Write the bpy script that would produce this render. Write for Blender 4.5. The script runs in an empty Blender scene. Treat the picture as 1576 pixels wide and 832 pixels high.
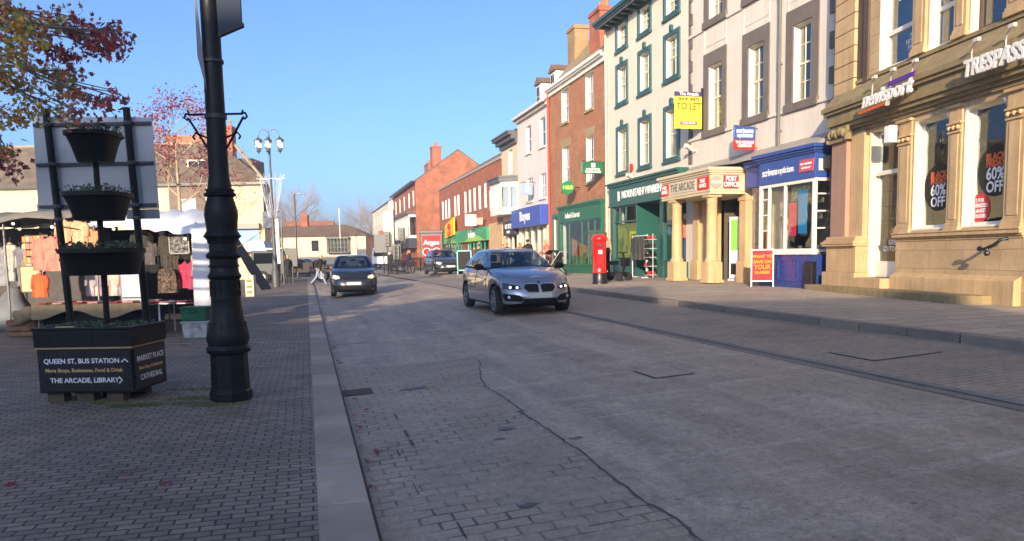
import bpy, bmesh, math, random
from math import sin, cos, pi, radians, hypot, atan2, sqrt
from mathutils import Vector, Matrix, noise
random.seed(7)
S = bpy.context.scene
C = S.collection
# ---------------------------------------------------------------- camera
EYE = 1.5
cam = bpy.data.objects.new('camera', bpy.data.cameras.new('camera'))
C.objects.link(cam); S.camera = cam
cam.data.sensor_width = 36; cam.data.lens = 1180/1576*36
cam.data.shift_y = 92/1576
cam.data.clip_start = .05; cam.data.clip_end = 3000
cam.matrix_world = Matrix.Translation((0, 0, EYE)) @ Matrix.Rotation(radians(90-5.6), 4, 'X') @ Matrix.Rotation(-.02, 4, 'Z')
# ---------------------------------------------------------------- light
SUN = Vector((-.205, -.979, 0)).normalized()*cos(radians(13.5)) + Vector((0, 0, sin(radians(13.5))))
W = bpy.data.worlds.new('World'); S.world = W; W.use_nodes = True
nt = W.node_tree
sky = nt.nodes.new('ShaderNodeTexSky'); sky.sky_type = 'NISHITA'; sky.sun_disc = False
sky.sun_elevation = radians(13.5); sky.sun_rotation = atan2(SUN.x, SUN.y)
sky.air_density = .65; sky.dust_density = 2.6; sky.ozone_density = 4.3; sky.altitude = 50
nt.links.new(sky.outputs[0], nt.nodes['Background'].inputs[0])
nt.nodes['Background'].inputs[1].default_value = .15
sl = bpy.data.lights.new('sun', 'SUN'); sl.energy = 4.0; sl.angle = radians(.5); sl.color = (1, .80, .54)
so = bpy.data.objects.new('sun', sl); C.objects.link(so)
so.rotation_euler = SUN.to_track_quat('Z', 'Y').to_euler(); so.location = (-10, -40, 30)
S.view_settings.view_transform = 'Standard'; S.view_settings.look = 'None'
S.view_settings.exposure = 1.1; S.view_settings.gamma = 1
S.render.engine = 'CYCLES'
S.cycles.use_denoising = True
S.cycles.max_bounces = 6; S.cycles.transparent_max_bounces = 12
S.cycles.sample_clamp_indirect = 6

# ---------------------------------------------------------------- street frame
K = .32; CS = 1/hypot(1, .265); SN = .265*CS; KR = 7.3
SANG = atan2(SN, CS)
def st(x, y): return ((x-K)*CS+y*SN, -(x-K)*SN+y*CS)
def xy(s, t): return (K+s*CS-t*SN, s*SN+t*CS)
def smo(a, b, v):
    v = min(1, max(0, (v-a)/(b-a))); return v*v*(3-2*v)
def zbase(x, y): return .08*smo(12, 30, y)
def zroad(x, y):
    s, t = st(x, y)
    return -.07+.055*min(max(s, 0), KR)*(1-.35*smo(32, 55, y))+zbase(x, y)
def gz(x, y):
    s, t = st(x, y)
    if s < 0: return zbase(x, y)
    if s < KR: return zroad(x, y)
    return zroad(*xy(KR, t))+.11+.012*min(s-KR, 6)

# ---------------------------------------------------------------- materials
def lin(c):
    return tuple((v/12.92 if v <= .04045 else ((v+.055)/1.055)**2.4) for v in c)
def newmat(name):
    m = bpy.data.materials.new(name); m.use_nodes = True
    t = m.node_tree; b = t.nodes['Principled BSDF']
    return m, t, b
def N(t, typ, **kw):
    n = t.nodes.new(typ)
    for k, v in kw.items():
        if k == 'inp':
            for i, x in v.items(): n.inputs[i].default_value = x
        else: setattr(n, k, v)
    return n
def L(t, a, b): t.links.new(a, b)
def coords(t, kind='Object'):
    return N(t, 'ShaderNodeTexCoord').outputs[kind]
def mixc(t, fac, a, b, blend='MIX'):
    n = N(t, 'ShaderNodeMix', data_type='RGBA', blend_type=blend)
    for i, v in ((0, fac), (6, a), (7, b)):
        if hasattr(v, 'links'): L(t, v, n.inputs[i])
        else: n.inputs[i].default_value = (*v, 1) if isinstance(v, tuple) and len(v) == 3 else v
    return n.outputs[2]
def ramp(t, src, lo, hi, a=0, b=1):
    n = N(t, 'ShaderNodeMapRange', inp={1: lo, 2: hi, 3: a, 4: b}); L(t, src, n.inputs[0]); return n.outputs[0]
def math_(t, op, a, b=0., c=0.):
    n = N(t, 'ShaderNodeMath', operation=op)
    for i, v in enumerate((a, b, c)):
        if hasattr(v, 'links'): L(t, v, n.inputs[i])
        else: n.inputs[i].default_value = v
    return n.outputs[0]
def noisef(t, vec, scale, detail=4, rough=.6, dist=0):
    n = N(t, 'ShaderNodeTexNoise', inp={'Scale': scale, 'Detail': detail, 'Roughness': rough, 'Distortion': dist}); L(t, vec, n.inputs['Vector']); return n.outputs[0]
def bump(t, b, h, strength=.3, dist=.01):
    n = N(t, 'ShaderNodeBump', inp={0: strength, 1: dist}); L(t, h, n.inputs['Height']); L(t, n.outputs[0], b.inputs['Normal'])
MATS = {}
def mat(name, col, rough=.6, metal=0, var=.18, scale=3., bmp=.15, bscale=60., spec=.5, coat=0, streak=0, emit=None):
    """plain painted / rendered surface with broad and fine colour variation"""
    if name in MATS: return MATS[name]
    m, t, b = newmat(name); MATS[name] = m
    co = coords(t)
    n1 = noisef(t, co, scale, 5); n2 = noisef(t, co, scale*9, 3)
    f = math_(t, 'ADD', math_(t, 'MULTIPLY', n1, .7), math_(t, 'MULTIPLY', n2, .3))
    if streak:
        mp = N(t, 'ShaderNodeMapping', inp={'Scale': (6, 6, .35)}); L(t, co, mp.inputs[0])
        n3 = noisef(t, mp.outputs[0], 1.5, 4)
        f = math_(t, 'ADD', math_(t, 'MULTIPLY', f, 1-streak), math_(t, 'MULTIPLY', n3, streak))
    k = ramp(t, f, .3, .7, 1-var, 1+var*.5)
    mm = N(t, 'ShaderNodeVectorMath', operation='SCALE'); mm.inputs[0].default_value = col; L(t, k, mm.inputs['Scale'])
    L(t, mm.outputs[0], b.inputs['Base Color'])
    b.inputs['Roughness'].default_value = rough; b.inputs['Metallic'].default_value = metal
    L(t, ramp(t, n2, .3, .7, max(0.02, rough-.1), min(1, rough+.1)), b.inputs['Roughness'])
    b.inputs['Specular IOR Level'].default_value = spec
    b.inputs['Coat Weight'].default_value = coat; b.inputs['Coat Roughness'].default_value = .03
    if bmp: bump(t, b, noisef(t, co, bscale, 3), bmp, .004)
    if emit: b.inputs['Emission Color'].default_value = (*col, 1); b.inputs['Emission Strength'].default_value = emit
    return m
def brick(name, c1, c2, mortar, bw=.225, bh=.075, ms=.010, rough=.85, mixvar=.25, bmp=.5, off=.5, kind='wall', stain=.3, c3=None):
    if name in MATS: return MATS[name]
    m, t, b = newmat(name); MATS[name] = m
    co = coords(t)
    sp = N(t, 'ShaderNodeSeparateXYZ'); L(t, co, sp.inputs[0])
    cb = N(t, 'ShaderNodeCombineXYZ')
    if kind == 'wall':
        L(t, math_(t, 'ADD', sp.outputs[0], sp.outputs[1]), cb.inputs[0]); L(t, sp.outputs[2], cb.inputs[1])
    elif kind == 'roof':
        L(t, sp.outputs[0], cb.inputs[0]); L(t, math_(t, 'MULTIPLY', sp.outputs[2], 1.35), cb.inputs[1])
    else:
        L(t, sp.outputs[0], cb.inputs[0]); L(t, sp.outputs[1], cb.inputs[1])
    # a little wobble so courses are not ruler straight
    wob = noisef(t, cb.outputs[0], 2.3, 2)
    v2 = N(t, 'ShaderNodeVectorMath', operation='MULTIPLY_ADD'); v2.inputs[1].default_value = (.02, .02, 0)
    cw = N(t, 'ShaderNodeCombineXYZ'); L(t, wob, cw.inputs[0]); L(t, wob, cw.inputs[1])
    L(t, cw.outputs[0], v2.inputs[0]); L(t, cb.outputs[0], v2.inputs[2])
    br = N(t, 'ShaderNodeTexBrick', inp={'Color1': (*c1, 1), 'Color2': (*c2, 1), 'Mortar': (*mortar, 1), 'Scale': 1, 'Mortar Size': ms, 'Mortar Smooth': .3, 'Bias': 0, 'Brick Width': bw, 'Row Height': bh})
    br.offset = off
    L(t, v2.outputs[0], br.inputs['Vector'])
    n1 = noisef(t, co, 1.2, 6); n2 = noisef(t, co, 14, 4)
    col = mixc(t, ramp(t, n2, .35, .75, 0, mixvar), br.outputs['Color'], c3 or tuple(v*.45 for v in c1))
    k = ramp(t, n1, .3, .75, 1-stain, 1+stain*.4)
    mm = N(t, 'ShaderNodeVectorMath', operation='SCALE'); L(t, col, mm.inputs[0]); L(t, k, mm.inputs['Scale'])
    L(t, mm.outputs[0], b.inputs['Base Color'])
    b.inputs['Roughness'].default_value = rough
    h = math_(t, 'ADD', math_(t, 'MULTIPLY', br.outputs['Fac'], -1.), math_(t, 'MULTIPLY', n2, .35))
    bump(t, b, h, bmp, .008)
    return m
def glass(name='glass', tint=(.75, .82, .8), refl=.12, rough=.02, clear=.85):
    if name in MATS: return MATS[name]
    m, t, b = newmat(name); MATS[name] = m
    tr = N(t, 'ShaderNodeBsdfTransparent'); tr.inputs[0].default_value = (*[v*clear for v in tint], 1)
    gl = N(t, 'ShaderNodeBsdfGlossy'); gl.inputs['Roughness'].default_value = rough; gl.inputs[0].default_value = (.9, .95, 1, 1)
    co = coords(t); bp = N(t, 'ShaderNodeBump', inp={0: .05, 1: .02}); L(t, noisef(t, co, 1.7, 2), bp.inputs['Height']); L(t, bp.outputs[0], gl.inputs['Normal'])
    fr = N(t, 'ShaderNodeLayerWeight', inp={0: .5}); fac = math_(t, 'MULTIPLY_ADD', math_(t, 'POWER', fr.outputs['Facing'], 4.), .75, refl+.02)
    mx = N(t, 'ShaderNodeMixShader'); L(t, fac, mx.inputs[0]); L(t, tr.outputs[0], mx.inputs[1]); L(t, gl.outputs[0], mx.inputs[2])
    L(t, mx.outputs[0], t.nodes['Material Output'].inputs[0])
    t.nodes.remove(b)
    return m
def paint(name, col, rough=.35, metal=0, coat=0, var=.08): return mat(name, col, max(rough, .6) if rough >= .45 else rough, metal, var, 1.5, .05, 40, .15 if rough >= .45 else .5, coat)
def cloth(name, c1, c2=None, scale=6.): # printed / dyed cloth
    if name in MATS: return MATS[name]
    m, t, b = newmat(name); MATS[name] = m
    co = coords(t); f = noisef(t, co, scale, 4)
    L(t, mixc(t, ramp(t, f, .4, .64, 0, .8), c1, c2 or tuple(v*.7 for v in c1)), b.inputs['Base Color'])
    b.inputs['Roughness'].default_value = .9; bump(t, b, noisef(t, co, 18, 4), .5, .01)
    return m
def lamp_mat(name, col, strength):
    if name in MATS: return MATS[name]
    m, t, b = newmat(name); MATS[name] = m
    b.inputs['Emission Color'].default_value = (*col, 1); b.inputs['Emission Strength'].default_value = strength; b.inputs['Base Color'].default_value = (*col, 1)
    return m

# ---------------------------------------------------------------- mesh accumulator
class MB:
    def __init__(s): s.v = []; s.f = []; s.m = []; s.X = None
    def add(s, pts, faces, mi=0):
        o = len(s.v)
        if s.X is not None: pts = [s.X @ Vector(p) for p in pts]
        s.v += [tuple(p) for p in pts]
        s.f += [tuple(i+o for i in f) for f in faces]; s.m += [mi]*len(faces)
        return s
    def poly(s, pts, mi=0): return s.add(pts, [tuple(range(len(pts)))], mi)
    def box(s, x0, x1, y0, y1, z0, z1, mi=0, R=None):
        if x0 > x1: x0, x1 = x1, x0
        if y0 > y1: y0, y1 = y1, y0
        if z0 > z1: z0, z1 = z1, z0
        p = [(x, y, z) for z in (z0, z1) for x, y in ((x0, y0), (x1, y0), (x1, y1), (x0, y1))]
        if R is not None: p = [R @ Vector(q) for q in p]
        return s.add(p, [(3, 2, 1, 0), (4, 5, 6, 7), (0, 1, 5, 4), (1, 2, 6, 5), (2, 3, 7, 6), (3, 0, 4, 7)], mi)
    def prism(s, pts, a, b, axis='y', mi=0):
        """pts: 2D outline (ccw) extruded along axis from a to b"""
        f = {'x': lambda p, d: (d, p[0], p[1]), 'y': lambda p, d: (p[0], d, p[1]), 'z': lambda p, d: (p[0], p[1], d)}[axis]
        n = len(pts)
        P = [f(p, a) for p in pts]+[f(p, b) for p in pts]
        F = [tuple(range(n)), tuple(range(2*n-1, n-1, -1))]+[((i+1) % n, i, n+i, n+(i+1) % n) for i in range(n)]
        return s.add(P, F, mi)
    def rings(s, R, closed=True, cap=True, mi=0):
        n = len(R[0]); P = [p for r in R for p in r]; F = []
        for k in range(len(R)-1):
            for i in range(n if closed else n-1):
                j = (i+1) % n
                F.append((k*n+i, k*n+j, (k+1)*n+j, (k+1)*n+i))
        if cap and closed:
            F.append(tuple(range(n-1, -1, -1))); F.append(tuple(range((len(R)-1)*n, len(R)*n)))
        return s.add(P, F, mi)
    def lathe(s, prof, n=20, c=(0, 0, 0), mi=0, cap=True, rot=0):
        return s.rings([[(c[0]+r*cos(2*pi*i/n+rot), c[1]+r*sin(2*pi*i/n+rot), c[2]+z) for i in range(n)] for r, z in prof], True, cap, mi)
    def tube(s, path, r, n=8, mi=0, cap=True):
        path = [Vector(p) for p in path]; R = []
        up = Vector((0, 0, 1)); prev = None
        for i, p in enumerate(path):
            d = (path[min(i+1, len(path)-1)]-path[max(i-1, 0)]).normalized()
            a = prev if prev is not None else (up.cross(d) if abs(d.z) < .95 else Vector((1, 0, 0)))
            a = (a-d*a.dot(d))
            if a.length < 1e-6: a = d.orthogonal()
            a.normalize(); b = d.cross(a); prev = a
            rr = r[i] if isinstance(r, (list, tuple)) else r
            R.append([tuple(p+(a*cos(2*pi*k/n)+b*sin(2*pi*k/n))*rr) for k in range(n)])
        return s.rings(R, True, cap, mi)
    def bar(s, p, q, r, mi=0, n=6): return s.tube([p, q], r, n, mi)
    def ball(s, c, r, n=10, mi=0, sq=(1, 1, 1)):
        R = []
        for k in range(1, n):
            a = pi*k/n-pi/2
            R.append([(c[0]+r*sq[0]*cos(a)*cos(2*pi*i/n), c[1]+r*sq[1]*cos(a)*sin(2*pi*i/n), c[2]+r*sq[2]*sin(a)) for i in range(n)])
        return s.rings(R, True, True, mi)
    def build(s, name, mats, parent=None, smooth=None, bevel=0, loc=None, recalc=False):
        me = bpy.data.meshes.new(name); me.from_pydata(s.v, [], s.f)
        if not isinstance(mats, (list, tuple)): mats = [mats]
        for m in mats: me.materials.append(m)
        me.polygons.foreach_set('material_index', s.m)
        if recalc:
            bm = bmesh.new(); bm.from_mesh(me); bmesh.ops.recalc_face_normals(bm, faces=bm.faces); bm.to_mesh(me); bm.free()
        if smooth is not None:
            me.polygons.foreach_set('use_smooth', [True]*len(me.polygons))
            if smooth > 0: me.set_sharp_from_angle(angle=radians(smooth))
        me.update()
        o = bpy.data.objects.new(name, me); C.objects.link(o)
        if parent is not None: adopt(o, parent)
        elif loc is not None: o.location = loc
        if bevel:
            b = o.modifiers.new('bevel', 'BEVEL'); b.width = bevel; b.segments = 2; b.limit_method = 'ANGLE'; b.angle_limit = radians(40)
        return o
ZB = {}
def adopt(o, parent):
    o.parent = parent
    z = ZB.get(parent.name)
    if z is not None: o.location.z -= z
def tag(o, label, cat, group=None):
    o['label'] = label; o['category'] = cat
    if group: o['group'] = group
    return o
def thing(name, label, cat, x=0, y=0, z=0, rot=0, group=None, zabs=False):
    """an Empty at the thing's base; with zabs its parts are modelled with heights above datum"""
    o = bpy.data.objects.new(name, None); C.objects.link(o); o.empty_display_size = .2
    o.location = (x, y, z); o.rotation_euler = (0, 0, rot)
    tag(o, label, cat, group)
    if zabs: ZB[o.name] = z
    return o
def struct(o, kind='structure'): o['kind'] = kind; return o
KIDS = {}
def copy_tree(o, label=None, loc=None, rot=None):
    kids = [c for c in bpy.data.objects if c.parent == o]
    c = o.copy(); C.objects.link(c)
    if label: c['label'] = label
    if loc is not None: c.location = loc
    if rot is not None: c.rotation_euler = (0, 0, rot)
    for k in kids:
        d = k.copy(); C.objects.link(d); d.parent = c
        for g in [q for q in bpy.data.objects if q.parent == k]:
            e = g.copy(); C.objects.link(e); e.parent = d
    return c
def text(body, name, parent, m, x, y, z, size, rx=pi/2, rz=0, ry=0, sx=1, depth=.004, bold=0, align='CENTER', shear=0, space=1):
    cu = bpy.data.curves.new(name, 'FONT'); cu.body = body; cu.size = size; cu.align_x = align; cu.align_y = 'CENTER'
    cu.extrude = depth; cu.offset = bold; cu.resolution_u = 3; cu.shear = shear; cu.space_character = space
    cu.materials.append(m)
    o = bpy.data.objects.new(name, cu); C.objects.link(o); o.location = (x, y, z); o.rotation_euler = (rx, ry, rz); o.scale.x = sx
    if parent is not None: adopt(o, parent)
    return o

# ---------------------------------------------------------------- shared facade pieces
def wall(mb, u0, u1, z0, z1, holes, d=.2, y=0, mi=0, rmi=0):
    us = sorted({u0, u1, *[h[0] for h in holes], *[h[1] for h in holes]}); zs = sorted({z0, z1, *[h[2] for h in holes], *[h[3] for h in holes]})
    for a, b in zip(us, us[1:]):
        for c, e in zip(zs, zs[1:]):
            um, zm = (a+b)/2, (c+e)/2
            if any(h[0] < um < h[1] and h[2] < zm < h[3] for h in holes): continue
            mb.poly([(a, y, c), (b, y, c), (b, y, e), (a, y, e)], mi)
    for h in holes:
        a, b, c, e = h[:4]
        mb.poly([(a, y, c), (a, y, e), (a, y+d, e), (a, y+d, c)][::-1], rmi)
        mb.poly([(b, y, c), (b, y+d, c), (b, y+d, e), (b, y, e)][::-1], rmi)
        mb.poly([(a, y, e), (b, y, e), (b, y+d, e), (a, y+d, e)][::-1], rmi)
        mb.poly([(a, y, c), (a, y+d, c), (b, y+d, c), (b, y, c)][::-1], rmi)
def sash(root, u0, u1, z0, z1, y=.16, cols=3, rt=2, rb=2, fm=None, gm=None, curtain=None, split=.5, fw=.055, name='window'):
    """sash window: frame mesh with glazing bars, pane below it, blind or curtain behind"""
    b = MB(); zm = z0+(z1-z0)*split
    for a, c, e, g in ((u0, u0+fw, z0, z1), (u1-fw, u1, z0, z1), (u0+fw, u1-fw, z0, z0+fw*1.3), (u0+fw, u1-fw, z1-fw, z1)):
        b.box(a, c, y, y+.07, e, g)
    ia, ib = u0+fw, u1-fw
    if rb: b.box(ia, ib, y+.005, y+.065, zm-.025, zm+.025)
    for (lo, hi, rows) in ((z0+fw*1.3, zm-.025, rb), (zm+.025, z1-fw, rt)):
        if not rows: continue
        for k in range(1, cols):
            uu = ia+(ib-ia)*k/cols; b.box(uu-.011, uu+.011, y+.015, y+.045, lo, hi)
        for k in range(1, rows):
            zz = lo+(hi-lo)*k/rows; b.box(ia, ib, y+.018, y+.042, zz-.011, zz+.011)
    f = b.build(name, fm or M_WHITE, root)
    g = MB(); g.poly([(ia, y+.03, z0+fw), (ib, y+.03, z0+fw), (ib, y+.03, z1-fw), (ia, y+.03, z1-fw)]); g.build('pane', gm or M_GLASS, f)
    if curtain:
        h = MB(); kind, cm = curtain
        if kind == 'blind': h.poly([(ia, y+.14, zm-.1), (ib, y+.14, zm-.1), (ib, y+.14, z1), (ia, y+.14, z1)])
        else:
            for (a, c) in ((ia, ia+(ib-ia)*.24), (ib-(ib-ia)*.2, ib)) if kind == 'curtain' else ((ia, ib),):
                n = 12; h.rings([[(a+(c-a)*i/n, y+.16+.03*sin(i*2.4), zz) for i in range(n+1)] for zz in (z0, z1)], False, False)
        h.build('curtain', cm, f, smooth=0)
    return f
M_WHITE = paint('white_paint', (.78, .75, .68), .4)
M_CREAM = paint('cream_paint', (.74, .66, .5), .45)
M_GLASS = glass()
M_GLASS2 = glass('shop_glass', (.8, .86, .84), .06, .01, .95)
M_DARK = mat('dark_interior', (.02, .02, .022), .9, bmp=0)
M_BLACK = paint('black_paint', (.012, .013, .015), .35)
M_SLATE = brick('slate_roof', (.10, .095, .095), (.14, .13, .125), (.05, .05, .05), .28, .17, .008, .75, kind='roof')
M_TILE = brick('brown_tile_roof', (.20, .12, .075), (.26, .165, .10), (.07, .05, .04), .2, .14, .01, .85, kind='roof', c3=(.12, .11, .06))
M_RTILE = brick('orange_tile_roof', (.36, .12, .05), (.42, .17, .08), (.12, .06, .04), .22, .16, .01, .85, kind='roof')
M_LEAD = mat('lead_flashing', (.36, .32, .28), .6, var=.35, streak=.5)
M_CURT = mat('curtain_cloth', (.62, .56, .45), .9)
M_BLIND = mat('blind_cloth', (.55, .5, .42), .9)
def cornice(mb, u0, u1, z, prof, mi=0, ret=0, y=0):
    """prof: list of (outward, dz) steps stacked downwards from z; returned along the ends when ret is a depth"""
    zz = z
    for o, h in prof:
        mb.box(u0-(o if ret else 0), u1+(o if ret else 0), y-o, y+max(ret, .02), zz-h, zz, mi); zz -= h+.0005
def chimney(root, u, y, w, d, z0, z1, m, pots=3, name='chimney', pm=None):
    b = MB(); b.box(u-w/2, u+w/2, y-d/2, y+d/2, z0, z1-.2); b.box(u-w/2-.06, u+w/2+.06, y-d/2-.06, y+d/2+.06, z1-.2, z1-.08); b.box(u-w/2-.02, u+w/2+.02, y-d/2-.02, y+d/2+.02, z1-.08, z1)
    c = b.build(name, m, root)
    for k in range(pots):
        uu = u-w/2+w*(k+.5)/pots; p = MB(); p.lathe([(.12, 0), (.15, .04), (.1, .1), (.095, .38), (.12, .4), (.115, .46), (.08, .46), (.08, .3)], 10, (uu, y, z1)); p.build('chimney_pot', pm or M_POT, c)
    return c
M_POT = mat('terracotta_pot', (.42, .16, .08), .8)
def pipe(root, u, z0, z1, m, y=-.09, r=.045, name='drainpipe', hopper=True):
    b = MB(); b.tube([(u, y, z0), (u, y, z1)], r, 10)
    zz = z0+.5
    while zz < z1: b.lathe([(r+.012, -.04), (r+.012, .04)], 10, (u, y, zz)); b.box(u-.03, u+.03, y, 0, zz-.015, zz+.015); zz += 1.8
    if hopper: b.box(u-.13, u+.13, y-.1, y+.08, z1-.05, z1+.2)
    return b.build(name, m, root)
def building(name, label, tfar, tnear, s0=12.5, cat='building', zb=.5):
    x, y = xy(s0, tfar)
    return thing(name, label, cat, x, y, zb, SANG-pi/2, zabs=True)
def shell(mb, u0, u1, d, z0, z1, mi=0, front=0):
    """side and back walls of a block, open at the front"""
    mb.poly([(u0, front, z0), (u0, front, z1), (u0, d, z1), (u0, d, z0)], mi)
    mb.poly([(u1, front, z0), (u1, d, z0), (u1, d, z1), (u1, front, z1)], mi)
    mb.poly([(u0, d, z0), (u0, d, z1), (u1, d, z1), (u1, d, z0)], mi)
def gable_roof(mb, u0, u1, y0, y1, z, h, th=.12, over=.15, mi=0, ymid=None, gmi=None):
    """ridge along the facade; closed gable triangles"""
    ym = (y0+y1)/2 if ymid is None else ymid
    for (ya, za, yb, zb) in ((y0-over, z-over*h/(ym-y0), ym, z+h), (y1+over, z-over*h/(y1-ym), ym, z+h)):
        P = [(u0-.05, ya, za), (u1+.05, ya, za), (u1+.05, yb, zb), (u0-.05, yb, zb)]
        mb.add(P+[(p[0], p[1], p[2]+th) for p in P], [(0, 1, 2, 3), (7, 6, 5, 4), (0, 4, 5, 1), (1, 5, 6, 2), (2, 6, 7, 3), (3, 7, 4, 0)], mi)
    if gmi is not None:
        for u in (u0, u1): mb.poly([(u, y0, z), (u, y1, z), (u, ym, z+h)], gmi)
def quoins(mb, u, w0, w1, z0, z1, h, side, y=-.03, mi=0, gap=.012):
    z = z0; k = 0
    while z < z1:
        w = w0 if k % 2 else w1
        a, b = (u, u+w) if side > 0 else (u-w, u)
        mb.box(a, b, y, .01, z+gap/2, min(z+h, z1)-gap/2, mi); z += h; k += 1
# ================================================================ GROUND
def paving(name, cols, mortar, bw, bh, ms, patch, joint_hide=.0, rough=.8, off=.5, swap=False, moss=False, extra=None, bmp=.6):
    m, t, b = newmat(name)
    co = coords(t); wob = noisef(t, co, 1.1, 3)
    cw = N(t, 'ShaderNodeCombineXYZ'); L(t, math_(t, 'MULTIPLY', wob, .06), cw.inputs[0]); L(t, math_(t, 'MULTIPLY', noisef(t, co, 3.1, 2), .035), cw.inputs[1])
    va = N(t, 'ShaderNodeVectorMath', operation='ADD'); L(t, co, va.inputs[0]); L(t, cw.outputs[0], va.inputs[1])
    vec = va.outputs[0]
    if swap:
        mp = N(t, 'ShaderNodeMapping', inp={'Rotation': (0, 0, pi/2)}); L(t, vec, mp.inputs[0]); vec = mp.outputs[0]
    br = N(t, 'ShaderNodeTexBrick', inp={'Color1': (*cols[0], 1), 'Color2': (*cols[1], 1), 'Mortar': (*mortar, 1), 'Scale': 1, 'Mortar Size': ms, 'Mortar Smooth': .25, 'Bias': 0, 'Brick Width': bw, 'Row Height': bh})
    br.offset = off; L(t, vec, br.inputs['Vector'])
    n1 = noisef(t, co, .35, 6, .65); n2 = noisef(t, co, 2.2, 5, .7); n3 = noisef(t, co, 45, 4, .7)
    plain = mixc(t, .5, cols[0], cols[1])
    hide = ramp(t, noisef(t, co, 1.3, 6, .75), .30+joint_hide*.2, .62, .16, 1) if joint_hide else 1.
    col = mixc(t, hide, plain, br.outputs['Color'])
    col = mixc(t, ramp(t, n2, .4, .75, 0, .5), col, patch)
    if moss:
        f = math_(t, 'MULTIPLY', br.outputs['Fac'], ramp(t, n2, .42, .6)); col = mixc(t, f, col, (.035, .055, .018))
    k = math_(t, 'ADD', ramp(t, n1, .3, .7, .72, 1.15), math_(t, 'ADD', ramp(t, n3, .3, .7, -.24, .24), ramp(t, noisef(t, co, 9, 4, .75), .3, .7, -.14, .14)))
    mm = N(t, 'ShaderNodeVectorMath', operation='SCALE'); L(t, col, mm.inputs[0]); L(t, k, mm.inputs['Scale'])
    out = mm.outputs[0]
    # dark gum spots and stains
    vo = N(t, 'ShaderNodeTexVoronoi', inp={'Scale': 1.6, 'Randomness': 1.}); L(t, co, vo.inputs['Vector'])
    out = mixc(t, math_(t, 'MULTIPLY', ramp(t, vo.outputs['Distance'], .05, .03), .55), out, (.03, .03, .03))
    vo2 = N(t, 'ShaderNodeTexVoronoi', inp={'Scale': 2.3, 'Randomness': 1.}); L(t, co, vo2.inputs['Vector'])
    out = mixc(t, math_(t, 'MULTIPLY', ramp(t, vo2.outputs['Distance'], .03, .015), .5), out, (.3, .3, .3))
    L(t, out, b.inputs['Base Color'])
    L(t, ramp(t, n2, .3, .7, rough-.12, rough+.1), b.inputs['Roughness'])
    f = math_(t, 'MULTIPLY', br.outputs['Fac'], hide) if joint_hide else br.outputs['Fac']
    h = math_(t, 'ADD', math_(t, 'MULTIPLY', f, -1.), math_(t, 'ADD', math_(t, 'MULTIPLY', n3, .3), math_(t, 'MULTIPLY', n2, .35)))
    bump(t, b, h, bmp, .012)
    MATS[name] = m
    return m
M_PAV = paving('clay_block_paving', ((.21, .155, .115), (.32, .235, .17)), (.03, .027, .022), .155, .086, .0075, (.115, .095, .085), moss=True, rough=.75, bmp=.8)
M_PAVR = paving('stone_flag_paving', ((.40, .33, .255), (.47, .385, .295)), (.08, .07, .06), .75, .5, .012, (.36, .295, .23), rough=.8, bmp=.35)
M_SETT = paving('road_block_paving', ((.34, .26, .19), (.40, .305, .22)), (.06, .048, .036), .20, .13, .010, (.26, .21, .165), joint_hide=.75, rough=.72, bmp=.55)
M_BAY = paving('bay_block_paving', ((.29, .23, .175), (.34, .275, .205)), (.05, .048, .045), .21, .105, .008, (.2, .19, .18), joint_hide=.5, rough=.72, bmp=.4)
M_SQUARE = paving('square_setts', ((.14, .118, .105), (.18, .15, .135)), (.06, .055, .05), .3, .2, .01, (.10, .095, .10), joint_hide=.3, rough=.8, bmp=.3)
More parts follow.
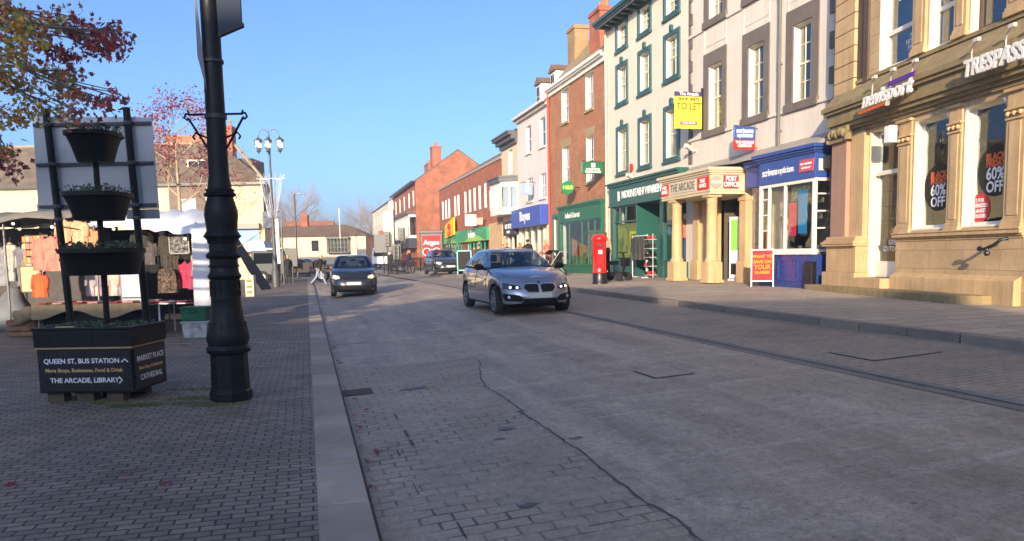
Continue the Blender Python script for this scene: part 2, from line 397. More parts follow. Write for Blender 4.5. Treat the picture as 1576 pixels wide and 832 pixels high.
def asphalt():
    m, t, b = newmat('worn_asphalt'); co = coords(t)
    mp = N(t, 'ShaderNodeMapping', inp={'Scale': (1.5, .22, 1), 'Rotation': (0, 0, .12)}); L(t, co, mp.inputs[0])
    n1 = noisef(t, mp.outputs[0], .9, 8, .75); n2 = noisef(t, co, .8, 9, .8); n3 = noisef(t, co, 55, 4, .85); n4 = noisef(t, co, 5, 7, .8)
    mq = N(t, 'ShaderNodeMapping', inp={'Scale': (.5, 3.5, 1), 'Rotation': (0, 0, -.18)}); L(t, co, mq.inputs[0]); n5 = noisef(t, mq.outputs[0], 1.1, 8, .75)
    c = mixc(t, ramp(t, n1, .38, .62), (.27, .21, .16), (.42, .33, .25))
    c = mixc(t, ramp(t, n2, .50, .66, 0, .75), c, (.54, .43, .32))
    c = mixc(t, ramp(t, n5, .54, .68, 0, .6), c, (.54, .46, .37))
    c = mixc(t, ramp(t, n4, .56, .68, 0, .7), c, (.15, .125, .11))
    br = N(t, 'ShaderNodeTexBrick', inp={'Color1': (1, 1, 1, 1), 'Color2': (.86, .86, .86, 1), 'Mortar': (.5, .5, .5, 1), 'Scale': 1, 'Mortar Size': .007, 'Mortar Smooth': .4, 'Brick Width': .21, 'Row Height': .125})
    wv = N(t, 'ShaderNodeVectorMath', operation='ADD'); L(t, co, wv.inputs[0]); cw = N(t, 'ShaderNodeCombineXYZ'); L(t, math_(t, 'MULTIPLY', n2, .1), cw.inputs[0]); L(t, math_(t, 'MULTIPLY', n2, .1), cw.inputs[1]); L(t, cw.outputs[0], wv.inputs[1]); L(t, wv.outputs[0], br.inputs['Vector'])
    c = mixc(t, ramp(t, noisef(t, co, .55, 5, .7), .48, .66, .03, .4), c, br.outputs['Color'], 'MULTIPLY')
    mw = N(t, 'ShaderNodeMapping', inp={'Scale': (1.1, .03, 1)}); L(t, co, mw.inputs[0])
    k = math_(t, 'MULTIPLY', ramp(t, math_(t, 'ADD', math_(t, 'MULTIPLY', n3, .55), math_(t, 'MULTIPLY', noisef(t, co, 17, 4, .8), .45)), .32, .68, .5, 1.5), ramp(t, noisef(t, mw.outputs[0], 1.3, 3), .35, .65, .86, 1.12))
    mm = N(t, 'ShaderNodeVectorMath', operation='SCALE'); L(t, c, mm.inputs[0]); L(t, k, mm.inputs['Scale']); o = mm.outputs[0]
    for sc, r1, col, f in ((1.5, .045, (.04, .04, .04), .75), (7, .10, (.08, .07, .06), .55), (4.3, .05, (.6, .55, .48), .6)):
        vo = N(t, 'ShaderNodeTexVoronoi', inp={'Scale': sc}); L(t, co, vo.inputs['Vector']); o = mixc(t, math_(t, 'MULTIPLY', ramp(t, vo.outputs['Distance'], r1, r1*.5), f), o, col)
    L(t, o, b.inputs['Base Color']); L(t, ramp(t, n2, .3, .7, .55, .85), b.inputs['Roughness'])
    bump(t, b, math_(t, 'ADD', math_(t, 'MULTIPLY', n3, .8), n4), .6, .008)
    return m
M_ASPH = asphalt()
M_KERB = mat('granite_kerb', (.39, .30, .225), .7, var=.35, scale=1.3, bmp=.4, bscale=90)
M_KERB2 = mat('stone_kerb', (.24, .2, .165), .75, var=.35, scale=1.3, bmp=.4, bscale=90)

for m_ in (M_KERB, M_KERB2):   # every kerb stone its own tone
    t_ = m_.node_tree; b_in = t_.nodes['Principled BSDF'].inputs['Base Color']; src = b_in.links[0].from_socket
    q_ = N(t_, 'ShaderNodeVectorMath', operation='SCALE'); L(t_, src, q_.inputs[0]); L(t_, ramp(t_, N(t_, 'ShaderNodeNewGeometry').outputs['Random Per Island'], 0, 1, .74, 1.12), q_.inputs['Scale']); L(t_, q_.outputs[0], b_in)
def lines(a, b, n): return [a+(b-a)*i/n for i in range(n+1)]
def sheet(name, ss, ts, m, z, dz=0, kind='structure'):
    """ground sheet in street coordinates; local X runs across the street, local Y along it"""
    mb = MB(); P = []
    for t in ts:
        for s in ss:
            s_ = s(t) if callable(s) else s
            x, y = xy(s_, t); P.append((s_, t, z(x, y)+dz))
    n = len(ss); F = [(j*n+i, j*n+i+1, (j+1)*n+i+1, (j+1)*n+i) for j in range(len(ts)-1) for i in range(n-1)]
    mb.add(P, F); o = mb.build(name, m, smooth=0)
    o.location = (K, 0, 0); o.rotation_euler = (0, 0, SANG)
    if kind: struct(o, kind)
    return o
# xy(s,t) = (K,0) + s*(CS,SN) + t*(-SN,CS): the object frame of every sheet
TS = lines(-30, 12, 42)+lines(13, 60, 40)+lines(64, 130, 12)
def crack(t): return 1.60+.06*noise.noise((t*.6, 3, 0))+.025*noise.noise((t*2.7, 9, 0))+.012*noise.noise((t*9, 2, 0))+max(0, t-8.5)*.18
def lz(x, y): return zbase(x, y)
sheet('ground', lines(-700, 700, 10), [-60, 0, 60, 160, 1400], M_SQUARE, lambda x, y: -.45)
sheet('market_square', [-90, -60, -40, -30, -20, -14, -10], TS, M_SQUARE, lz, -.004)
sheet('pavement', lines(-12, -.31, 20), TS, M_PAV, lz, 0)
roadz = lambda x, y: zroad(x, y)
SP = 10.9
tn = [t for t in lines(-30, SP, 82)]
sheet('road', [0, .4, .9, 1.3, crack], tn, M_SETT, roadz)
sheet('road', [crack]+lines(2.3, 5.1, 8), tn, M_ASPH, roadz)
sheet('road', lines(0, 5.1, 9), [t for t in lines(SP, 60, 50)]+lines(64, 130, 12), M_ASPH, roadz)
sheet('parking_bay', lines(5.3, KR, 5), [t for t in lines(-30, 60, 90)]+lines(64, 130, 12), M_BAY, roadz)
# drain channel: two pale edge strips and a dark slot
sheet('drain_channel', [5.095, 5.15, 5.245, 5.305], lines(-30, 40, 70), mat('channel_concrete', (.19, .185, .175), .8, var=.3), roadz, .003)
sheet('channel_slot', [5.165, 5.205], lines(-30, 40, 70), mat('channel_slot_iron', (.02, .02, .02), .6), roadz, .007)
# tar line along the joint
sheet('road_joint', [lambda t: crack(t)-.009-.011*noise.noise((t*7, 0, 4)), lambda t: crack(t)+.007+.012*noise.noise((t*8, 0, 7))], lines(-2, SP-.4, 160), mat('tar_joint', (.085, .075, .068), .8, var=.5, scale=8), roadz, .004)
sheet('road_joint', [5.03, 5.05], lines(2, 12, 40), MATS['tar_joint'], roadz, .004)
rz = lambda x, y: gz(*[x, y])
def pz(x, y):
    s, t = st(x, y); xx, yy = xy(KR, t); return zroad(xx, yy)+.11+.012*min(max(s-KR, 0), 6)
sheet('footway', lines(KR+.15, 14.5, 12), [t for t in lines(-30, 60, 90)]+lines(64, 130, 12), M_PAVR, pz)
# kerbs as separate stones in one structure mesh
def kerb(name, s0, s1, zt, zb, m, ln, t0, t1):
    mb = MB(); t = t0; r = random.Random(3)
    while t < t1:
        l = ln*(1+r.uniform(-.08, .08)); j = .022+r.random()*.01; dz = r.uniform(-.004, .004)
        a = xy((s0+s1)/2, t); b = xy((s0+s1)/2, t+l); z1 = zt(*a)+dz; z2 = zt(*b)+dz
        P = [(s0, t+j, zb), (s1, t+j, zb), (s1, t+l, zb), (s0, t+l, zb), (s0, t+j, z1), (s1, t+j, z1), (s1, t+l, z2), (s0, t+l, z2)]
        mb.add(P, [(3, 2, 1, 0), (4, 5, 6, 7), (0, 1, 5, 4), (1, 2, 6, 5), (2, 3, 7, 6), (3, 0, 4, 7)]); t += l
    o = mb.build(name, m, bevel=.008); o.location = (K, 0, 0); o.rotation_euler = (0, 0, SANG); return struct(o)
kerb('kerb', -.31, 0, lambda x, y: zbase(x, y)+.004, -.3, M_KERB, .9, -4, 62)
kerb('kerb', KR, KR+.15, lambda x, y: pz(x, y)+.002, -.2, M_KERB2, .9, -4, 62)
# gutter stones against the left kerb: a dirt line
sheet('gutter', [0, .03], lines(-3, 50, 60), mat('gutter_dirt', (.12, .095, .07), .9, var=.6, scale=6), roadz, .006)
# painted market pitch lines and ironwork
M_LINE = mat('worn_white_line', (.42, .42, .42), .7, var=.5, scale=5)
def strip(name, pts, w, m, dz=.008, kind='structure'):
    mb = MB(); n = len(pts)
    for (a, b) in zip(pts, pts[1:]):
        d = Vector((b[0]-a[0], b[1]-a[1])).normalized()*w/2
        q = [(a[0]-d.y, a[1]+d.x), (b[0]-d.y, b[1]+d.x), (b[0]+d.y, b[1]-d.x), (a[0]+d.y, a[1]-d.x)]
        mb.poly([(x, y, gz(x, y)+dz) for x, y in q][::-1])
    return struct(mb.build(name, m), kind)
strip('painted_line', [(-10.5+8*i/12., 14.1-.02*i) for i in range(13)], .05, M_LINE)
strip('painted_line', [xy(-3.2+2.7*i/6, 19.6) for i in range(7)], .04, M_LINE)
strip('painted_line', [xy(-3.4+3.*i/6, 22.4) for i in range(7)], .05, M_LINE)
M_IRON = mat('cast_iron_cover', (.10, .10, .098), .5, var=.3)
def cover(nm, lab, s, t, w, h, fr=None):
    x, y = xy(s, t); z = gz(x, y)
    r = thing(nm, lab, 'manhole cover', x, y, z, SANG)
    sl = (gz(*xy(s+.2, t))-gz(*xy(s-.2, t)))/.4
    for n_, dz, a, b_, m in (('rim', .003, w/2, h/2, mat('dark_rim', (.07, .06, .05), .8)), ('plate', .008, w/2-.025, h/2-.025, M_IRON if not fr else fr)):
        mb = MB(); mb.add([(-a, -b_, dz-a*sl), (a, -b_, dz+a*sl), (a, b_, dz+a*sl), (-a, b_, dz-a*sl)], [(0, 1, 2, 3)]); mb.build(n_, m, r)
cover('manhole_cover', 'square concrete filled manhole cover in the middle of the road', 3.58, 8.05, .5, .62, mat('cover_concrete', (.36, .29, .23), .8))
cover('manhole_cover', 'rectangular sunken cover in the parking bay near the right kerb', 6.2, 7.6, .95, .8, MATS['bay_block_paving'])
cover('drain_grate', 'rusty drain grate in the gutter against the left kerb', .2, 9.1, .34, .42, mat('rusty_iron', (.09, .05, .035), .8, var=.4))
# dark repairs and stains where the blocks have sunk
def blot(s, t, rx, ry, m, seed):
    mb = MB(); P = []
    for k in range(18):
        a = 2*pi*k/18; r = 1+.45*noise.noise((cos(a)*1.3+seed*3, sin(a)*1.3, seed)); x, y = xy(s+rx*r*cos(a), t+ry*r*sin(a)); P.append((x, y, gz(x, y)+.006))
    mb.poly(P); return struct(mb.build('road_stain', m))
M_ST1 = mat('damp_stain', (.07, .062, .055), .5, var=.4, scale=12)
for i, a in enumerate(((1.3, 6.4, .07, .05), (.93, 4.45, .06, .035), (1.72, 5.8, .06, .035), (.85, 8.9, .16, .07), (1.16, 6.1, .05, .02), (1.6, 7.0, .05, .03))): blot(*a, M_ST1, i)
rj = random.Random(5)
for s_ in (.33, .47):
    t_ = 2.6
    while t_ < 10:
        l_ = rj.uniform(.08, .3); w_ = rj.uniform(.004, .009); sheet('road_joint', [s_+rj.uniform(-.015, .015), s_+w_+rj.uniform(0, .01)], [t_, t_+l_], MATS['tar_joint'], roadz, .004); t_ += l_+rj.uniform(.1, 1.3)*(1 if s_ < .9 else 3)
for k in range(12):
    s_ = rj.uniform(.3, 1.3); t_ = rj.uniform(3, 10.4); sheet('road_joint', [s_, s_+rj.uniform(.08, .3)], [t_, t_+rj.uniform(.004, .009)], MATS['tar_joint'], roadz, .004)
# ================================================================ WHITE BUILDING WITH DARK SURROUNDS (arcade and optician)
M_STUC = mat('pale_stucco', (.64, .575, .51), .85, var=.2, scale=.9, streak=.45, bmp=.2, bscale=30)
M_DSTONE = mat('dark_painted_stone', (.15, .125, .11), .8, var=.3, scale=2.5, bmp=.35, bscale=35)
M_STONE = brick('gold_ashlar', (.55, .385, .21), (.62, .44, .25), (.33, .23, .12), .95, .36, .007, .85, .25, .3, stain=.3, c3=(.2, .14, .08))
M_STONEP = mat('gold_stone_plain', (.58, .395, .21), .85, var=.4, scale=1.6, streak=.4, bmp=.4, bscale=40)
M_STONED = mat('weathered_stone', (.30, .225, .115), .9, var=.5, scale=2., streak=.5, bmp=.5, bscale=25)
M_NAVY = paint('navy_blue_paint', (.025, .05, .22), .3)
M_RED = paint('post_red', (.62, .012, .015), .3)
M_LETW = paint('white_lettering', (.85, .85, .85), .5)
T0 = 24.3
b_ = building('arcade_building', 'white stuccoed three storey building with dark stone window surrounds above the arcade entrance', T0, 16.5)
U = lambda t: T0-t
arc = b_
mb = MB(); holes = []; win = []
for tl, tr in ((23.29, 21.87), (20.97, 19.58), (18.80, 17.42)):
    for z0, z1 in ((5.4, 7.42), (8.85, 10.6)):
        holes.append((U(tl)+.3, U(tr)-.27, z0, z1)); win.append((U(tl), U(tr), z0, z1))
low = [(U(23.3), U(20.95), .3, 3.1), (U(18.85), U(16.75), .6, 3.2)]
wall(mb, 0, U(16.5), .2, 13, holes+low, .22, 0, 0, 1)
shell(mb, 0, U(16.5), 9, .2, 13, 0)
mb.poly([(0, 0, 13), (U(16.5), 0, 13), (U(16.5), 9, 13), (0, 9, 13)])
mb.build('wall', [M_STUC, M_WHITE], b_)
for h, (a, c, z0, z1) in zip(holes, win):
    mb = MB(); y = -.035
    mb.box(a, h[0], y, .02, z0-.002, z1+.42); mb.box(h[1], c, y, .02, z0-.002, z1+.42); mb.box(h[0]+.001, h[1]-.001, y, .02, z1, z1+.419)
    mb.box(a-.02, c+.02, y-.05, .02, z0-.22, z0-.004)
    mb.build('window_surround', M_DSTONE, b_, bevel=.006)
    sash(b_, h[0], h[1], z0, z1, .14, 3, 2, 2, M_CREAM, curtain=('curtain', M_CURT) if h[0] < 5 else None)
mb = MB()
for z in (5.2, 8.6):
    for a, c in ((0, U(23.31)), (U(21.85), U(20.99)), (U(19.56), U(18.82)), (U(17.4), U(16.5))):
        m_ = MB(); m_.box(a+.01, c-.01, -.06, .01, z, z+.09); m_.build('string_course', M_STUC, b_)
for a, c in ((U(23.25), U(21.9)), (U(20.93), U(19.6)), (U(18.76), U(17.45))):   # raised panels between the windows
    mb.box(a, a+.02, -.018, .01, 7.87, 8.58); mb.box(c-.02, c, -.018, .01, 7.87, 8.58); mb.box(a, c, -.014, .01, 8.05, 8.07)
mb.build('raised_panel', M_STUC, b_)
mb = MB(); quoins(mb, 0, .16, .27, 4.45, 13, .38, 1, -.04); mb.build('quoins', M_DSTONE, b_, bevel=.02)
mb = MB(); quoins(mb, U(16.5), .27, .46, 3.9, 13, .42, -1, -.07); mb.box(U(16.5)-.3, U(16.5), -.02, .01, .4, 3.9); mb.build('quoins', M_DSTONE, b_, bevel=.03)
pipe(b_, U(19.0), 4.25, 13, mat('grey_pipe', (.13, .125, .12), .6), hopper=False)
# lead sheet over the shop fronts
mb = MB(); mb.add([(U(24.1), 0, 4.35), (U(16.7), 0, 4.42), (U(16.6), -.75, 4.03), (U(24.1), -.5, 4.03), (U(24.1), 0, 4.0), (U(16.7), 0, 4.0)], [(0, 3, 2, 1), (0, 4, 3), (1, 2, 5)])
mb.build('lead_apron', M_LEAD, b_)
# ---- arcade portico
mb = MB(); a, c = U(23.6), U(20.45)
mb.box(a, c, -1.35, 0, 3.2, 3.72)
for o, z0, z1 in ((.04, 3.72, 3.78), (.09, 3.78, 3.84), (.14, 3.84, 3.93), (.03, 3.24, 3.30), (.02, 3.16, 3.2)): mb.box(a-o, c+o, -1.35-o, -.001, z0+.0005, z1)
mb.build('portico_canopy', mat('portico_cream', (.60, .50, .34), .7, var=.15, streak=.4), b_, bevel=.006)
mb = MB(); mb.add([(a-.1, -1.45, 3.935), (c+.1, -1.45, 3.935), (c+.1, 0, 4.1), (a-.1, 0, 4.1)], [(0, 1, 2, 3)]); mb.build('portico_lead', M_LEAD, b_)
def column(root, u, y, z0, zt, half=False):
    mb = MB(); mb.box(u-.23, u+.23, y-.23, y+.23, z0, z0+.62); mb.box(u-.26, u+.26, y-.26, y+.26, z0, z0+.09)
    mb.box(u-.21, u+.21, y-.21, y+.21, zt-.08, zt); c_ = (u, y, 0)
    q = mb.build('column_pedestal', M_STONEP, root, bevel=.012)
    mb = MB(); mb.lathe([(.21, z0+.62), (.215, z0+.68), (.185, z0+.72), (.172, z0+.76), (.168, z0+1.4), (.15, zt-.26), (.165, zt-.24), (.165, zt-.21), (.15, zt-.2), (.15, zt-.15), (.19, zt-.08)], 28, c_)
    return mb.build('column', M_STONEP, root, smooth=40)
column(b_, U(22.95), -1.14, .56, 3.16); column(b_, U(20.72), -1.14, .56, 3.16)
for t in (23.45, 20.6):
    mb = MB(); u = U(t); mb.box(u-.18, u+.18, -.2, .02, 1.2, 3.16); mb.box(u-.24, u+.24, -.26, .02, .5, 1.2); mb.box(u-.21, u+.21, -.23, .02, 2.98, 3.1); mb.build('pier', M_STONEP, b_, bevel=.01)
mb = MB(); mb.box(U(23.26), U(22.2), -.1, .03, .5, 3.16); mb.build('entrance_pier', M_STONEP, b_)
# dark passage behind
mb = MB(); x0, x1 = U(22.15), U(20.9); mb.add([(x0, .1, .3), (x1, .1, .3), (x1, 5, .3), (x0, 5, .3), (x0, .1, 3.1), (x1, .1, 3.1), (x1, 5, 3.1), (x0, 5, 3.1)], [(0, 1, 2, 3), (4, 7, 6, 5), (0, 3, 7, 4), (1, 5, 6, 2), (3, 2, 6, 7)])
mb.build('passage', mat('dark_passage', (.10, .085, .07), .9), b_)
mb = MB()
for k in range(9): mb.bar((x0+.05+k*.13, .4, .55), (x0+.05+k*.13, .4, 3.05), .012)
mb.bar((x0, .4, .7), (x1, .4, .7), .015); mb.bar((x0, .4, 2.9), (x1, .4, 2.9), .015); mb.build('passage_gate', M_BLACK, b_)
mb = MB(); mb.box(U(22.5), U(22.28), -.13, -.11, 1.2, 2.7); mb.build('notice_board', paint('notice_white', (.6, .6, .55), .5), b_)
# stone pilaster and side door between portico and optician
mb = MB(); mb.box(U(19.9), U(19.42), -.22, .01, .5, 3.15)
for k in range(9): mb.box(U(19.92), U(19.4), -.24, -.05, .52+k*.29, .52+k*.29+.265)
mb.build('rusticated_pilaster', M_STONEP, b_, bevel=.01)
# portico writing
M_SIGNR = paint('sign_red', (.66, .03, .03), .45)
M_PCR = MATS['portico_cream']
M_TXTD = paint('dark_letters', (.10, .08, .07), .5)
fy = -1.355
mb = MB(); mb.box(a+.62, c-.85, fy-.02, fy, 3.33, 3.67); p = mb.build('arcade_sign', paint('sign_stone', (.52, .47, .37), .6), b_)
text('THE ARCADE', 'lettering', p, M_TXTD, (a+.62+c-.85)/2, fy-.025, 3.5, .34, sx=.78, bold=.0)
def postpanel(u0, u1, side=None):
    mb = MB()
    if side is None: mb.box(u0, u1, fy-.03, fy-.001, 3.32, 3.68)
    else: mb.box(c+.001, c+.03, u0, u1, 3.32, 3.7)
    p = mb.build('post_office_panel', M_SIGNR, b_)
    for k, w in enumerate(('POST', 'OFFICE')):
        if side is None: text(w, 'lettering', p, M_LETW, (u0+u1)/2, fy-.034, 3.57-.14*k, .15, sx=.85, bold=.004)
        else: text(w, 'lettering', p, M_LETW, c+.034, (u0+u1)/2, 3.6-.17*k, .19, rz=pi/2, sx=.8, bold=.005)
postpanel(a+.02, a+.5); postpanel(c-.72, c-.06); postpanel(-.93, -.44, 1)
mb = MB(); mb.X = Matrix.Translation((c+.001, -1.17, 3.5)) @ Matrix.Rotation(pi/2, 4, 'Y'); mb.lathe([(.19, 0), (.19, .03)], 28); p = mb.build('round_plaque', paint('plaque_grey', (.33, .31, .25), .5), b_)
text('ARCADE', 'lettering', p, M_LETW, c+.036, -1.17, 3.5, .1, rz=pi/2)
# ---- optician shop front (its bay stands out from the wall)
M_NAVY2 = paint('fascia_blue', (.03, .075, .30), .35)
sh = b_
u0, u1, o = U(18.95), U(16.55), -.7
mb = MB(); mb.box(u0, u1, o, 0, 3.28, 3.86)
for k, (e, z0, z1) in enumerate(((.05, 3.86, 3.91), (.1, 3.912, 3.97), (.16, 3.972, 4.06), (.03, 3.25, 3.3))): mb.box(u0-e, u1+e, o-e, -.001, z0, z1)
mb.box(U(20.1), u0-.17, -.4, 0, 3.3, 3.85); mb.box(U(20.1), u0-.17, -.47, 0, 3.852, 3.95); mb.box(U(20.1), u0-.17, -.52, 0, 3.952, 4.02)
fas = mb.build('optician_fascia', M_NAVY2, sh, bevel=.004)
text('scrivens', 'lettering', fas, M_LETW, u0+.5, o-.01, 3.56, .27, sx=.8, bold=.005, shear=.1); text('opticians', 'lettering', fas, M_LETW, u0+1.22, o-.01, 3.56, .25, sx=.75)
mb = MB(); mb.prism([(u1-.62, 3.42), (u1-.06, 3.42), (u1-.02, 3.72), (u1-.58, 3.72)], o-.03, o-.002); p = mb.build('hearing_panel', paint('panel_pink', (.5, .09, .13), .5), fas)
text('THE HEARING', 'lettering', p, M_LETW, u1-.32, o-.035, 3.61, .075); text('COMPANY', 'lettering', p, M_LETW, u1-.32, o-.035, 3.51, .075)
mb = MB(); mb.box(u1+.001, u1+.01, -.6, -.08, 3.42, 3.7); mb.build('return_panel', M_CREAM, fas)
mb = MB()   # white window frames
for q in (u0, u0+.42, u0+1.13, u1-.1): mb.box(q, q+.1 if q in (u0, u1-.1) else q+.055, o, o+.08, 1.42, 3.25)
mb.box(u0+.1, u1-.1, o+.005, o+.075, 1.42, 1.52); mb.box(u0+.1, u1-.1, o+.005, o+.075, 3.16, 3.25)
for z in (2.0, 2.42, 2.84): mb.box(u0+.1, u0+.42, o+.02, o+.06, z, z+.035)
mb.box(u1-.06, u1, -.1, -.001, 1.42, 3.25); mb.box(u1-.055, u1-.005, o+.08, -.1, 1.42, 1.5); mb.box(u1-.055, u1-.005, o+.08, -.1, 3.17, 3.25)
for z in (2.0, 2.42, 2.84): mb.box(u1-.05, u1-.01, o+.08, -.1, z, z+.035)
mb.box(u0-.01, u1+.02, o-.05, o+.09, 1.37, 1.42)
wf = mb.build('shop_window_frame', M_WHITE, sh, bevel=.004)
mb = MB(); mb.poly([(u0+.1, o+.04, 1.5), (u1-.1, o+.04, 1.5), (u1-.1, o+.04, 3.2), (u0+.1, o+.04, 3.2)]); mb.poly([(u1-.03, o+.08, 1.5), (u1-.03, -.1, 1.5), (u1-.03, -.1, 3.2), (u1-.03, o+.08, 3.2)]); mb.build('pane', M_GLASS2, wf)
mb = MB(); mb.box(u0, u1, o+.01, 0, .42, 1.37); mb.box(u0-.02, u1+.02, o-.02, 0, .42, .55)
mb.box(u0+.9, u0+.95, o-.02, o+.02, .68, 1.26); mb.box(u0+1.75, u0+1.8, o-.02, o+.02, .68, 1.26); mb.box(u0+.95, u0+1.75, o-.02, o+.02, .68, .73); mb.box(u0+.95, u0+1.75, o-.02, o+.02, 1.21, 1.26)
mb.build('stall_riser', M_NAVY, sh, bevel=.004)
mb = MB(); mb.box(u0+.05, u1-.05, .9, .95, .6, 3.2, 0); mb.box(u0+.05, u1-.05, o+.1, .9, 1.38, 1.4, 0); mb.box(u0+.1, u1-.1, o+.1, .9, 3.2, 3.24); mb.build('shop_interior', mat('shop_wall', (.35, .31, .25), .8), sh)
def poster(root, u0, u1, z0, z1, y, m, words=(), tm=None, size=.1, name='poster', bold=.003, rows=None):
    mb = MB(); mb.box(u0, u1, y, y+.012, z0, z1); p = mb.build(name, m, root); n = len(words)
    for k, w in enumerate(words):
        sz = size[k] if isinstance(size, (list, tuple)) else size
        text(w, 'lettering', p, tm or M_LETW, (u0+u1)/2, y-.004, (z1-(z1-z0)*(k+.5)/n) if rows is None else rows[k], sz, bold=bold, depth=.002)
    return p
M_PK = paint('poster_pink', (.75, .05, .12), .6); M_BL = paint('poster_blue', (.03, .28, .62), .6)
poster(sh, u0+.93, u0+1.12, 1.85, 2.95, o+.12, M_PK); poster(sh, u0+1.2, u0+1.5, 1.85, 2.7, o+.12, M_PK); poster(sh, u0+1.6, u0+1.95, 1.9, 3.0, o+.11, M_BL); poster(sh, u0+1.25, u0+2.15, 2.72, 3.12, o+.15, cloth('window_foliage', (.05, .06, .04), (.3, .3, .25), 14)); poster(sh, u0+1.55, u0+1.6, 2.0, 2.3, -.45, paint('poster_dark', (.12, .1, .2), .6))
r_ = random.Random(4)
mb = MB()
for k in range(24):
    q = u0+.2+r_.random()*2; mb.box(q, q+.07+.1*r_.random(), -.3, -.27, 1.45+.45*(k % 4)*.9, 1.6+.45*(k % 4)*.9, 0)
mb.build('display_shelf_goods', paint('goods_grey', (.25, .22, .2), .6), sh)
# door of the optician, in shade beside the bay
mb = MB(); mb.box(U(19.4), U(19.0), .0, .05, .5, 3.1); mb.box(U(19.36), U(19.3), -.03, 0, .6, 3.0); mb.build('side_door', M_CREAM, sh)
# lamp bracket, meter box and black pipe at the near end
mb = MB(); ux = U(16.38); mb.tube([(ux, -.35, .5), (ux, -.35, 3.5), (ux, -.2, 3.9)], .05, 10); mb.box(ux-.14, ux+.14, -.5, -.2, 3.45, 3.75); mb.box(ux-.1, ux+.1, -.42, -.28, 2.0, 2.4); mb.build('downpipe', M_BLACK, sh, smooth=40)
mb = MB(); mb.box(U(16.7), U(16.4), -.86, -.72, .5, 1.2); mb.build('pipe_guard', M_BLACK, sh, bevel=.01)

# hanging signs (things of their own, fixed to the wall)
def place(root, u, y, z):
    M = Matrix.Translation(root.location) @ Matrix.Rotation(root.rotation_euler.z, 4, 'Z')
    p = M @ Vector((u, y, 0)); return (p.x, p.y, z)
def on_wall(root, name, label, cat, u, y, z, group=None, rot=0):
    p = place(root, u, y, z)
    return thing(name, label, cat, *p, root.rotation_euler.z+rot, group)
s = on_wall(b_, 'projecting_sign', 'blue and red projecting sign of the opticians on the white wall', 'sign', U(20.13), -.02, 4.4)
# local: -y sticks out of the wall, +x faces the camera
mb = MB(); mb.box(-.03, .03, -.78, -.08, .28, .66); mb.build('blue_panel', M_NAVY2, s, bevel=.02)
mb = MB(); mb.box(-.03, .03, -.78, -.08, 0, .277); mb.build('red_panel', M_SIGNR, s, bevel=.02)
for w, z, q in (('scrivens', .53, .2), ('opticians', .4, .17), ('THE HEARING', .2, .11), ('COMPANY', .1, .11)): text(w, 'lettering', s, M_LETW, .034, -.43, z, q, rz=pi/2, sx=.85, bold=.003)
mb = MB(); mb.bar((0, 0, .6), (0, -.78, .68), .012); mb.bar((0, 0, .05), (0, -.1, .05), .012); mb.build('bracket', M_BLACK, s)
M_YEL = paint('sign_yellow', (.85, .78, .05), .5); M_PURP = paint('sign_purple', (.06, .05, .15), .5)
s = on_wall(b_, 'to_let_board', 'big yellow TO LET board projecting between the two white buildings', 'sign', U(23.3), -.03, 5.5)
mb = MB(); mb.box(-.02, .02, -1.02, -.02, 0, 1.02); mb.build('yellow_panel', M_YEL, s)
mb = MB(); mb.box(-.02, .022, -1.02, -.02, 1.023, 1.17); q = mb.build('header', M_PURP, s); text('The Arcade', 'lettering', q, M_LETW, .026, -.52, 1.1, .15, rz=pi/2, bold=.003, sx=.95)
for w, z, q in (('SHOP UNITS', .93, .145), ('TO LET', .7, .3)): text(w, 'lettering', s, M_TXTD, .024, -.52, z, q, rz=pi/2, bold=.007, sx=.9)
mb = MB(); mb.box(-.02, .024, -.85, -.2, .1, .52); q = mb.build('agent_panel', paint('agent_gold', (.62, .42, .08), .5), s)
for w, z, e in (('BARBERS', .43, .13), ('TOMKIN', .3, .13)): text(w, 'lettering', q, M_YEL, .028, -.52, z, e, rz=pi/2, bold=.003)
mb = MB(); mb.box(.0255, .029, -.83, -.22, .12, .22); q = mb.build('phone_strip', paint('agent_purple', (.2, .12, .2), .5), s); text('01765 604 400', 'lettering', q, M_LETW, .033, -.52, .17, .075, rz=pi/2)
mb = MB(); mb.box(-.03, .03, -.06, .02, -.05, 1.3); mb.build('bracket', M_BLACK, s)
def camera_box(root, u, z, lab, dx=.12):
    s = on_wall(root, 'security_camera', lab, 'camera', u, 0, z)
    mb = MB(); mb.X = Matrix.Translation((0, -.3, 0)) @ Matrix.Rotation(.5, 4, 'Z') @ Matrix.Rotation(-.25, 4, 'X'); mb.box(-.06, .06, -.2, .14, -.05, .06); mb.box(-.07, .07, -.24, .15, .062, .07); mb.build('housing', M_CREAM, s, bevel=.01)
    mb = MB(); mb.bar((0, 0, -.1), (0, -.3, -.04), .02); mb.box(-.06, .06, -.02, .0, -.18, -.02); mb.build('bracket', M_CREAM, s)
camera_box(b_, U(20.75), 4.95, 'white security camera just left of the opticians sign'); camera_box(b_, U(23.75), 4.95, 'white security camera under the yellow TO LET board')

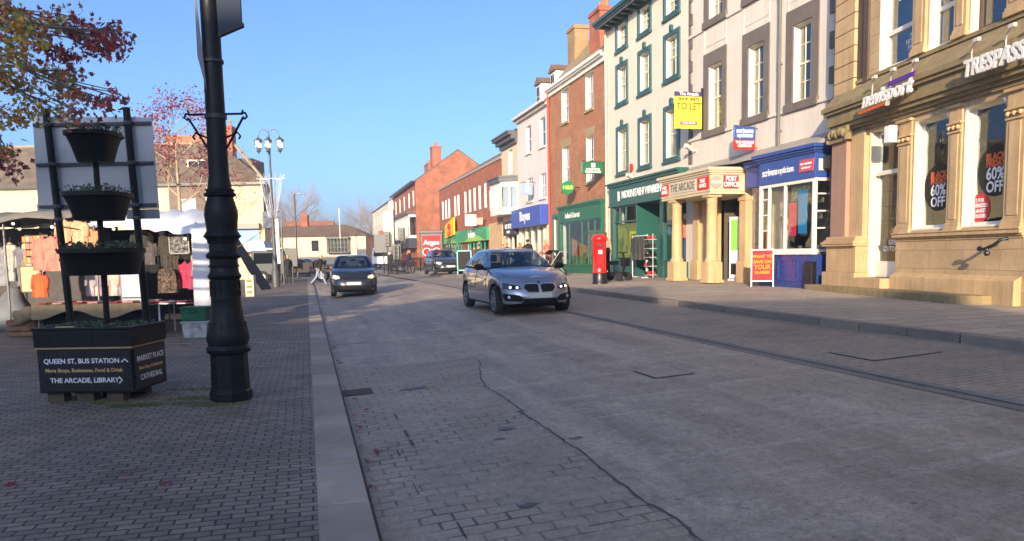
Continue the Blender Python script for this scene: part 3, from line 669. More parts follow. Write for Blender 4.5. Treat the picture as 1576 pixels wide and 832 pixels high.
# ================================================================ TALL WHITE BUILDING WITH GREEN WINDOW SURROUNDS
M_STUC2 = mat('cream_stucco', (.68, .61, .51), .85, var=.18, scale=.9, streak=.45, bmp=.2, bscale=30)
M_TEAL = paint('dark_teal_paint', (.022, .085, .085), .4)
M_TEAL2 = paint('shop_teal', (.02, .095, .082), .35)
T0 = 31.65
b_ = building('tall_white_building', 'tall cream four storey building with dark green window surrounds beside the brick one', T0, 24.3); mw = b_
mb = MB(); holes = []
cols_ = ((30.64, 29.40), (28.44, 27.22), (26.21, 24.93))
for tl, tr in cols_:
    for z0, z1 in ((4.78, 6.58), (7.6, 9.1), (9.78, 10.8)):
        holes.append((U(tl)+.16, U(tr)-.16, z0+.1, z1-.02))
wall(mb, 0, U(24.3), .2, 11.15, holes+[(U(30.3), U(24.5), .3, 3.45)], .18, 0, 0, 1); shell(mb, 0, U(24.3), 9, .2, 11.15)
mb.build('wall', [M_STUC2, M_WHITE], b_)
for i, h in enumerate(holes):
    mb = MB(); a, c, z0, z1 = h; w = .16
    mb.box(a-w, a, -.05, .02, z0-.12, z1+.16); mb.box(c, c+w, -.05, .02, z0-.12, z1+.16); mb.box(a+.001, c-.001, -.05, .02, z1, z1+.159); mb.box(a-w-.04, c+w+.04, -.09, .02, z0-.2, z0-.121); mb.box(a, c, -.05, .02, z0-.12, z0-.001)
    if z1 < 10: mb.prism([((a+c)/2-.09, z1+.161), ((a+c)/2+.09, z1+.161), ((a+c)/2+.11, z1+.34), ((a+c)/2, z1+.4), ((a+c)/2-.11, z1+.34)], -.08, .01)
    mb.build('window_surround', M_TEAL, b_, bevel=.006)
    sash(b_, a, c, z0, z1, .12, 2 if z1 < 10 else 3, 2 if z1 < 10 else 2, 1 if z1 < 10 else 2, M_CREAM, curtain=(('curtain', 'blind', None)[i % 3], M_CURT) if i % 3 < 2 else None)
mb = MB(); mb.box(-.1, U(24.3), -.55, .05, 11.02, 11.1); mb.box(-.14, U(24.3), -.62, -.5, 11.1, 11.22); mb.box(0, U(24.3), -.12, .02, 10.9, 11.0)
k = .4
while k < U(24.3)-.1: mb.box(k-.05, k+.05, -.45, 0, 10.86, 11.02); k += .55
mb.build('eaves', M_TEAL, b_)
mb = MB(); gable_roof(mb, 0, U(24.3), 0, 9, 11.2, 2.6, gmi=1, over=.5); mb.build('roof', [M_SLATE, M_STUC2], b_)
pipe(b_, .07, .6, 10.9, M_CREAM, hopper=False)
# shop front
fo = -.32
mb = MB(); mb.box(U(30.75), U(24.3), fo, 0, 3.45, 4.2); mb.box(U(30.85), U(24.3), fo-.14, 0, 4.3, 4.38); mb.box(U(30.8), U(24.3), fo-.07, 0, 4.202, 4.298); mb.box(U(30.8), U(24.3), fo-.03, 0, 3.4, 3.448)
for t, w in ((30.72, .34), (26.0, .32)): mb.box(U(t), U(t)+w, fo+.04, 0, .55, 3.4); mb.box(U(t)-.03, U(t)+w+.03, fo, 0, .5, .95)
fas = mb.build('shop_fascia', M_TEAL2, b_, bevel=.005)
text('MOUNTAIN WAREHOUSE', 'lettering', fas, M_LETW, U(29.38), fo-.012, 3.82, .42, sx=.93, bold=.004, align='LEFT', depth=.01)
mb = MB(); uu = U(29.8); mb.box(uu, uu+.19, fo-.012, fo-.002, 3.62, 4.0); lg = mb.build('logo_tile', M_LETW, fas)
mb = MB()
for k in range(3): mb.prism([(uu+.02+.05*k, 3.65+.12*k), (uu+.07+.04*k, 3.65+.12*k), (uu+.12, 3.72+.1*k), (uu+.09, 3.74+.1*k)], fo-.016, fo-.013)
mb.build('logo_mark', M_TEAL2, lg)
mb = MB(); a, c = U(30.38), U(28.1)
mb.box(a, c, fo+.06, 0, .5, 1.18); mb.box(a, c, fo+.02, fo+.1, 1.18, 1.26); mb.box(a, c, fo+.08, fo+.14, 2.74, 2.8); mb.box(a, c, fo+.08, fo+.14, 3.34, 3.4)
for q in (a, a+.55, a+1.15, c-.05): mb.box(q, q+.045, fo+.08, fo+.14, 1.26 if q in (a, c-.05) else 2.8, 3.34)
# recessed lobby: far side wall, doors
mb.box(c, c+.05, fo+.04, .75, .5, 3.4); d0, d1 = U(27.9), U(26.05)
mb.box(c+.05, U(26.02), .75, .8, 2.7, 3.4)
for q in (c+.1, c+.72, U(26.75), U(26.1)): mb.box(q, q+.07, .74, .81, .5, 2.7)
mb.box(U(26.05), U(26.0), fo+.1, .75, .5, 3.4)
mb.box(U(25.66), U(24.32), fo+.06, 0, .5, 1.15); mb.box(U(25.66), U(24.32), fo+.04, fo+.1, 1.15, 1.22); mb.box(U(24.42), U(24.32), fo+.05, fo+.1, 1.22, 3.4)
wf = mb.build('shop_window_frame', M_TEAL2, b_, bevel=.004)
mb = MB(); y = fo+.11
mb.poly([(a, y, 1.2), (c, y, 1.2), (c, y, 3.4), (a, y, 3.4)]); mb.poly([(U(25.66), y, 1.2), (U(24.35), y, 1.2), (U(24.35), y, 3.4), (U(25.66), y, 3.4)]); mb.poly([(c, .77, .6), (U(26.0), .77, .6), (U(26.0), .77, 3.3), (c, .77, 3.3)]); mb.build('pane', M_GLASS2, wf)
mb = MB(); mb.box(a, U(24.4), 3, 3.05, .5, 3.5); mb.box(a, U(24.4), 0, 3, 3.42, 3.45); mb.box(a, U(24.4), fo+.2, 3, .52, .54); mb.box(a, c-.1, .9, .95, .9, 3.0); mb.build('shop_interior', mat('shop_wall_warm', (.22, .2, .15), .8), b_)
M_YG = cloth('yellow_green_display', (.40, .42, .10), (.10, .16, .06), 3)
mb = MB(); mb.box(a+.1, c-.12, fo+.2, fo+.24, 1.3, 2.7); mb.build('window_display', M_YG, b_)
poster(b_, U(29.0), U(28.25), 1.45, 2.35, fo+.17, M_YEL, ('60%', 'OFF'), M_TXTD, .3, bold=.012)
# mannequin in the right window
def mannequin(root, u, y, z, name='mannequin'):
    mb = MB(); mb.tube([(u-.06, y, z), (u-.06, y, z+.45), (u-.05, y, z+.8)], [.04, .05, .07], 8, 1); mb.tube([(u+.06, y, z), (u+.06, y, z+.45), (u+.05, y, z+.8)], [.04, .05, .07], 8, 1)
    mb.tube([(u, y, z+.78), (u, y, z+1.0), (u, y, z+1.25), (u, y, z+1.38)], [.13, .12, .17, .06], 10, 0)
    mb.tube([(u+.14, y, z+1.28), (u+.2, y, z+1.05), (u+.17, y-.05, z+.85)], [.05, .045, .035], 8, 0); mb.tube([(u-.14, y, z+1.28), (u-.24, y, z+1.45), (u-.3, y, z+1.7)], [.05, .045, .035], 8, 0)
    mb.ball((u, y, z+1.5), .1, 8, 2); mb.lathe([(.11, 1.5), (.105, 1.57), (.06, 1.63), (.02, 1.65)], 10, (u, y, z), 2)
    return mb.build(name, [cloth('jacket_pink', (.5, .08, .12), (.6, .25, .1)), cloth('trousers_blue', (.05, .08, .2)), paint('hat_cream', (.6, .5, .4), .8)], root, smooth=60)
mannequin(b_, U(24.75), fo+.45, 1.2); mannequin(b_, U(25.3), fo+.7, 1.2).data.materials[0] = cloth('jacket_olive', (.08, .1, .05))
s = on_wall(b_, 'alarm_box', 'small red bell box high on the cream wall above the dark green fascia', 'alarm', U(29.05), 0, 4.75); mb = MB(); mb.prism([(-.07, 0), (.07, 0), (.1, .12), (.06, .3), (-.06, .3), (-.1, .12)], -.09, 0); mb.build('bell_cover', M_SIGNR, s, bevel=.01)
camera_box(b_, U(28.6), 4.5, 'small camera on the cream wall over the mountain shop sign')

# ================================================================ BRICK BUILDING
M_BRICK = brick('orange_brick', (.37, .11, .042), (.50, .19, .08), (.42, .30, .2), .23, .078, .011, .9, .35, .5, stain=.3, c3=(.14, .06, .04))
M_BRICK2 = brick('red_brick', (.38, .10, .05), (.48, .145, .068), (.36, .22, .14), .23, .078, .008, .9, .5, .4, stain=.45, c3=(.2, .05, .03))
M_LINT = mat('sandstone_lintel', (.34, .26, .14), .9, var=.35)
M_HBG = paint('shop_green', (.012, .12, .06), .35)
T0 = 39.75
b_ = building('brick_building', 'three storey orange brick building with stone lintels and a dark green shop front', T0, 31.7)
mb = MB(); holes = []
for tl, tr in ((37.75, 36.72), (34.28, 33.33)):
    for z0, z1 in ((4.8, 6.85), (8.07, 9.62)): holes.append((U(tl), U(tr), z0, z1))
wall(mb, 0, U(31.7), .2, 10.05, holes+[(U(37.75), U(32.2), .4, 3.05), (U(39.3), U(38.35), .4, 3.4)], .16, 0, 0, 1); shell(mb, 0, U(31.7), 8, .2, 10.05)
mb.build('wall', [M_BRICK, M_WHITE], b_)
for i, (a, c, z0, z1) in enumerate(holes):
    mb = MB(); mb.prism([(a-.08, z1), (c+.08, z1), (c+.2, z1+.38), (a-.2, z1+.38)], -.015, .02); mb.build('lintel', M_LINT, b_)
    mb = MB(); mb.box(a-.1, c+.1, -.08, .02, z0-.13, z0-.001); mb.build('sill', M_LINT, b_, bevel=.01)
    sash(b_, a, c, z0, z1, .1, 3, 2, 2, M_WHITE, curtain=(('blind', M_BLIND), ('curtain', M_CURT), None, ('blind', M_BLIND))[i])
mb = MB(); mb.box(0, U(31.75), -.1, .02, 9.75, 9.95); mb.box(0, U(31.75), -.24, .02, 9.952, 10.08); mb.box(-.02, U(31.72), -.32, -.2, 10.02, 10.16); mb.build('gutter_cornice', M_WHITE, b_)
M_ROOFL = brick('sandy_stone_roof', (.34, .24, .13), (.40, .29, .16), (.16, .11, .07), .3, .2, .012, .9, kind='roof', c3=(.18, .13, .08))
mb = MB(); gable_roof(mb, 0, U(31.7), 0, 6.2, 10.1, 3.5, gmi=1, over=.1); mb.build('roof', [M_ROOFL, M_BRICK], b_)
chimney(b_, U(34.5), 1.0, 1.3, .9, 9.9, 12.7, M_BRICK2, 3); chimney(b_, U(39.6), 1.6, 1.1, .8, 10.0, 13.4, brick('buff_brick', (.34, .2, .09), (.38, .25, .12), (.25, .18, .12), .23, .08, .01), 0)
def dormer(root, u, y, z, w, h, d, wm, rm, fm=None):
    mb = MB(); mb.box(u-w/2, u+w/2, y, y+d, z, z+h, 0)
    mb.prism([(u-w/2-.12, z+h), (u+w/2+.12, z+h), (u, z+h+w*.45)], y-.12, y+d+.4, 'y', 1)
    f = mb.build('dormer', [wm, rm], root)
    b = MB(); b.box(u-w/2+.12, u+w/2-.12, y-.03, y-.005, z+.12, z+h-.1, 0); k = b.build('dormer_window', fm or M_WHITE, f)
    b = MB()
    for a_, c_ in ((u-w/2+.18, u-.03), (u+.03, u+w/2-.18)):
        b.box(a_, c_, y-.04, y-.031, z+.18, z+h/2-.02); b.box(a_, c_, y-.04, y-.031, z+h/2+.02, z+h-.16)
    b.build('dormer_pane', M_DARK, k)
    return f
pipe(b_, .02, .6, 10.0, paint('pink_red_pipe', (.5, .08, .06), .5), hopper=False, r=.06)
mb = MB(); a, c = U(37.98), U(32.05); y = -.16
mb.box(a, c, y, 0, 3.06, 3.72); mb.box(a-.05, c+.05, y-.1, 0, 3.8, 3.9); mb.box(a-.03, c+.03, y-.05, 0, 3.722, 3.798)
for q in (a, c-.2): mb.box(q, q+.2, y+.02, 0, .5, 3.06)
mb.box(a+.2, c-.2, y+.04, .1, .5, .92); mb.box(a+.2, c-.2, y, y+.06, .92, 1.0)
for q in (a+1.4, a+3.2, a+4.05, a+4.9): mb.box(q, q+.07, y+.05, y+.12, 1.0, 3.06)
mb.box(a+3.2, c-.2, y+.05, y+.12, 2.42, 2.48)
mb.box(U(39.35), U(38.3), -.08, 0, 3.4, 3.6); mb.box(U(39.35), U(39.25), -.06, 0, .5, 3.4); mb.box(U(38.4), U(38.3), -.06, 0, .5, 3.4)
fas = mb.build('shop_front', M_HBG, b_, bevel=.004)
text('holland & barrett', 'lettering', fas, M_LETW, a+2.1, y-.01, 3.38, .38, sx=.8, bold=.0)
mb = MB(); mb.poly([(a+.2, y+.08, 1), (c-.2, y+.08, 1), (c-.2, y+.08, 3.06), (a+.2, y+.08, 3.06)]); mb.build('pane', M_GLASS2, fas)
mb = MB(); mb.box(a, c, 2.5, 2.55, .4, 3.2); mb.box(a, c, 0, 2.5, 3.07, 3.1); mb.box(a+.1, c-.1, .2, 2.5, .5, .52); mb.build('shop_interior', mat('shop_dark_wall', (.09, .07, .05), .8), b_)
mb = MB(); mb.box(a+2.5, a+3.9, .5, .56, .95, 2.6); mb.build('display_board', mat('orange_board', (.5, .2, .08), .7), b_)
mb = MB()
for k in range(14): q = a+.4+k*.38; mb.box(q, q+.2, .1+.1*(k % 3), .3+.1*(k % 3), 1.0, 1.2+.35*r_.random())
mb.build('window_goods', mat('green_goods', (.06, .2, .1), .6, var=.8, scale=6), b_)
mb = MB(); mb.box(U(39.25), U(38.4), .1, .14, .5, 3.4); mb.build('side_door', paint('door_grey', (.10, .12, .11), .4), b_)
s = on_wall(b_, 'round_sign', 'round green projecting sign with H and B letters on the brick wall', 'sign', U(35.2), 0, 4.35)
mb = MB(); mb.X = Matrix.Translation((0, -.62, .3)) @ Matrix.Rotation(pi/2, 4, 'Y'); mb.lathe([(.30, -.05), (.32, -.03), (.32, .03), (.30, .05)], 30); mb.build('disc', paint('disc_green', (.012, .2, .08), .35), s)
text('H&B', 'lettering', s, paint('lime_letters', (.45, .6, .12), .5), .055, -.62, .3, .27, rz=pi/2, bold=.008); mb = MB(); mb.bar((0, 0, .3), (0, -.32, .3), .02); mb.build('bracket', M_BLACK, s)
s = on_wall(b_, 'rectangular_sign', 'rectangular dark green projecting sign with a white badge at the corner of the brick building', 'sign', U(31.9), 0, 4.95)
mb = MB(); mb.box(-.03, .03, -1.12, -.1, 0, .52); mb.build('panel', M_HBG, s, bevel=.02); mb = MB(); mb.box(.031, .036, -.68, -.5, .28, .46); mb.build('badge', M_LETW, s)
for w, z in (('MOUNTAIN', .19), ('WAREHOUSE', .08)): text(w, 'lettering', s, M_LETW, .035, -.6, z, .12, rz=pi/2, bold=.003)
mb = MB(); mb.bar((0, 0, .5), (0, -1.1, .56), .015); mb.build('bracket', M_BLACK, s)

# ================================================================ LILAC WHITE BUILDING, BLUE FASCIA
T0 = 46.15
b_ = building('lilac_white_building', 'pale lilac rendered building with a slate roof and a big blue shop fascia', T0, 39.85)
M_LIL = mat('lilac_render', (.63, .585, .56), .85, var=.18, scale=.8, streak=.3)
mb = MB(); holes = [(U(44.3), U(43.25), 7.4, 8.95), (U(41.6), U(40.55), 7.4, 8.95), (U(44.35), U(43.1), 4.62, 5.95), (U(41.75), U(40.55), 4.62, 5.95)]
wall(mb, 0, U(39.85), .2, 9.65, holes+[(U(45.6), U(40.3), .3, 3.1)], .15, 0, 0, 1); shell(mb, 0, U(39.85), 8, .2, 9.65); mb.build('wall', [M_LIL, M_WHITE], b_)
for i, (a, c, z0, z1) in enumerate(holes):
    sash(b_, a, c, z0, z1, .09, 2 if i > 1 else 1, 1, 1, M_WHITE, curtain=('curtain', M_CURT) if i > 1 else None)
    mb = MB(); mb.box(a-.1, c+.1, -.09, .01, z0-.1, z0-.001); mb.build('sill', M_LIL, b_)
mb = MB(); mb.box(0, U(39.9), -.2, .02, 9.45, 9.6); mb.box(-.05, U(39.85), -.36, -.05, 9.602, 9.75); mb.build('eaves', M_LIL, b_)
mb = MB(); gable_roof(mb, 0, U(39.85), 0, 8, 9.75, 2.7, gmi=1, over=.3); mb.build('roof', [M_TILE, M_LIL], b_)
dormer(b_, U(41.2), .7, 9.95, .9, 1.5, 2.4, M_WHITE, M_TILE); dormer(b_, U(43.9), .7, 9.95, .9, 1.4, 2.4, M_WHITE, M_TILE)
M_BLUE = paint('fascia_royal_blue', (.04, .08, .38), .4)
mb = MB(); mb.box(.1, U(39.95), -.55, 0, 3.12, 4.2); fas = mb.build('shop_fascia', M_BLUE, b_, bevel=.01); text('Boyes', 'lettering', fas, M_LETW, 3.2, -.57, 3.7, .75, sx=1.2, bold=.02)
mb = MB()
for t in (45.9, 44.6, 43.3, 42.0, 41.0, 40.3): mb.box(U(t), U(t)+.28, -.1, .02, .5, 3.12)
mb.box(.1, U(40), -.05, .1, .5, 1.0); f = mb.build('shop_window_frame', M_CREAM, b_); mb = MB(); mb.poly([(.3, 0, 1), (6, 0, 1), (6, 0, 3.1), (.3, 0, 3.1)]); mb.build('pane', M_GLASS2, f)
mb = MB(); mb.box(.3, 6, 1.5, 1.55, .5, 3.1); mb.build('shop_interior', MATS['shop_wall'], b_)
s = on_wall(b_, 'swinging_sign', 'small pale blue and white hanging sign on the lilac building', 'sign', U(42.6), 0, 4.9)
mb = MB(); mb.box(-.02, .02, -.85, -.15, 0, .65); mb.build('panel', paint('pale_blue_sign', (.25, .32, .6), .5), s, bevel=.02); text('S', 'lettering', s, M_LETW, .025, -.5, .33, .5, rz=pi/2, bold=.01); mb = MB(); mb.bar((0, 0, .7), (0, -.85, .7), .015); mb.build('bracket', M_BLACK, s)

# ================================================================ CREAM BUILDING WITH BAY
T0 = 50.2
b_ = building('bay_window_building', 'narrow cream building with dark cornice and white bay window over a dark sign', T0, 46.2)
M_BUFF = mat('buff_render', (.66, .50, .35), .85, var=.15, streak=.3)
mb = MB(); h = (1.7, 2.7, 6.65, 8.15); wall(mb, 0, 4, .2, 8.6, [h, (1.5, 3.9, .3, 2.9)], .15, 0, 0, 1); shell(mb, 0, 4, 8, .2, 8.6); mb.build('wall', [M_BUFF, M_WHITE], b_)
sash(b_, *h, .09, 2, 1, 1, M_WHITE)
mb = MB(); mb.box(0, 4, -.15, .02, 8.35, 8.6); mb.box(-.1, 4, -.4, .02, 8.602, 8.85); mb.box(-.2, 4, -.6, .02, 8.852, 9.0); mb.box(-.2, 4, -.66, .02, 9.002, 9.1); mb.build('cornice', mat('dark_grey_paint', (.09, .09, .10), .6), b_)
mb = MB(); gable_roof(mb, 0, 4, 0, 8, 9.1, 1.2); mb.build('roof', M_SLATE, b_)
mb = MB(); o = -.95; P = [(.0, 0), (.45, o), (3.3, o), (3.8, 0)]
mb.prism([P[0], P[1], P[2], P[3]], 4.05, 4.45, 'z'); mb.prism([P[0], P[1], P[2], P[3]], 5.75, 6.05, 'z')
for (p, q) in ((P[0], P[1]), (P[1], P[2]), (P[2], P[3])):
    n = 2 if p != P[1] else 5
    for k in range(n+1):
        x, yy = p[0]+(q[0]-p[0])*k/n, p[1]+(q[1]-p[1])*k/n; mb.box(x-.09, x+.09, yy-.06, yy+.06, 4.45, 5.75)
bay = mb.build('bay_window', M_WHITE, b_)
mb = MB(); mb.prism([(-.15, 0), (.38, o-.15), (3.4, o-.15), (3.95, 0)], 6.052, 6.3, 'z'); mb.prism([(-.2, 0), (.33, o-.2), (3.45, o-.2), (4, 0)], 6.302, 6.4, 'z'); mb.build('bay_cornice', MATS['dark_grey_paint'], bay)
mb = MB(); mb.prism([(.05, 0), (.5, o+.04), (3.25, o+.04), (3.75, 0)], 4.45, 5.75, 'z'); mb.build('pane', M_GLASS, bay)
mb = MB(); mb.box(1.4, 4, -.35, 0, 2.75, 3.65); fas = mb.build('shop_fascia', paint('slate_blue_sign', (.045, .05, .065), .5), b_); text('BIG BITES', 'lettering', fas, M_LETW, 2.7, -.36, 3.3, .4, bold=.012); text('BAKERY', 'lettering', fas, M_LETW, 2.7, -.36, 2.95, .22, bold=.006)
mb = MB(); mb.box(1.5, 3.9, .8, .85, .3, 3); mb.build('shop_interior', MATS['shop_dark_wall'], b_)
mb = MB(); mb.box(1.45, 1.7, -.1, .02, .5, 2.75); mb.box(2.6, 2.75, -.1, .02, .5, 2.75); mb.box(3.75, 3.95, -.1, .02, .5, 2.75); mb.build('shop_pilasters', M_CREAM, b_)

# ================================================================ LONG RED BRICK BUILDING
T0 = 75.3
b_ = building('long_brick_building', 'long red brick building with tall white windows above green shop fascias', T0, 50.25)
Ln = U(50.25); mb = MB(); holes = []
for t in (55.1, 57.0, 58.8, 60.6, 62.4, 65.4, 66.9, 69.9, 71.5, 73.2): holes.append((U(t)-.42, U(t)+.42, 5.0, 6.75))
wall(mb, 0, Ln, .2, 8.0, holes+[(U(62), U(54.6), .3, 2.6), (U(75), U(64.5), .3, 2.6)], .12, 0, 0, 1); shell(mb, 0, Ln, 9, .2, 8.0); mb.build('wall', [M_BRICK2, M_WHITE], b_)
for a, c, z0, z1 in holes: sash(b_, a, c, z0, z1, .05, 1, 1, 1, M_WHITE, curtain=('blind', M_BLIND), fw=.09)
mb = MB(); mb.box(-.05, Ln+.02, -.08, .02, 7.9, 8.08); mb.build('coping', M_LEAD, b_)
mb = MB(); gable_roof(mb, 0, Ln, 0, 9, 7.95, 2.6, gmi=1, over=0); mb.build('roof', [M_TILE, M_BRICK2], b_)
for t in (): mb.box(U(t)-.2, U(t)+.2, .3, 4.3, 8.2, 8.5); 
M_GR = paint('fascia_green', (.02, .30, .13), .4); M_LIME = paint('fascia_lime', (.22, .55, .08), .4)
mb = MB(); mb.box(U(75.2), U(64.7), -.25, 0, 2.62, 3.6); fg = mb.build('shop_fascia', M_GR, b_)
mb = MB(); mb.box(U(64.65), U(54.1), -.25, 0, 2.62, 3.6); fg2 = mb.build('shop_fascia', M_GR, b_)
for f_, a in ((fg, U(75.2)), (fg2, U(64.65))):
    mb = MB(); n = 24; P = [(a+.05, 2.63), (a+10.3, 2.63)]+[(a+10.3-10.25*k/n, 2.66+.5*sin(pi*min(1, k/n*1.25))**2) for k in range(n+1)]
    mb.prism(P, -.27, -.252); mb.build('green_swoosh', M_LIME, f_)
text('holiday', 'lettering', fg2, M_LETW, 6.5+U(64.65)-1, -.29, 3.15, .75, bold=.02, sx=1.2)
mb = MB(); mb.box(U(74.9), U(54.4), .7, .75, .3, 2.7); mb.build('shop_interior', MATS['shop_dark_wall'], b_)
mb = MB(); u = .3
while u < U(54.6):
    if not (U(64.5) < u < U(62)): mb.box(u, u+.14, -.05, .03, .5, 2.62)
    u += 1.28
f = mb.build('shop_window_frame', M_GR, b_); mb = MB(); mb.poly([(.3, 0, .8), (U(57.5), 0, .8), (U(57.5), 0, 2.6), (.3, 0, 2.6)]); mb.build('pane', M_GLASS2, f)
mb = MB(); mb.box(.3, U(57.5), .3, .35, .8, 2.0); mb.build('window_display', mat('mixed_display', (.45, .42, .35), .7, var=.8, scale=2.5), b_)
mb = MB(); mb.box(U(54.1), Ln, -.06, 0, .4, 3.75); mb.build('stone_shop_wall', M_STONEP, b_)
s = on_wall(b_, 'tilted_shop_sign', 'yellow and orange shop sign over the far end of the green fascia', 'sign', U(68.0), -.3, 3.1)
mb = MB(); mb.prism([(-2.2, 0), (2.2, .25), (2.2, 1.75), (-2.2, 1.2)], -.12, 0); mb.build('panel', paint('amber_panel', (.8, .5, .02), .5), s); mb = MB(); mb.X = Matrix.Translation((0, -.13, 1.0)) @ Matrix.Scale(2.6, 4, (1, 0, 0)) @ Matrix.Rotation(pi/2, 4, 'X'); mb.lathe([(.3, 0), (.3, .02)], 20); mb.build('red_oval', M_SIGNR, s); text('OUTLET', 'lettering', s, M_SIGNR, 0, -.14, .42, .5, ry=-.06, bold=.01)
for t, w, lab in ((57.2, .85, 'square white box sign above the green fascia of the long brick building'), (55.0, .5, 'small pinkish alarm box sign on the near end of the long brick wall')):
    s = on_wall(b_, 'box_sign', lab, 'sign', U(t), 0, 3.75); mb = MB(); mb.box(-.1, .1, -.3-w, -.3, 0, w); mb.build('panel', M_LETW if w > .6 else paint('pink_box', (.6, .35, .28), .5), s, bevel=.02); mb = MB(); mb.bar((0, 0, .3), (0, -.3, .3), .03); mb.build('bracket', M_BLACK, s)

# ================================================================ GABLED BRICK BUILDING, FAR CREAM BUILDING
T0 = 107
b_ = building('gabled_brick_building', 'red brick building end on with a tall gable wall and pots on its chimneys', T0, 85, 11.56)
Ln = 22; mb = MB(); holes = [(u-.45, u+.45, 7.2, 8.9) for u in (3, 7.5, 12, 16.5, 20.3)]
wall(mb, 0, Ln, .2, 9.8, holes, .1, 0, 0, 1); shell(mb, 0, Ln, 9.7, .2, 9.8); gable_roof(mb, 0, Ln, 0, 9.7, 9.8, 3.4, gmi=0, over=.4, mi=2); mb.build('wall', [M_BRICK2, M_WHITE, M_SLATE], b_)
for a, c, z0, z1 in holes: sash(b_, a, c, z0, z1, .05, 1, 1, 1, M_WHITE, curtain=('blind', M_BLIND), fw=.1)
mb = MB(); mb.box(-.1, Ln+.1, -.5, .02, 9.6, 9.8); mb.build('eaves', M_BLACK, b_)
chimney(b_, 20.6, 2.6, 1.6, 1.0, 10.4, 13.7, M_BRICK2, 4); chimney(b_, 14, 3, 3, 1.0, 10.4, 12.6, M_BRICK2, 6)
mb = MB(); o = -.8; mb.box(8, Ln-.3, o, 0, 3.6, 3.9); mb.box(8, Ln-.3, o, 0, 5.9, 6.2)
for k in range(10): q = 8+k*(Ln-8.5)/9; mb.box(q-.15, q+.15, o, o+.1, 3.9, 5.9)
f = mb.build('bay_window', M_WHITE, b_); mb = MB(); mb.box(8.1, Ln-.35, o+.05, 0, 3.9, 5.9); mb.build('pane', M_GLASS, f); mb = MB(); mb.box(7.8, Ln-.1, o-.2, 0, 6.202, 6.5); mb.build('bay_cornice', MATS['dark_grey_paint'], f)
mb = MB(); mb.box(7.8, Ln-.1, o-.1, 0, 2.5, 3.597); mb.build('shop_fascia', MATS['slate_blue_sign'], b_)
T0 = 135
b_ = building('far_cream_building', 'cream stone building with a hipped slate roof far down the street', T0, 108, 11)
mb = MB(); wall(mb, 0, 27, .2, 9.2, [(u, u+1, z, z+1.7) for u in (4, 9, 14, 19, 24) for z in (3.6, 6.6)], .1, 0, 0, 0); shell(mb, 0, 27, 9, .2, 9.2); gable_roof(mb, 0, 27, 0, 9, 9.2, 2.6, gmi=0, mi=1); mb.poly([(0, .4, .2), (27, .4, .2), (27, .4, 9), (0, .4, 9)], 2); mb.build('wall', [M_STUC2, M_SLATE, M_DARK], b_)
# ================================================================ GOLD STONE BUILDING ON THE RIGHT
NA = (7.86, 18.9); NROT = atan2(-.995, .0995)
b_ = thing('stone_building', 'golden sandstone building with carved piers and sports shop windows at the right edge', 'building', NA[0], NA[1], .5, NROT, zabs=True); ns = b_
M_PINKST = mat('pinkish_sandstone', (.40, .235, .165), .85, var=.2, scale=2, streak=.4, bmp=.35, bscale=50)
mb = MB(); holes = [(1.62, 2.66, .85, 4.05), (3.2, 4.22, 1.84, 4.0), (4.68, 5.68, 1.84, 4.0), (6.3, 7.5, .7, 4.0), (8.2, 9.2, 1.84, 4.0), (9.8, 10.8, 1.84, 4.0)]
up = [(1.88, 3.05, 5.3, 7.6), (3.55, 4.3, 5.3, 7.6), (4.72, 5.62, 5.3, 7.6), (6.3, 7.2, 5.3, 7.6), (8, 9, 5.3, 7.6)]
wall(mb, -.02, 12, .2, 13, holes+up, .3, 0, 0, 1); shell(mb, -.02, 12, 9, .2, 13, 0); mb.poly([(0, 0, 13), (12, 0, 13), (12, 9, 13), (0, 9, 13)])
mb.build('wall', [M_STONE, M_CREAM], b_)
r_ = random.Random(2)
# rounded tops of the shop windows
for a, c, z0, z1 in holes[1:3]+holes[4:]:
    mb = MB()
    for sgn, x in ((1, a), (-1, c)):
        n = 6; R = .16; P = [(x, z1)]+[(x+sgn*(R-R*cos(k*pi/2/n)), z1-R+R*sin(k*pi/2/n)) for k in range(n+1)]
        mb.prism(P, .0, .3)
    mb.box(a, c, .18, .26, z0, z0+.09); mb.box(a, a+.05, .18, .26, z0, z1); mb.box(c-.05, c, .18, .26, z0, z1); mb.box(a, c, .18, .26, z1-.05, z1)
    mb.box(a-.0, c, .02, .2, z0-.01, z0+.03, 0)
    f = mb.build('shop_window_frame', M_WHITE, b_); g = MB(); g.poly([(a, .22, z0), (c, .22, z0), (c, .22, z1), (a, .22, z1)]); g.build('pane', M_GLASS2, f)
a, c, z0, z1 = holes[0]
mb = MB(); mb.box(a, c, .18, .25, z0, 1.2); mb.box(a, a+.07, .2, .26, 1.2, z1); mb.box(c-.07, c, .2, .26, 1.2, z1); mb.box(a, c, .12, .28, 3.08, 3.17); mb.box(a, c, .2, .26, z1-.08, z1)
f = mb.build('shop_door', M_WHITE, b_, bevel=.006); g = MB(); g.poly([(a, .23, 1.2), (c, .23, 1.2), (c, .23, z1), (a, .23, z1)]); g.build('pane', M_GLASS2, f)
mb = MB(); a, c, z0, z1 = holes[3]; mb.box(a, c, .1, .2, z0, z1); mb.build('white_door', M_WHITE, b_)
mb = MB()
for (a, c) in ((3.1, 4.4), (4.6, 5.8), (8.1, 9.3), (9.7, 10.9)): mb.box(a, c, 1.4, 1.45, 1.7, 4.1)
mb.box(1.5, 2.8, 2.5, 2.55, .8, 4.1); mb.box(1.5, 11, .3, 2.5, .8, .84); mb.box(1.5, 11, .31, 2.5, 4.1, 4.14); mb.build('shop_interior', mat('shop_charcoal', (.07, .06, .055), .8), b_)
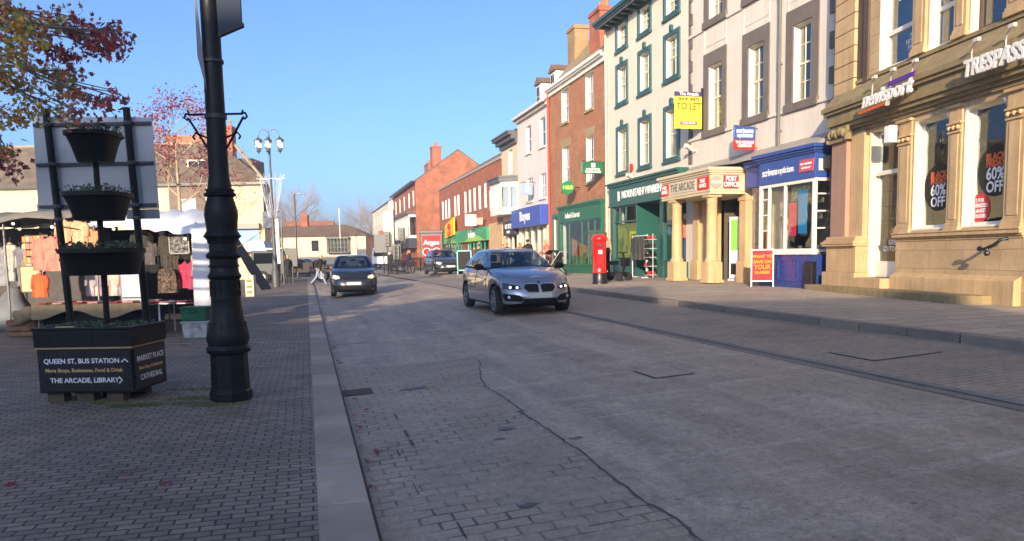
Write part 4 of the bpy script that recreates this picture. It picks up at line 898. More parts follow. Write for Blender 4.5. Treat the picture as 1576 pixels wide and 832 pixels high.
# corner pier, pilasters, capitals
def pilaster(a, c, z0, z1, o, m=M_STONEP, cap=True, name='pilaster'):
    mb = MB(); mb.box(a, c, -o, .01, z0+.16, z1); mb.box(a+.08, c-.08, -o-.015, -o+.001, z0+.22, z1-.55)
    mb.box(a-.03, c+.03, -o-.04, .01, z0, z0+.10); mb.box(a-.015, c+.015, -o-.02, .01, z0+.10, z0+.16)
    if cap:
        mb.box(a-.01, c+.01, -o-.03, .01, z1-.52, z1-.48); mb.box(a-.02, c+.02, -o-.045, .01, z1-.36, z1-.32)
        for k in range(3): q = a+(c-a)*(k+.5)/3; mb.ball((q, -o-.035, z1-.42), .045, 6)
        mb.box(a-.03, c+.03, -o-.06, .01, z1-.06, z1)
    return mb.build(name, m, b_, bevel=.008)
pilaster(2.7, 3.14, 1.78, 4.1, .03); pilaster(4.27, 4.63, 1.78, 4.1, .03); pilaster(5.74, 6.16, 1.78, 4.1, .03); pilaster(7.6, 8.1, 1.78, 4.1, .1)
mb = MB(); mb.box(.36, 1.02, -.22, .01, 1.75, 3.95); mb.build('corner_pier', M_PINKST, b_, bevel=.01)
mb = MB(); mb.box(1.04, 1.58, -.12, .01, 1.75, 4.1)
mb.box(.3, 1.6, -.28, .01, .95, 1.55); mb.box(.22, 1.66, -.34, .01, .6, .95)
for o, z0, z1 in ((.36, 1.55, 1.6), (.38, 1.6, 1.66), (.33, 1.66, 1.70), (.29, 1.70, 1.77)): mb.box(.3-(o-.28), 1.6+(o-.28)*.6, -o, .01, z0+.0005, z1)
mb.build('pier_pedestal', M_STONEP, b_, bevel=.01)
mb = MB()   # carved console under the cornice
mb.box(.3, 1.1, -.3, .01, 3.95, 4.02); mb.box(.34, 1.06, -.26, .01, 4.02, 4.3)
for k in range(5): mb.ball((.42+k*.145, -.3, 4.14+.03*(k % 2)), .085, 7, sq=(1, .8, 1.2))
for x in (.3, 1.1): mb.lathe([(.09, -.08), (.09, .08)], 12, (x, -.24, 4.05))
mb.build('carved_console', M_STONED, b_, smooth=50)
mb = MB(); 
for o, z0, z1 in ((.02, 1.62, 1.66), (.05, 1.66, 1.7), (.1, 1.7, 1.77), (.12, 1.77, 1.80)): mb.box(2.66, 6.22, -o, .01, z0, z1-.0005)
mb.build('sill_moulding', M_STONEP, b_, bevel=.006)
mb = MB(); mb.prism([(0, .4), (-.14, .4), (-.14, .90), (0, .98)][::-1], 2.68, 6.2, 'x'); mb.box(2.5, 5.2, -.12, .01, .5, .8); mb.build('plinth', M_STONEP, b_, bevel=.01)
mb = MB(); mb.box(1.6, 2.68, -.34, .3, .5, .85); mb.build('door_step', M_STONEP, b_, bevel=.015)
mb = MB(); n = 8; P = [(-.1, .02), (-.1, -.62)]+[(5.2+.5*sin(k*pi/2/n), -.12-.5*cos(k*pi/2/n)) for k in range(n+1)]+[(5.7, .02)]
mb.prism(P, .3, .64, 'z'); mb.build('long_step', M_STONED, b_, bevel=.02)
# cornice
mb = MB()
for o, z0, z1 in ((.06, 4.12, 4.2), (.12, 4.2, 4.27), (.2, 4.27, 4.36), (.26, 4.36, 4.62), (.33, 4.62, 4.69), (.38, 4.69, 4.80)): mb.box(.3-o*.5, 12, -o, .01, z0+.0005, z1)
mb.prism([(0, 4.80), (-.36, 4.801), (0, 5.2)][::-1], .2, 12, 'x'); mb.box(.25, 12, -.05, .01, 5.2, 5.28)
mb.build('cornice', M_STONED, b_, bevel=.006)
# upper storey: corner quoin pier, recess shade painted as dark strips, window frames
mb = MB(); z = 5.0; k = 0
while z < 12: mb.box(.16, 1.02, -.09, .01, z+.008, z+.352); z += .36
mb.build('corner_stones', M_STONEP, b_, bevel=.01)
mb = MB(); mb.box(1.04, 1.3, -.02, .01, 5, 13); mb.box(1.3, 1.5, -.05, .01, 5, 13); mb.build('recess_shade', mat('brown_board_recess_shade', (.10, .065, .05), .8, var=.3), b_)
for a, c in ((3.1, 3.5), (4.34, 4.68), (5.66, 6.2)): pilaster(a, c, 5.28, 7.7, .06, name='window_pier')
for i, (a, c, z0, z1) in enumerate(up):
    fw = .07; mb = MB(); mb.box(a, a+fw, .16, .25, z0, z1); mb.box(c-fw, c, .16, .25, z0, z1); mb.box(a, c, .16, .25, z0, z0+.08); mb.box(a, c, .15, .25, 6.0, 6.09)
    f = mb.build('window', M_WHITE if i != 2 else MATS['brown_board_recess_shade'], b_); g = MB(); g.poly([(a, .2, z0), (c, .2, z0), (c, .2, z1), (a, .2, z1)]); g.build('pane', M_GLASS, f)
    g = MB(); g.poly([(a, .5, z0), (c, .5, z0), (c, .5, z1), (a, .5, z1)]); g.build('blind', mat('navy_blind', (.03, .05, .12) , .8) if i != 2 else MATS['brown_board_recess_shade'], f)
    if i == 0:
        for w, z, q in (('Berghaus', 6.75, .19), ('THE', 5.83, .1), ('NORTH', 5.72, .13), ('FACE', 5.6, .13)): text(w, 'lettering', f, M_LETW, 2.75, .19, z, q, bold=.004)
        mb = MB()
        for q in (0, .13): mb.tube([(2.25+q, .19, 6.65), (2.33+q, .19, 6.65), (2.36+q, .19, 6.85), (2.28+q, .19, 6.85), (2.25+q, .19, 6.65)], .009, 5)
        mb.build('outline_logo', M_LETW, f)
# shop signs standing in front of the cornice
M_LET3 = paint('raised_letters', (.80, .78, .74), .45)
s = thing('shop_sign', 'raised white lower case letters on the stone cornice with purple and orange swooshes', 'sign', *place(b_, 2.03, -.5, 4.45)[:3], NROT)
text('nevisport', 'lettering', s, M_LET3, .93, 0, .15, .44, bold=.009, depth=.03, shear=.25, sx=1.0)
mb = MB(); mb.prism([(1.0, .27), (1.85, .30), (1.9, .38), (1.05, .36)], -.02, .02); mb.build('purple_swoosh', paint('swoosh_purple', (.12, .04, .3), .5), s); mb = MB(); mb.prism([(-.05, -.04), (1.0, .0), (.9, -.07), (0, -.1)][::-1], -.02, .02); mb.build('orange_swoosh', paint('swoosh_orange', (.6, .13, .03), .5), s)
def sign_lights(root, us, z):
    for u in us:
        mb = MB(); mb.tube([(u, .12, z-.05), (u, .12, z+.35), (u+.04, .1, z+.38), (u+.3, -.02, z+.42)], .014, 6); mb.box(u+.26, u+.38, -.06, .0, z+.39, z+.45); mb.build('lamp_arm', paint('lamp_arm_cream', (.6, .56, .48), .5), root)
    mb = MB()
    for u in us: mb.bar((u, .06, .1), (u, .3, .1), .015)
    mb.build('standoff', M_BLACK, root)
sign_lights(s, (.25, .9, 1.6), .14)
s = thing('shop_sign', 'big raised white capital letters on the stone cornice at the right edge', 'sign', *place(b_, 5.15, -.5, 4.38)[:3], NROT)
text('TRESPASS', 'lettering', s, M_LET3, .83, 0, .13, .38, bold=.012, depth=.03, sx=.86, shear=.12); sign_lights(s, (.15, .95, 1.5), .14)
# stickers inside the shop glass
M_STK = paint('sticker_black', (.02, .018, .018), .5); M_OR = paint('sticker_orange', (.75, .16, .05), .5)
def disc(root, u, z, r, m, y=.235, name='round_sticker'):
    mb = MB(); mb.X = Matrix.Translation((u, y, z)) @ Matrix.Rotation(pi/2, 4, 'X'); mb.lathe([(r, 0), (r, .004)], 36); return mb.build(name, m, root)
for u, z in ((3.70, 2.66), (5.24, 2.82)):
    d = disc(b_, u, z, .46, M_STK, .216)
    for w, dz, q, m in (('BLACK', .24, .17, M_OR), ('FRIDAY', .12, .15, M_OR), ('60%', -.06, .3, M_LETW), ('OFF', -.29, .27, M_LETW)): text(w, 'lettering', d, m, u-.02, .208, z+dz, q, bold=.008, depth=.001, sx=.9)
mb = MB(); mb.box(3.5, 4.2, .5, .52, 1.85, 2.35); q = mb.build('poster', M_STK, b_)
for k, w in enumerate(('more', 'adventure', 'for less')): text(w, 'lettering', q, M_LETW, 3.85, .49, 2.25-.12*k, .12, bold=.003)
d = disc(b_, 4.86, 2.18, .26, paint('sticker_red', (.6, .04, .06), .5), .214)
for k, w in enumerate(('2 FOR', 'OVERSIZED', 'BLANKET', 'HOODIES')): text(w, 'lettering', d, M_LETW, 4.86, .206, 2.32-.095*k, .095, bold=.003, depth=.001, sx=.85)
mb = MB()
for k, w in enumerate(('THE', 'GREAT', 'OUTDOORS')): text(w, 'lettering', f, M_LETW, 2.3, .21, 1.75-.14*k, .15, bold=.002, depth=.001)
def window_mannequin(u, col):
    m_ = mannequin(b_, u, .75, 1.9); m_.data.materials[0] = col
window_mannequin(4.05, cloth('coat_black', (.02, .02, .02))); window_mannequin(5.45, cloth('coat_navy', (.03, .04, .08)))
mb = MB(); mb.box(2.62, 2.8, -.3, -.12, 3.66, 4.0); mb.build('alarm_box', M_LETW, b_, bevel=.01)
# handrail by the door on the far right
s = thing('handrail', 'short black iron handrail sticking out of the golden stone wall', 'handrail', *place(b_, 5.98, -.12, 1.45), NROT)
mb = MB(); mb.tube([(.02, 0, .16), (.0, -.1, .15), (-.1, -.16, .06), (-.24, -.2, 0), (-.33, -.2, -.01), (-.38, -.2, .02)], .028, 8); mb.ball((-.38, -.2, .0), .045, 8); mb.build('rail', M_BLACK, s, smooth=60); mb = MB(); mb.ball((-.2, -.2, -.08), .05, 8); mb.bar((-.2, -.2, 0), (-.2, -.2, -.1), .02); mb.build('lamp', M_BLACK, s)

# ================================================================ CREAM BUILDING ACROSS THE SQUARE
M_CRW = mat('cream_render', (.66, .53, .31), .85, var=.08, scale=.6, streak=.3)
b_ = thing('cream_hall', 'long cream rendered building with a mossy stone roof and a dormer across the square', 'building', -18.4, 58, .08, 0, zabs=True)
# local: x negative to the left, y away; the right end wall runs back at a slant
SH = lambda V: [(a-.26*b if a > -3.7 else a, b, c) for a, b, c in V]
mb = MB(); x0, x1, E_ = -32, 0, 7.25
hs = [(-6.3, -5.0, 3.9, 6.2), (-16.9, -15.7, 3.9, 6.0), (-13.5, -12.2, 3.9, 6.0), (-22.5, -21.3, 3.9, 6.0)]
wall(mb, x0, x1, 0, E_, hs+[(-2.8, -.4, 2.9, 4.0)], .15, 0, 0, 0); shell(mb, x0, x1, 9, 0, E_, 0); mb.v = SH(mb.v); mb.build('wall', [M_CRW], b_)
for a, c, z0, z1 in hs[:1]+hs[2:]: sash(b_, a, c, z0, z1, .08, 2, 2, 2, M_WHITE)
mb = MB(); mb.box(-6.8, -4.6, -.06, .02, 3.4, 6.9); mb.v = mb.v; mb2 = MB(); wall(mb2, -7.0, -4.3, 3.2, 7.1, [hs[0]], .07, -.06); mb2.box(-7.0, -6.99, -.06, 0, 3.2, 7.1); mb2.build('brick_panel', brick('grey_brown_brick', (.17, .12, .09), (.22, .15, .11), (.2, .17, .13), .23, .078, .01), b_)
mb = MB(); mb.box(x0, x1+.35, -.38, .02, 7.1, 7.28); mb.build('gutter', M_BLACK, b_)
M_MOSS = brick('mossy_stone_roof', (.17, .125, .09), (.22, .16, .115), (.08, .06, .04), .3, .2, .012, .9, kind='roof', c3=(.12, .12, .06), stain=.5)
mb = MB(); yr, zr = 4.5, 10.85; xh = -3.6
mb.poly([(x0, -.35, E_), (.35, -.35, E_), (xh, yr, zr), (x0, yr, zr)]); mb.poly([(.35, -.35, E_), (.35, 9.3, E_), (xh, yr, zr)]); mb.poly([(.35, 9.3, E_), (x0, 9.3, E_), (x0, yr, zr), (xh, yr, zr)]); mb.v = SH(mb.v); mb.build('roof', M_MOSS, b_)
mb = MB(); mb.tube([(xh, yr, zr+.05), (.3, -.3, E_+.08)], .12, 6); mb.tube([(xh, yr, zr+.03), (x0, yr, zr+.03)], .1, 6); mb.build('ridge_tiles', M_LINT, b_)
dormer(b_, -5.3, 1.6, 7.9, 1.9, 1.4, 2.4, M_LINT, M_MOSS)
chimney(b_, -3.9, 4.2, 1.0, .9, 9.6, 12.1, M_BRICK2, 2); chimney(b_, -7.3, 5.2, 3.6, 1.0, 10, 11.6, M_BRICK, 0)
mb = MB(); wall(mb, -2.9, -.3, 2.2, 3.9, [(-2.75, -.45, 2.9, 3.8)], .1, -.05); mb.box(-2.9, -.25, -.5, -.05, 3.85, 4.25); f = mb.build('shop_front', paint('grey_shop_paint', (.3, .28, .25), .5), b_)
g = MB(); g.poly([(-2.8, 0, 2.7), (-.4, 0, 2.7), (-.4, 0, 3.9), (-2.8, 0, 3.9)]); g.build('pane', paint('sky_reflection_blue', (.12, .36, .85), .4), f)  # pane painted blue to stand for sky reflected in the glass
mb = MB(); mb.box(-3, -.2, -.9, -.05, 2.15, 2.3); 
for k in range(14): mb.box(-2.95+k*.2, -2.9+k*.2, -.9, -.85, 2.3, 2.7)
mb.build('iron_balcony', M_BLACK, b_)
mb = MB()
for k in range(4): mb.box(.005, .06, .8+k*2, 1.9+k*2, .6, 2.9); mb.box(.005, .05, .9+k*2, 1.7+k*2, 4.0, 5.9)
mb.v = SH(mb.v); mb.build('side_windows', M_BLACK, b_)
mb = MB(); mb.box(-3.7, -2.3, 5, 8, 8.0, 9.7); mb.build('rear_dormer', M_SLATE, b_)
# the older tiled house further left
b_ = thing('tiled_house', 'low white house with a brown tiled roof at the far left', 'house', -50.5, 56, .08, 0, zabs=True)
mb = MB(); wall(mb, -30, 0, 0, 7.0, [(-4, -2.8, 4, 5.8)], .15); shell(mb, -30, 0, 8, 0, 7.0); mb.build('wall', M_CRW, b_); sash(b_, -4, -2.8, 4, 5.8, .08)
mb = MB(); gable_roof(mb, -30, .1, 0, 8, 7.0, 3.6, gmi=0); mb.build('roof', M_TILE, b_)

# ================================================================ LOW BUILDING AT THE END OF THE STREET
b_ = thing('low_white_building', 'low white building with brown roof and dark bay window closing off the street', 'building', -28.4, 100, .1, 0, zabs=True)
def fx(px): return (px-788)/1180*100+28.4-.5
mb = MB(); R = 9.7; hb = [(fx(490), fx(501), 2.5, 3.9)]; wall(mb, -2, R, 0, 4.45, hb, .12); shell(mb, -2, R, 8, 0, 4.45); mb.build('wall', mat('warm_white_render', (.66, .57, .43), .85), b_)
sash(b_, *hb[0], .05, 3, 2, 2, M_BLACK)
mb = MB(); mb.poly([(-2, -.3, 4.4), (R+.3, -.3, 4.4), (fx(535), 4, 6.0), (fx(468), 4, 6.0), (-2, 4, 6.0)]); mb.poly([(R+.3, -.3, 4.4), (R+.3, 8.3, 4.4), (fx(535), 4, 6.0)]); mb.poly([(R+.3, 8.3, 4.4), (-2, 8.3, 4.4), (-2, 4, 6.0), (fx(535), 4, 6.0)]); mb.build('roof', M_TILE, b_)
mb = MB(); a, c = fx(516), fx(547); mb.box(a-.1, c+.1, -.8, 0, 2.2, 2.35); mb.box(a-.15, c+.15, -.9, 0, 4.05, 4.3)
for k in range(7): q = a+(c-a)*k/6; mb.box(q-.06, q+.06, -.8, -.7, 2.35, 4.05)
for z in (2.9, 3.5): mb.box(a, c, -.79, -.72, z-.03, z+.03)
for k in range(6): q = a+.3+(c-a-.5)*k/5; mb.add([(q, -.85, 4.3), (q+.35, -.3, 4.95), (q+.38, -.3, 4.95), (q+.08, -.85, 4.3)], [(0, 1, 2, 3)])
f = mb.build('bay_window', M_BLACK, b_); g = MB(); g.box(a, c, -.7, 0, 2.35, 4.05); g.build('pane', M_GLASS, f)
chimney(b_, fx(469), 4, .9, .8, 5.2, 7.4, M_BRICK2, 1); chimney(b_, fx(447), 5, .7, .8, 4.6, 6.2, M_BRICK2, 0)
b_ = thing('orange_roof_house', 'small house with a bright orange roof left of the low white building', 'house', -31, 104, .1, 0, zabs=True)
mb = MB(); wall(mb, -3, 3.4, 0, 4.2, [], .1); shell(mb, -3, 3.4, 8, 0, 4.2); gable_roof(mb, -3, 3.4, 0, 8, 4.3, 1.5, gmi=0, mi=1); mb.build('wall', [M_CRW, M_RTILE], b_)
for (x, y, w, h, rh, lab) in ((-19.2, 112, 5.5, 3.2, 2.2, 'small red roofed house behind and right of the low white building'), (-22, 135, 7, 4.5, 3, 'distant red roofed house beyond the end of the street'), (-44, 120, 16, 5, 2.5, 'distant brown roofed house behind the parked truck')):
    b_ = thing('distant_house', lab, 'house', x, y, .1, .1, zabs=True)
    mb = MB(); wall(mb, 0, w, 0, h, [(w*.3, w*.3+.9, 1.5, 2.8)], .1); shell(mb, 0, w, 7, 0, h); gable_roof(mb, 0, w, 0, 7, h, rh, gmi=0, mi=1); mb.build('wall', [M_BRICK2, M_RTILE], b_)
    chimney(b_, w*.25, 3.5, .9, .8, h+rh*.5, h+rh+1.4, M_BRICK2, 2)

# ================================================================ ROWS BEHIND THE CAMERA (they cast the long shade over the street)
M_BACK = mat('plain_render', (.4, .34, .26), .85)
def back_house(lab, x, y, w, d, h, rh):
    b = thing('opposite_building', lab, 'building', x, y, 0, 0)
    mb = MB(); wall(mb, 0, w, 0, h, [(w*k/5+.4, w*k/5+1.4, z, z+1.8) for k in range(5) for z in (1.2, 4.4) if z+2.2 < h and w > 7], .15); shell(mb, 0, w, d, 0, h); mb.v = [(w-x_, d-y_, z_) for x_, y_, z_ in mb.v]; gable_roof(mb, 0, w, 0, d, h, rh, gmi=0, mi=1); mb.build('wall', [M_BACK, M_SLATE], b)
back_house('tall gabled block behind the viewer shading the middle of the street', -13, -30, 7, 9, 9.2, 3.0)
back_house('lower row behind the viewer to the left', -34.2, -30, 21, 9, 8.1, 2.5)
back_house('narrow house behind the viewer between the tall block and the right row', -5.9, -30, 5.5, 9, 8.0, 2.5)
back_house('lower row behind the viewer to the right', -.3, -30, 15, 9, 6.9, 2.1)
# ================================================================ STREET FURNITURE
M_CAST = mat('cast_iron_black', (.008, .0085, .010), .5, var=.3, bmp=.4, bscale=30, spec=.25)
LX, LY = -3.06, 8.22
s = thing('lamp_post', 'thick black ornate cast iron lamp post in the foreground', 'lamp post', LX, LY, 0)
n8 = 8
mb = MB(); mb.lathe([(.21, 0), (.22, .02), (.22, .1), (.2, .12), (.192, .5), (.2, .52)], n8, rot=pi/8); mb.lathe([(.222, .52), (.23, .56), (.21, .6), (.19, .62)], 24)
mb.build('base_block', M_CAST, s, bevel=.006)
prof = [(.215, .6), (.235, .66), (.222, .74), (.19, .86), (.168, 1.0), (.16, 1.08), (.165, 1.1), (.16, 1.12), (.157, 1.18), (.166, 1.19), (.166, 1.2), (.157, 1.21), (.158, 1.3), (.17, 1.31), (.185, 1.34), (.165, 1.37), (.155, 1.39), (.153, 1.43), (.168, 1.44), (.168, 1.45), (.152, 1.46), (.152, 1.52), (.18, 1.53), (.192, 1.555), (.17, 1.585), (.15, 1.6), (.15, 1.68), (.165, 1.69), (.168, 1.72), (.19, 1.745), (.20, 1.76), (.185, 1.79), (.165, 1.82), (.172, 1.9), (.182, 1.98), (.172, 2.06), (.15, 2.13), (.14, 2.17), (.172, 2.185), (.175, 2.205), (.15, 2.22), (.15, 2.235), (.158, 2.24), (.158, 2.25), (.13, 2.26), (.122, 2.32), (.112, 2.36), (.108, 2.42), (.102, 3.4), (.098, 4.6), (.09, 6.2)]
prof = [(r*.94, z) for r, z in prof]; mb = MB(); mb.lathe(prof, 32); mb.build('shaft', M_CAST, s, smooth=35)
mb = MB()
for k in range(16):   # fluting and raised studs
    a = 2*pi*k/16
    mb.tube([(.158*cos(a), .158*sin(a), 1.12), (.157*cos(a), .157*sin(a), 1.29)], .009, 5)
    mb.tube([(.225*cos(a), .225*sin(a), .68), (.192*cos(a), .192*sin(a), .85)], .008, 5); mb.ball((.19*cos(a), .19*sin(a), 1.76), .014, 5)
    mb.ball((.157*cos(a), .157*sin(a), 2.2), .014, 5)
mb.v = [(a*.95, b*.95, c) for a, b, c in mb.v]; mb.build('cast_ornament', M_CAST, s, smooth=60)
for sg in (-1, 1):
    mb = MB()
    mb.tube([(sg*.08, 0, 3.03), (sg*.27, 0, 3.03), (sg*.31, 0, 3.04), (sg*.33, 0, 3.0), (sg*.30, 0, 2.975), (sg*.285, 0, 3.0)], .012, 6)
    mb.tube([(sg*.285, 0, 2.99), (sg*.1, 0, 2.68)], .012, 6); mb.tube([(sg*.08, 0, 2.78), (sg*.22, 0, 2.84), (sg*.25, 0, 2.80), (sg*.23, 0, 2.77)], .011, 6)
    mb.tube([(sg*.27, 0, 3.02), (sg*.29, 0, 3.07)], .01, 6)
    mb.build('ladder_bar', M_CAST, s, smooth=60)
mb = MB(); mb.lathe([(.112, 0), (.112, .045)], 20, (0, 0, 2.98)); mb.lathe([(.112, 0), (.112, .03)], 20, (0, 0, 3.55)); mb.build('band', mat('steel_band', (.04, .04, .045), .5, .3), s)
# flat street banner sign fixed to the post, seen from behind
s = thing('hanging_plate', 'dark grey rectangular plate fixed to the top of the black lamp post', 'sign', LX, LY, 0)
mb = MB(); mb.prism([(.09, 3.83), (.34, 3.93), (.34, 5.2), (.09, 5.2)], -.05, -.02, 'y'); mb.build('plate', mat('grey_blue_panel', (.045, .055, .08), .8, var=.1, spec=.1), s, bevel=.006)
mb = MB(); mb.prism([(.09, 3.80), (.35, 3.90), (.35, 3.94), (.09, 3.84)], -.06, -.0, 'y'); mb.build('edge', M_CAST, s)
mb = MB(); mb.add([(-.13, -.05, 4.4), (-.12, -.09, 3.6), (-.03, -.125, 3.25), (-.09, -.12, 4.3)], [(0, 1, 2, 3)]); mb.build('torn_notice', mat('dirty_paper', (.16, .17, .2), .7), s)

# timber planter with three tiers of baskets
PX, PY = -4.62, 8.2
rot = atan2(-.27, 1.02)*.35
s = thing('planter', 'black timber planter box with white street directions and three tiers of hanging baskets', 'planter', PX, PY, 0, radians(-2))
M_PB = mat('planter_black', (.012, .012, .013), .5, var=.35, spec=.2, bmp=.3, bscale=20); M_GOLD = paint('gold_line', (.35, .25, .12), .6); M_WT = paint('sign_white_text', (.75, .75, .78), .5); M_GT = paint('sign_gold_text', (.62, .42, .18), .5)
x0, x1, d = -.52, .54, .74
mb = MB(); mb.box(x0+.01, x1-.01, .0, d, .11, .585); mb.box(x0-.01, x1+.01, -.02, d+.01, .61, .80); mb.box(x0-.025, x1+.025, -.035, .04, .795, .82); mb.box(x0-.025, x0+.04, .04, d+.02, .795, .82); mb.box(x1-.04, x1+.025, .04, d+.02, .795, .82); mb.build('box', M_PB, s, bevel=.006)
mb = MB(); mb.box(x0, x1, -.012, d, .587, .606); mb.build('gold_trim', M_GOLD, s)
mb = MB(); 
for q in (-.38, -.05, .28): 
    for e in (.06, .54): mb = MB(); mb.box(q-.09, q+.09, e, e+.14, 0, .11); mb.build('wooden_foot', mat('rotten_wood', (.10, .07, .045), .9, var=.5), s)
mb = MB(); mb.box(x0+.02, x1-.02, -.008, -.001, .13, .57); f = mb.build('direction_panel', mat('panel_black', (.012, .013, .017), .35, var=.2), s)
def arrow(par, pts, m, name='arrow', y=-.014):
    mb = MB(); mb.tube(pts, .0085, 4); return mb.build(name, m, par)
text('QUEEN ST, BUS STATION', 'lettering', f, M_WT, -.02, -.012, .455, .0735, bold=.0016, depth=.001); text('More Shops, Businesses, Food & Drink', 'lettering', f, M_GT, -.0, -.012, .355, .058, bold=.0012, depth=.001, sx=.93); text('THE ARCADE, LIBRARY', 'lettering', f, M_WT, -.0, -.012, .245, .0735, bold=.0016, depth=.001)
arrow(f, [(.42, -.013, .44), (.455, -.013, .472), (.49, -.013, .44)], M_WT); arrow(f, [(.38, -.013, .21), (.415, -.013, .245), (.38, -.013, .28)], M_WT)
text('CITY OF RIPON', 'lettering', s, mat('carved_black', (.004, .004, .004), .9), 0, -.022, .705, .125, bold=.002, depth=.001, space=1.2)
mb = MB(); mb.box(x1-.009, x1+.001, .03, d-.03, .13, .57); f = mb.build('side_panel', MATS['panel_black'], s)
for w, z, m, q in (('MARKET PLACE', .455, M_WT, .1), ('More Shops & Businesses', .35, M_GT, .06), ('CATHEDRAL', .245, M_WT, .1)): text(w, 'lettering', f, m, x1+.004, .37, z, q*.85, rz=pi/2, depth=.001, bold=.0016)
mb = MB(); mb.box(x0+.02, x1-.02, .03, d-.02, .7, .775); mb.build('soil', mat('soil', (.03, .022, .015), .95), s)
M_PLANT = mat('dark_green_leaves', (.045, .085, .03), .7, var=.6, scale=8); M_PLANT2 = mat('grey_green_leaves', (.10, .13, .08), .7, var=.5, scale=8); M_YL = mat('yellow_leaf', (.5, .42, .1), .7)
def leaves(mb, n, fn, sz, r, mi=0, mis=None):
    for k in range(n):
        p = Vector(fn(r)); a = Vector((r.gauss(0, 1), r.gauss(0, 1), r.gauss(0, 1))).normalized(); b = a.orthogonal().normalized(); b = Matrix.Rotation(r.random()*6.3, 3, a) @ b; q = a.cross(b); z = sz*(.6+.8*r.random())
        mb.poly([tuple(p-b*z), tuple(p+q*z*.45-b*z*.1), tuple(p+b*z), tuple(p-q*z*.45-b*z*.1)], mis[r.randrange(len(mis))] if mis else mi)
R_ = random.Random(5)
mb = MB(); leaves(mb, 1500, lambda r: (r.uniform(x0+.05, x1-.05), r.uniform(.05, d-.04), .79+.05*r.random()**2), .02, R_, mis=[0, 0, 1]); mb.box(x0+.22, x0+.42, .02, .05, .79, .83, 2); mb.build('planting', [M_PLANT, M_PLANT2, M_YL], s)
px_, py_ = .08, .36
mb = MB(); mb.lathe([(.032, .7), (.03, 2.95)], 12, (px_, py_, 0)); mb.build('pole', M_PB, s)
for zt, h, w1, w2, dd in ((2.92, .32, .86, .58, .26), (2.27, .3, 1.0, .76, .3), (1.66, .29, .98, .94, .32)):
    zt += .03*(zt-1.5)*0; W_ = w1*.5*.93; 
    if zt > 2.8: a1, a2 = .255, .165
    elif zt > 2: a1, a2 = .32, .24
    else: a1, a2 = .42, .37
    mb = MB(); n = 28
    def ring(a, b, z, e=3.2): return [(px_+a*abs(cos(t))**(2/e)*(1 if cos(t) >= 0 else -1), py_+b*abs(sin(t))**(2/e)*(1 if sin(t) >= 0 else -1), z) for t in [2*pi*k/n for k in range(n)]]
    mb.rings([ring(a2, dd*.6, zt-h), ring((a1+a2)/2, dd*.8, zt-h*.45), ring(a1-.02, dd, zt-.05), ring(a1, dd+.02, zt-.045), ring(a1, dd+.02, zt), ring(a1-.025, dd-.01, zt), ring(a1-.03, dd-.02, zt-.06)], True, True); bk = mb.build('basket', M_PB, s, smooth=40)
    mb = MB(); leaves(mb, 420 if zt > 2 else 800, lambda r: (px_+r.uniform(-a1, a1)*.9, py_+r.uniform(-dd, dd)*.8, zt-.03+.11*r.random()**2), .026, R_, mis=[0, 1, 1]); mb.build('planting', [M_PLANT, M_PLANT2], bk)
# back of the road sign on two posts
SX, SY = -5.06, 9.6
s = thing('road_sign', 'large pale grey back of a road sign on two black posts behind the planter', 'road sign', SX, SY, 0)
M_ALU = mat('sign_back_grey', (.50, .51, .53), .55, .1, var=.12)
mb = MB(); mb.prism([(-.79, 2.16), (.71, 2.16), (.69, 3.27), (-.77, 3.31)], .03, .036, 'y'); mb.build('panel', M_ALU, s)
mb = MB(); mb.prism([(.3, 2.04), (.71, 2.04), (.71, 2.157), (.3, 2.157)], .03, .036, 'y'); mb.build('lower_panel', mat('sign_back_dark', (.2, .22, .25), .5), s)
mb = MB()
for z in (3.2, 2.72, 2.21): mb.box(-.76, .68, .0, .028, z-.018, z+.018)
mb.build('rail', mat('rail_grey', (.05, .055, .065), .5), s)
for a, b in (((-.56, 3.38), (-.42, 0)), ((.42, 3.38), (.52, 0))):
    mb = MB(); mb.tube([(a[0], -.04, a[1]), (b[0], -.04, b[1])], .042, 14); p = mb.build('post', M_CAST, s, smooth=50)
    for z in (3.2, 2.72, 2.21, 2.05, 1.55):
        mb = MB(); x = b[0]+(a[0]-b[0])*z/3.38; mb.lathe([(.049, -.02), (.049, .02)], 14, (x, -.04, z))
        mb.ball((x-.02, -.095, z), .01, 5); mb.ball((x+.02, -.095, z), .01, 5); mb.build('clip', mat('clip_steel', (.10, .10, .11), .5, .3), p)
# distant three lantern lamp with winter decoration
FX, FY = -12.3, 40.2; zg = gz(FX, FY)
s = thing('triple_lamp', 'tall grey lamp post with three lanterns and a white winter decoration across the road', 'lamp post', FX, FY, zg)
M_LP = mat('grey_lamp_paint', (.07, .07, .075), .5); M_LG = glass('lantern_glass', (.85, .85, .8), .25, .15, .75)
mb = MB(); mb.lathe([(.2, 0), (.2, .8), (.14, .9), (.12, 1.6), (.1, 1.7), (.07, 4.5), (.05, 7.3)], 14); mb.lathe([(.03, 0), (.05, .06), (.03, .12), (.07, .3), (.02, .6), (.005, .85)], 10, (0, 0, 7.3)); mb.build('pole', M_LP, s, smooth=40)
mb = MB()
for sg in (-1, 1): mb.tube([(0, 0, 7.35)]+[(sg*(.27-.27*cos(pi*k/8)), 0, 7.65+.45*sin(pi*k/8)) for k in range(9)], .022, 6)
mb.build('arm', M_LP, s)
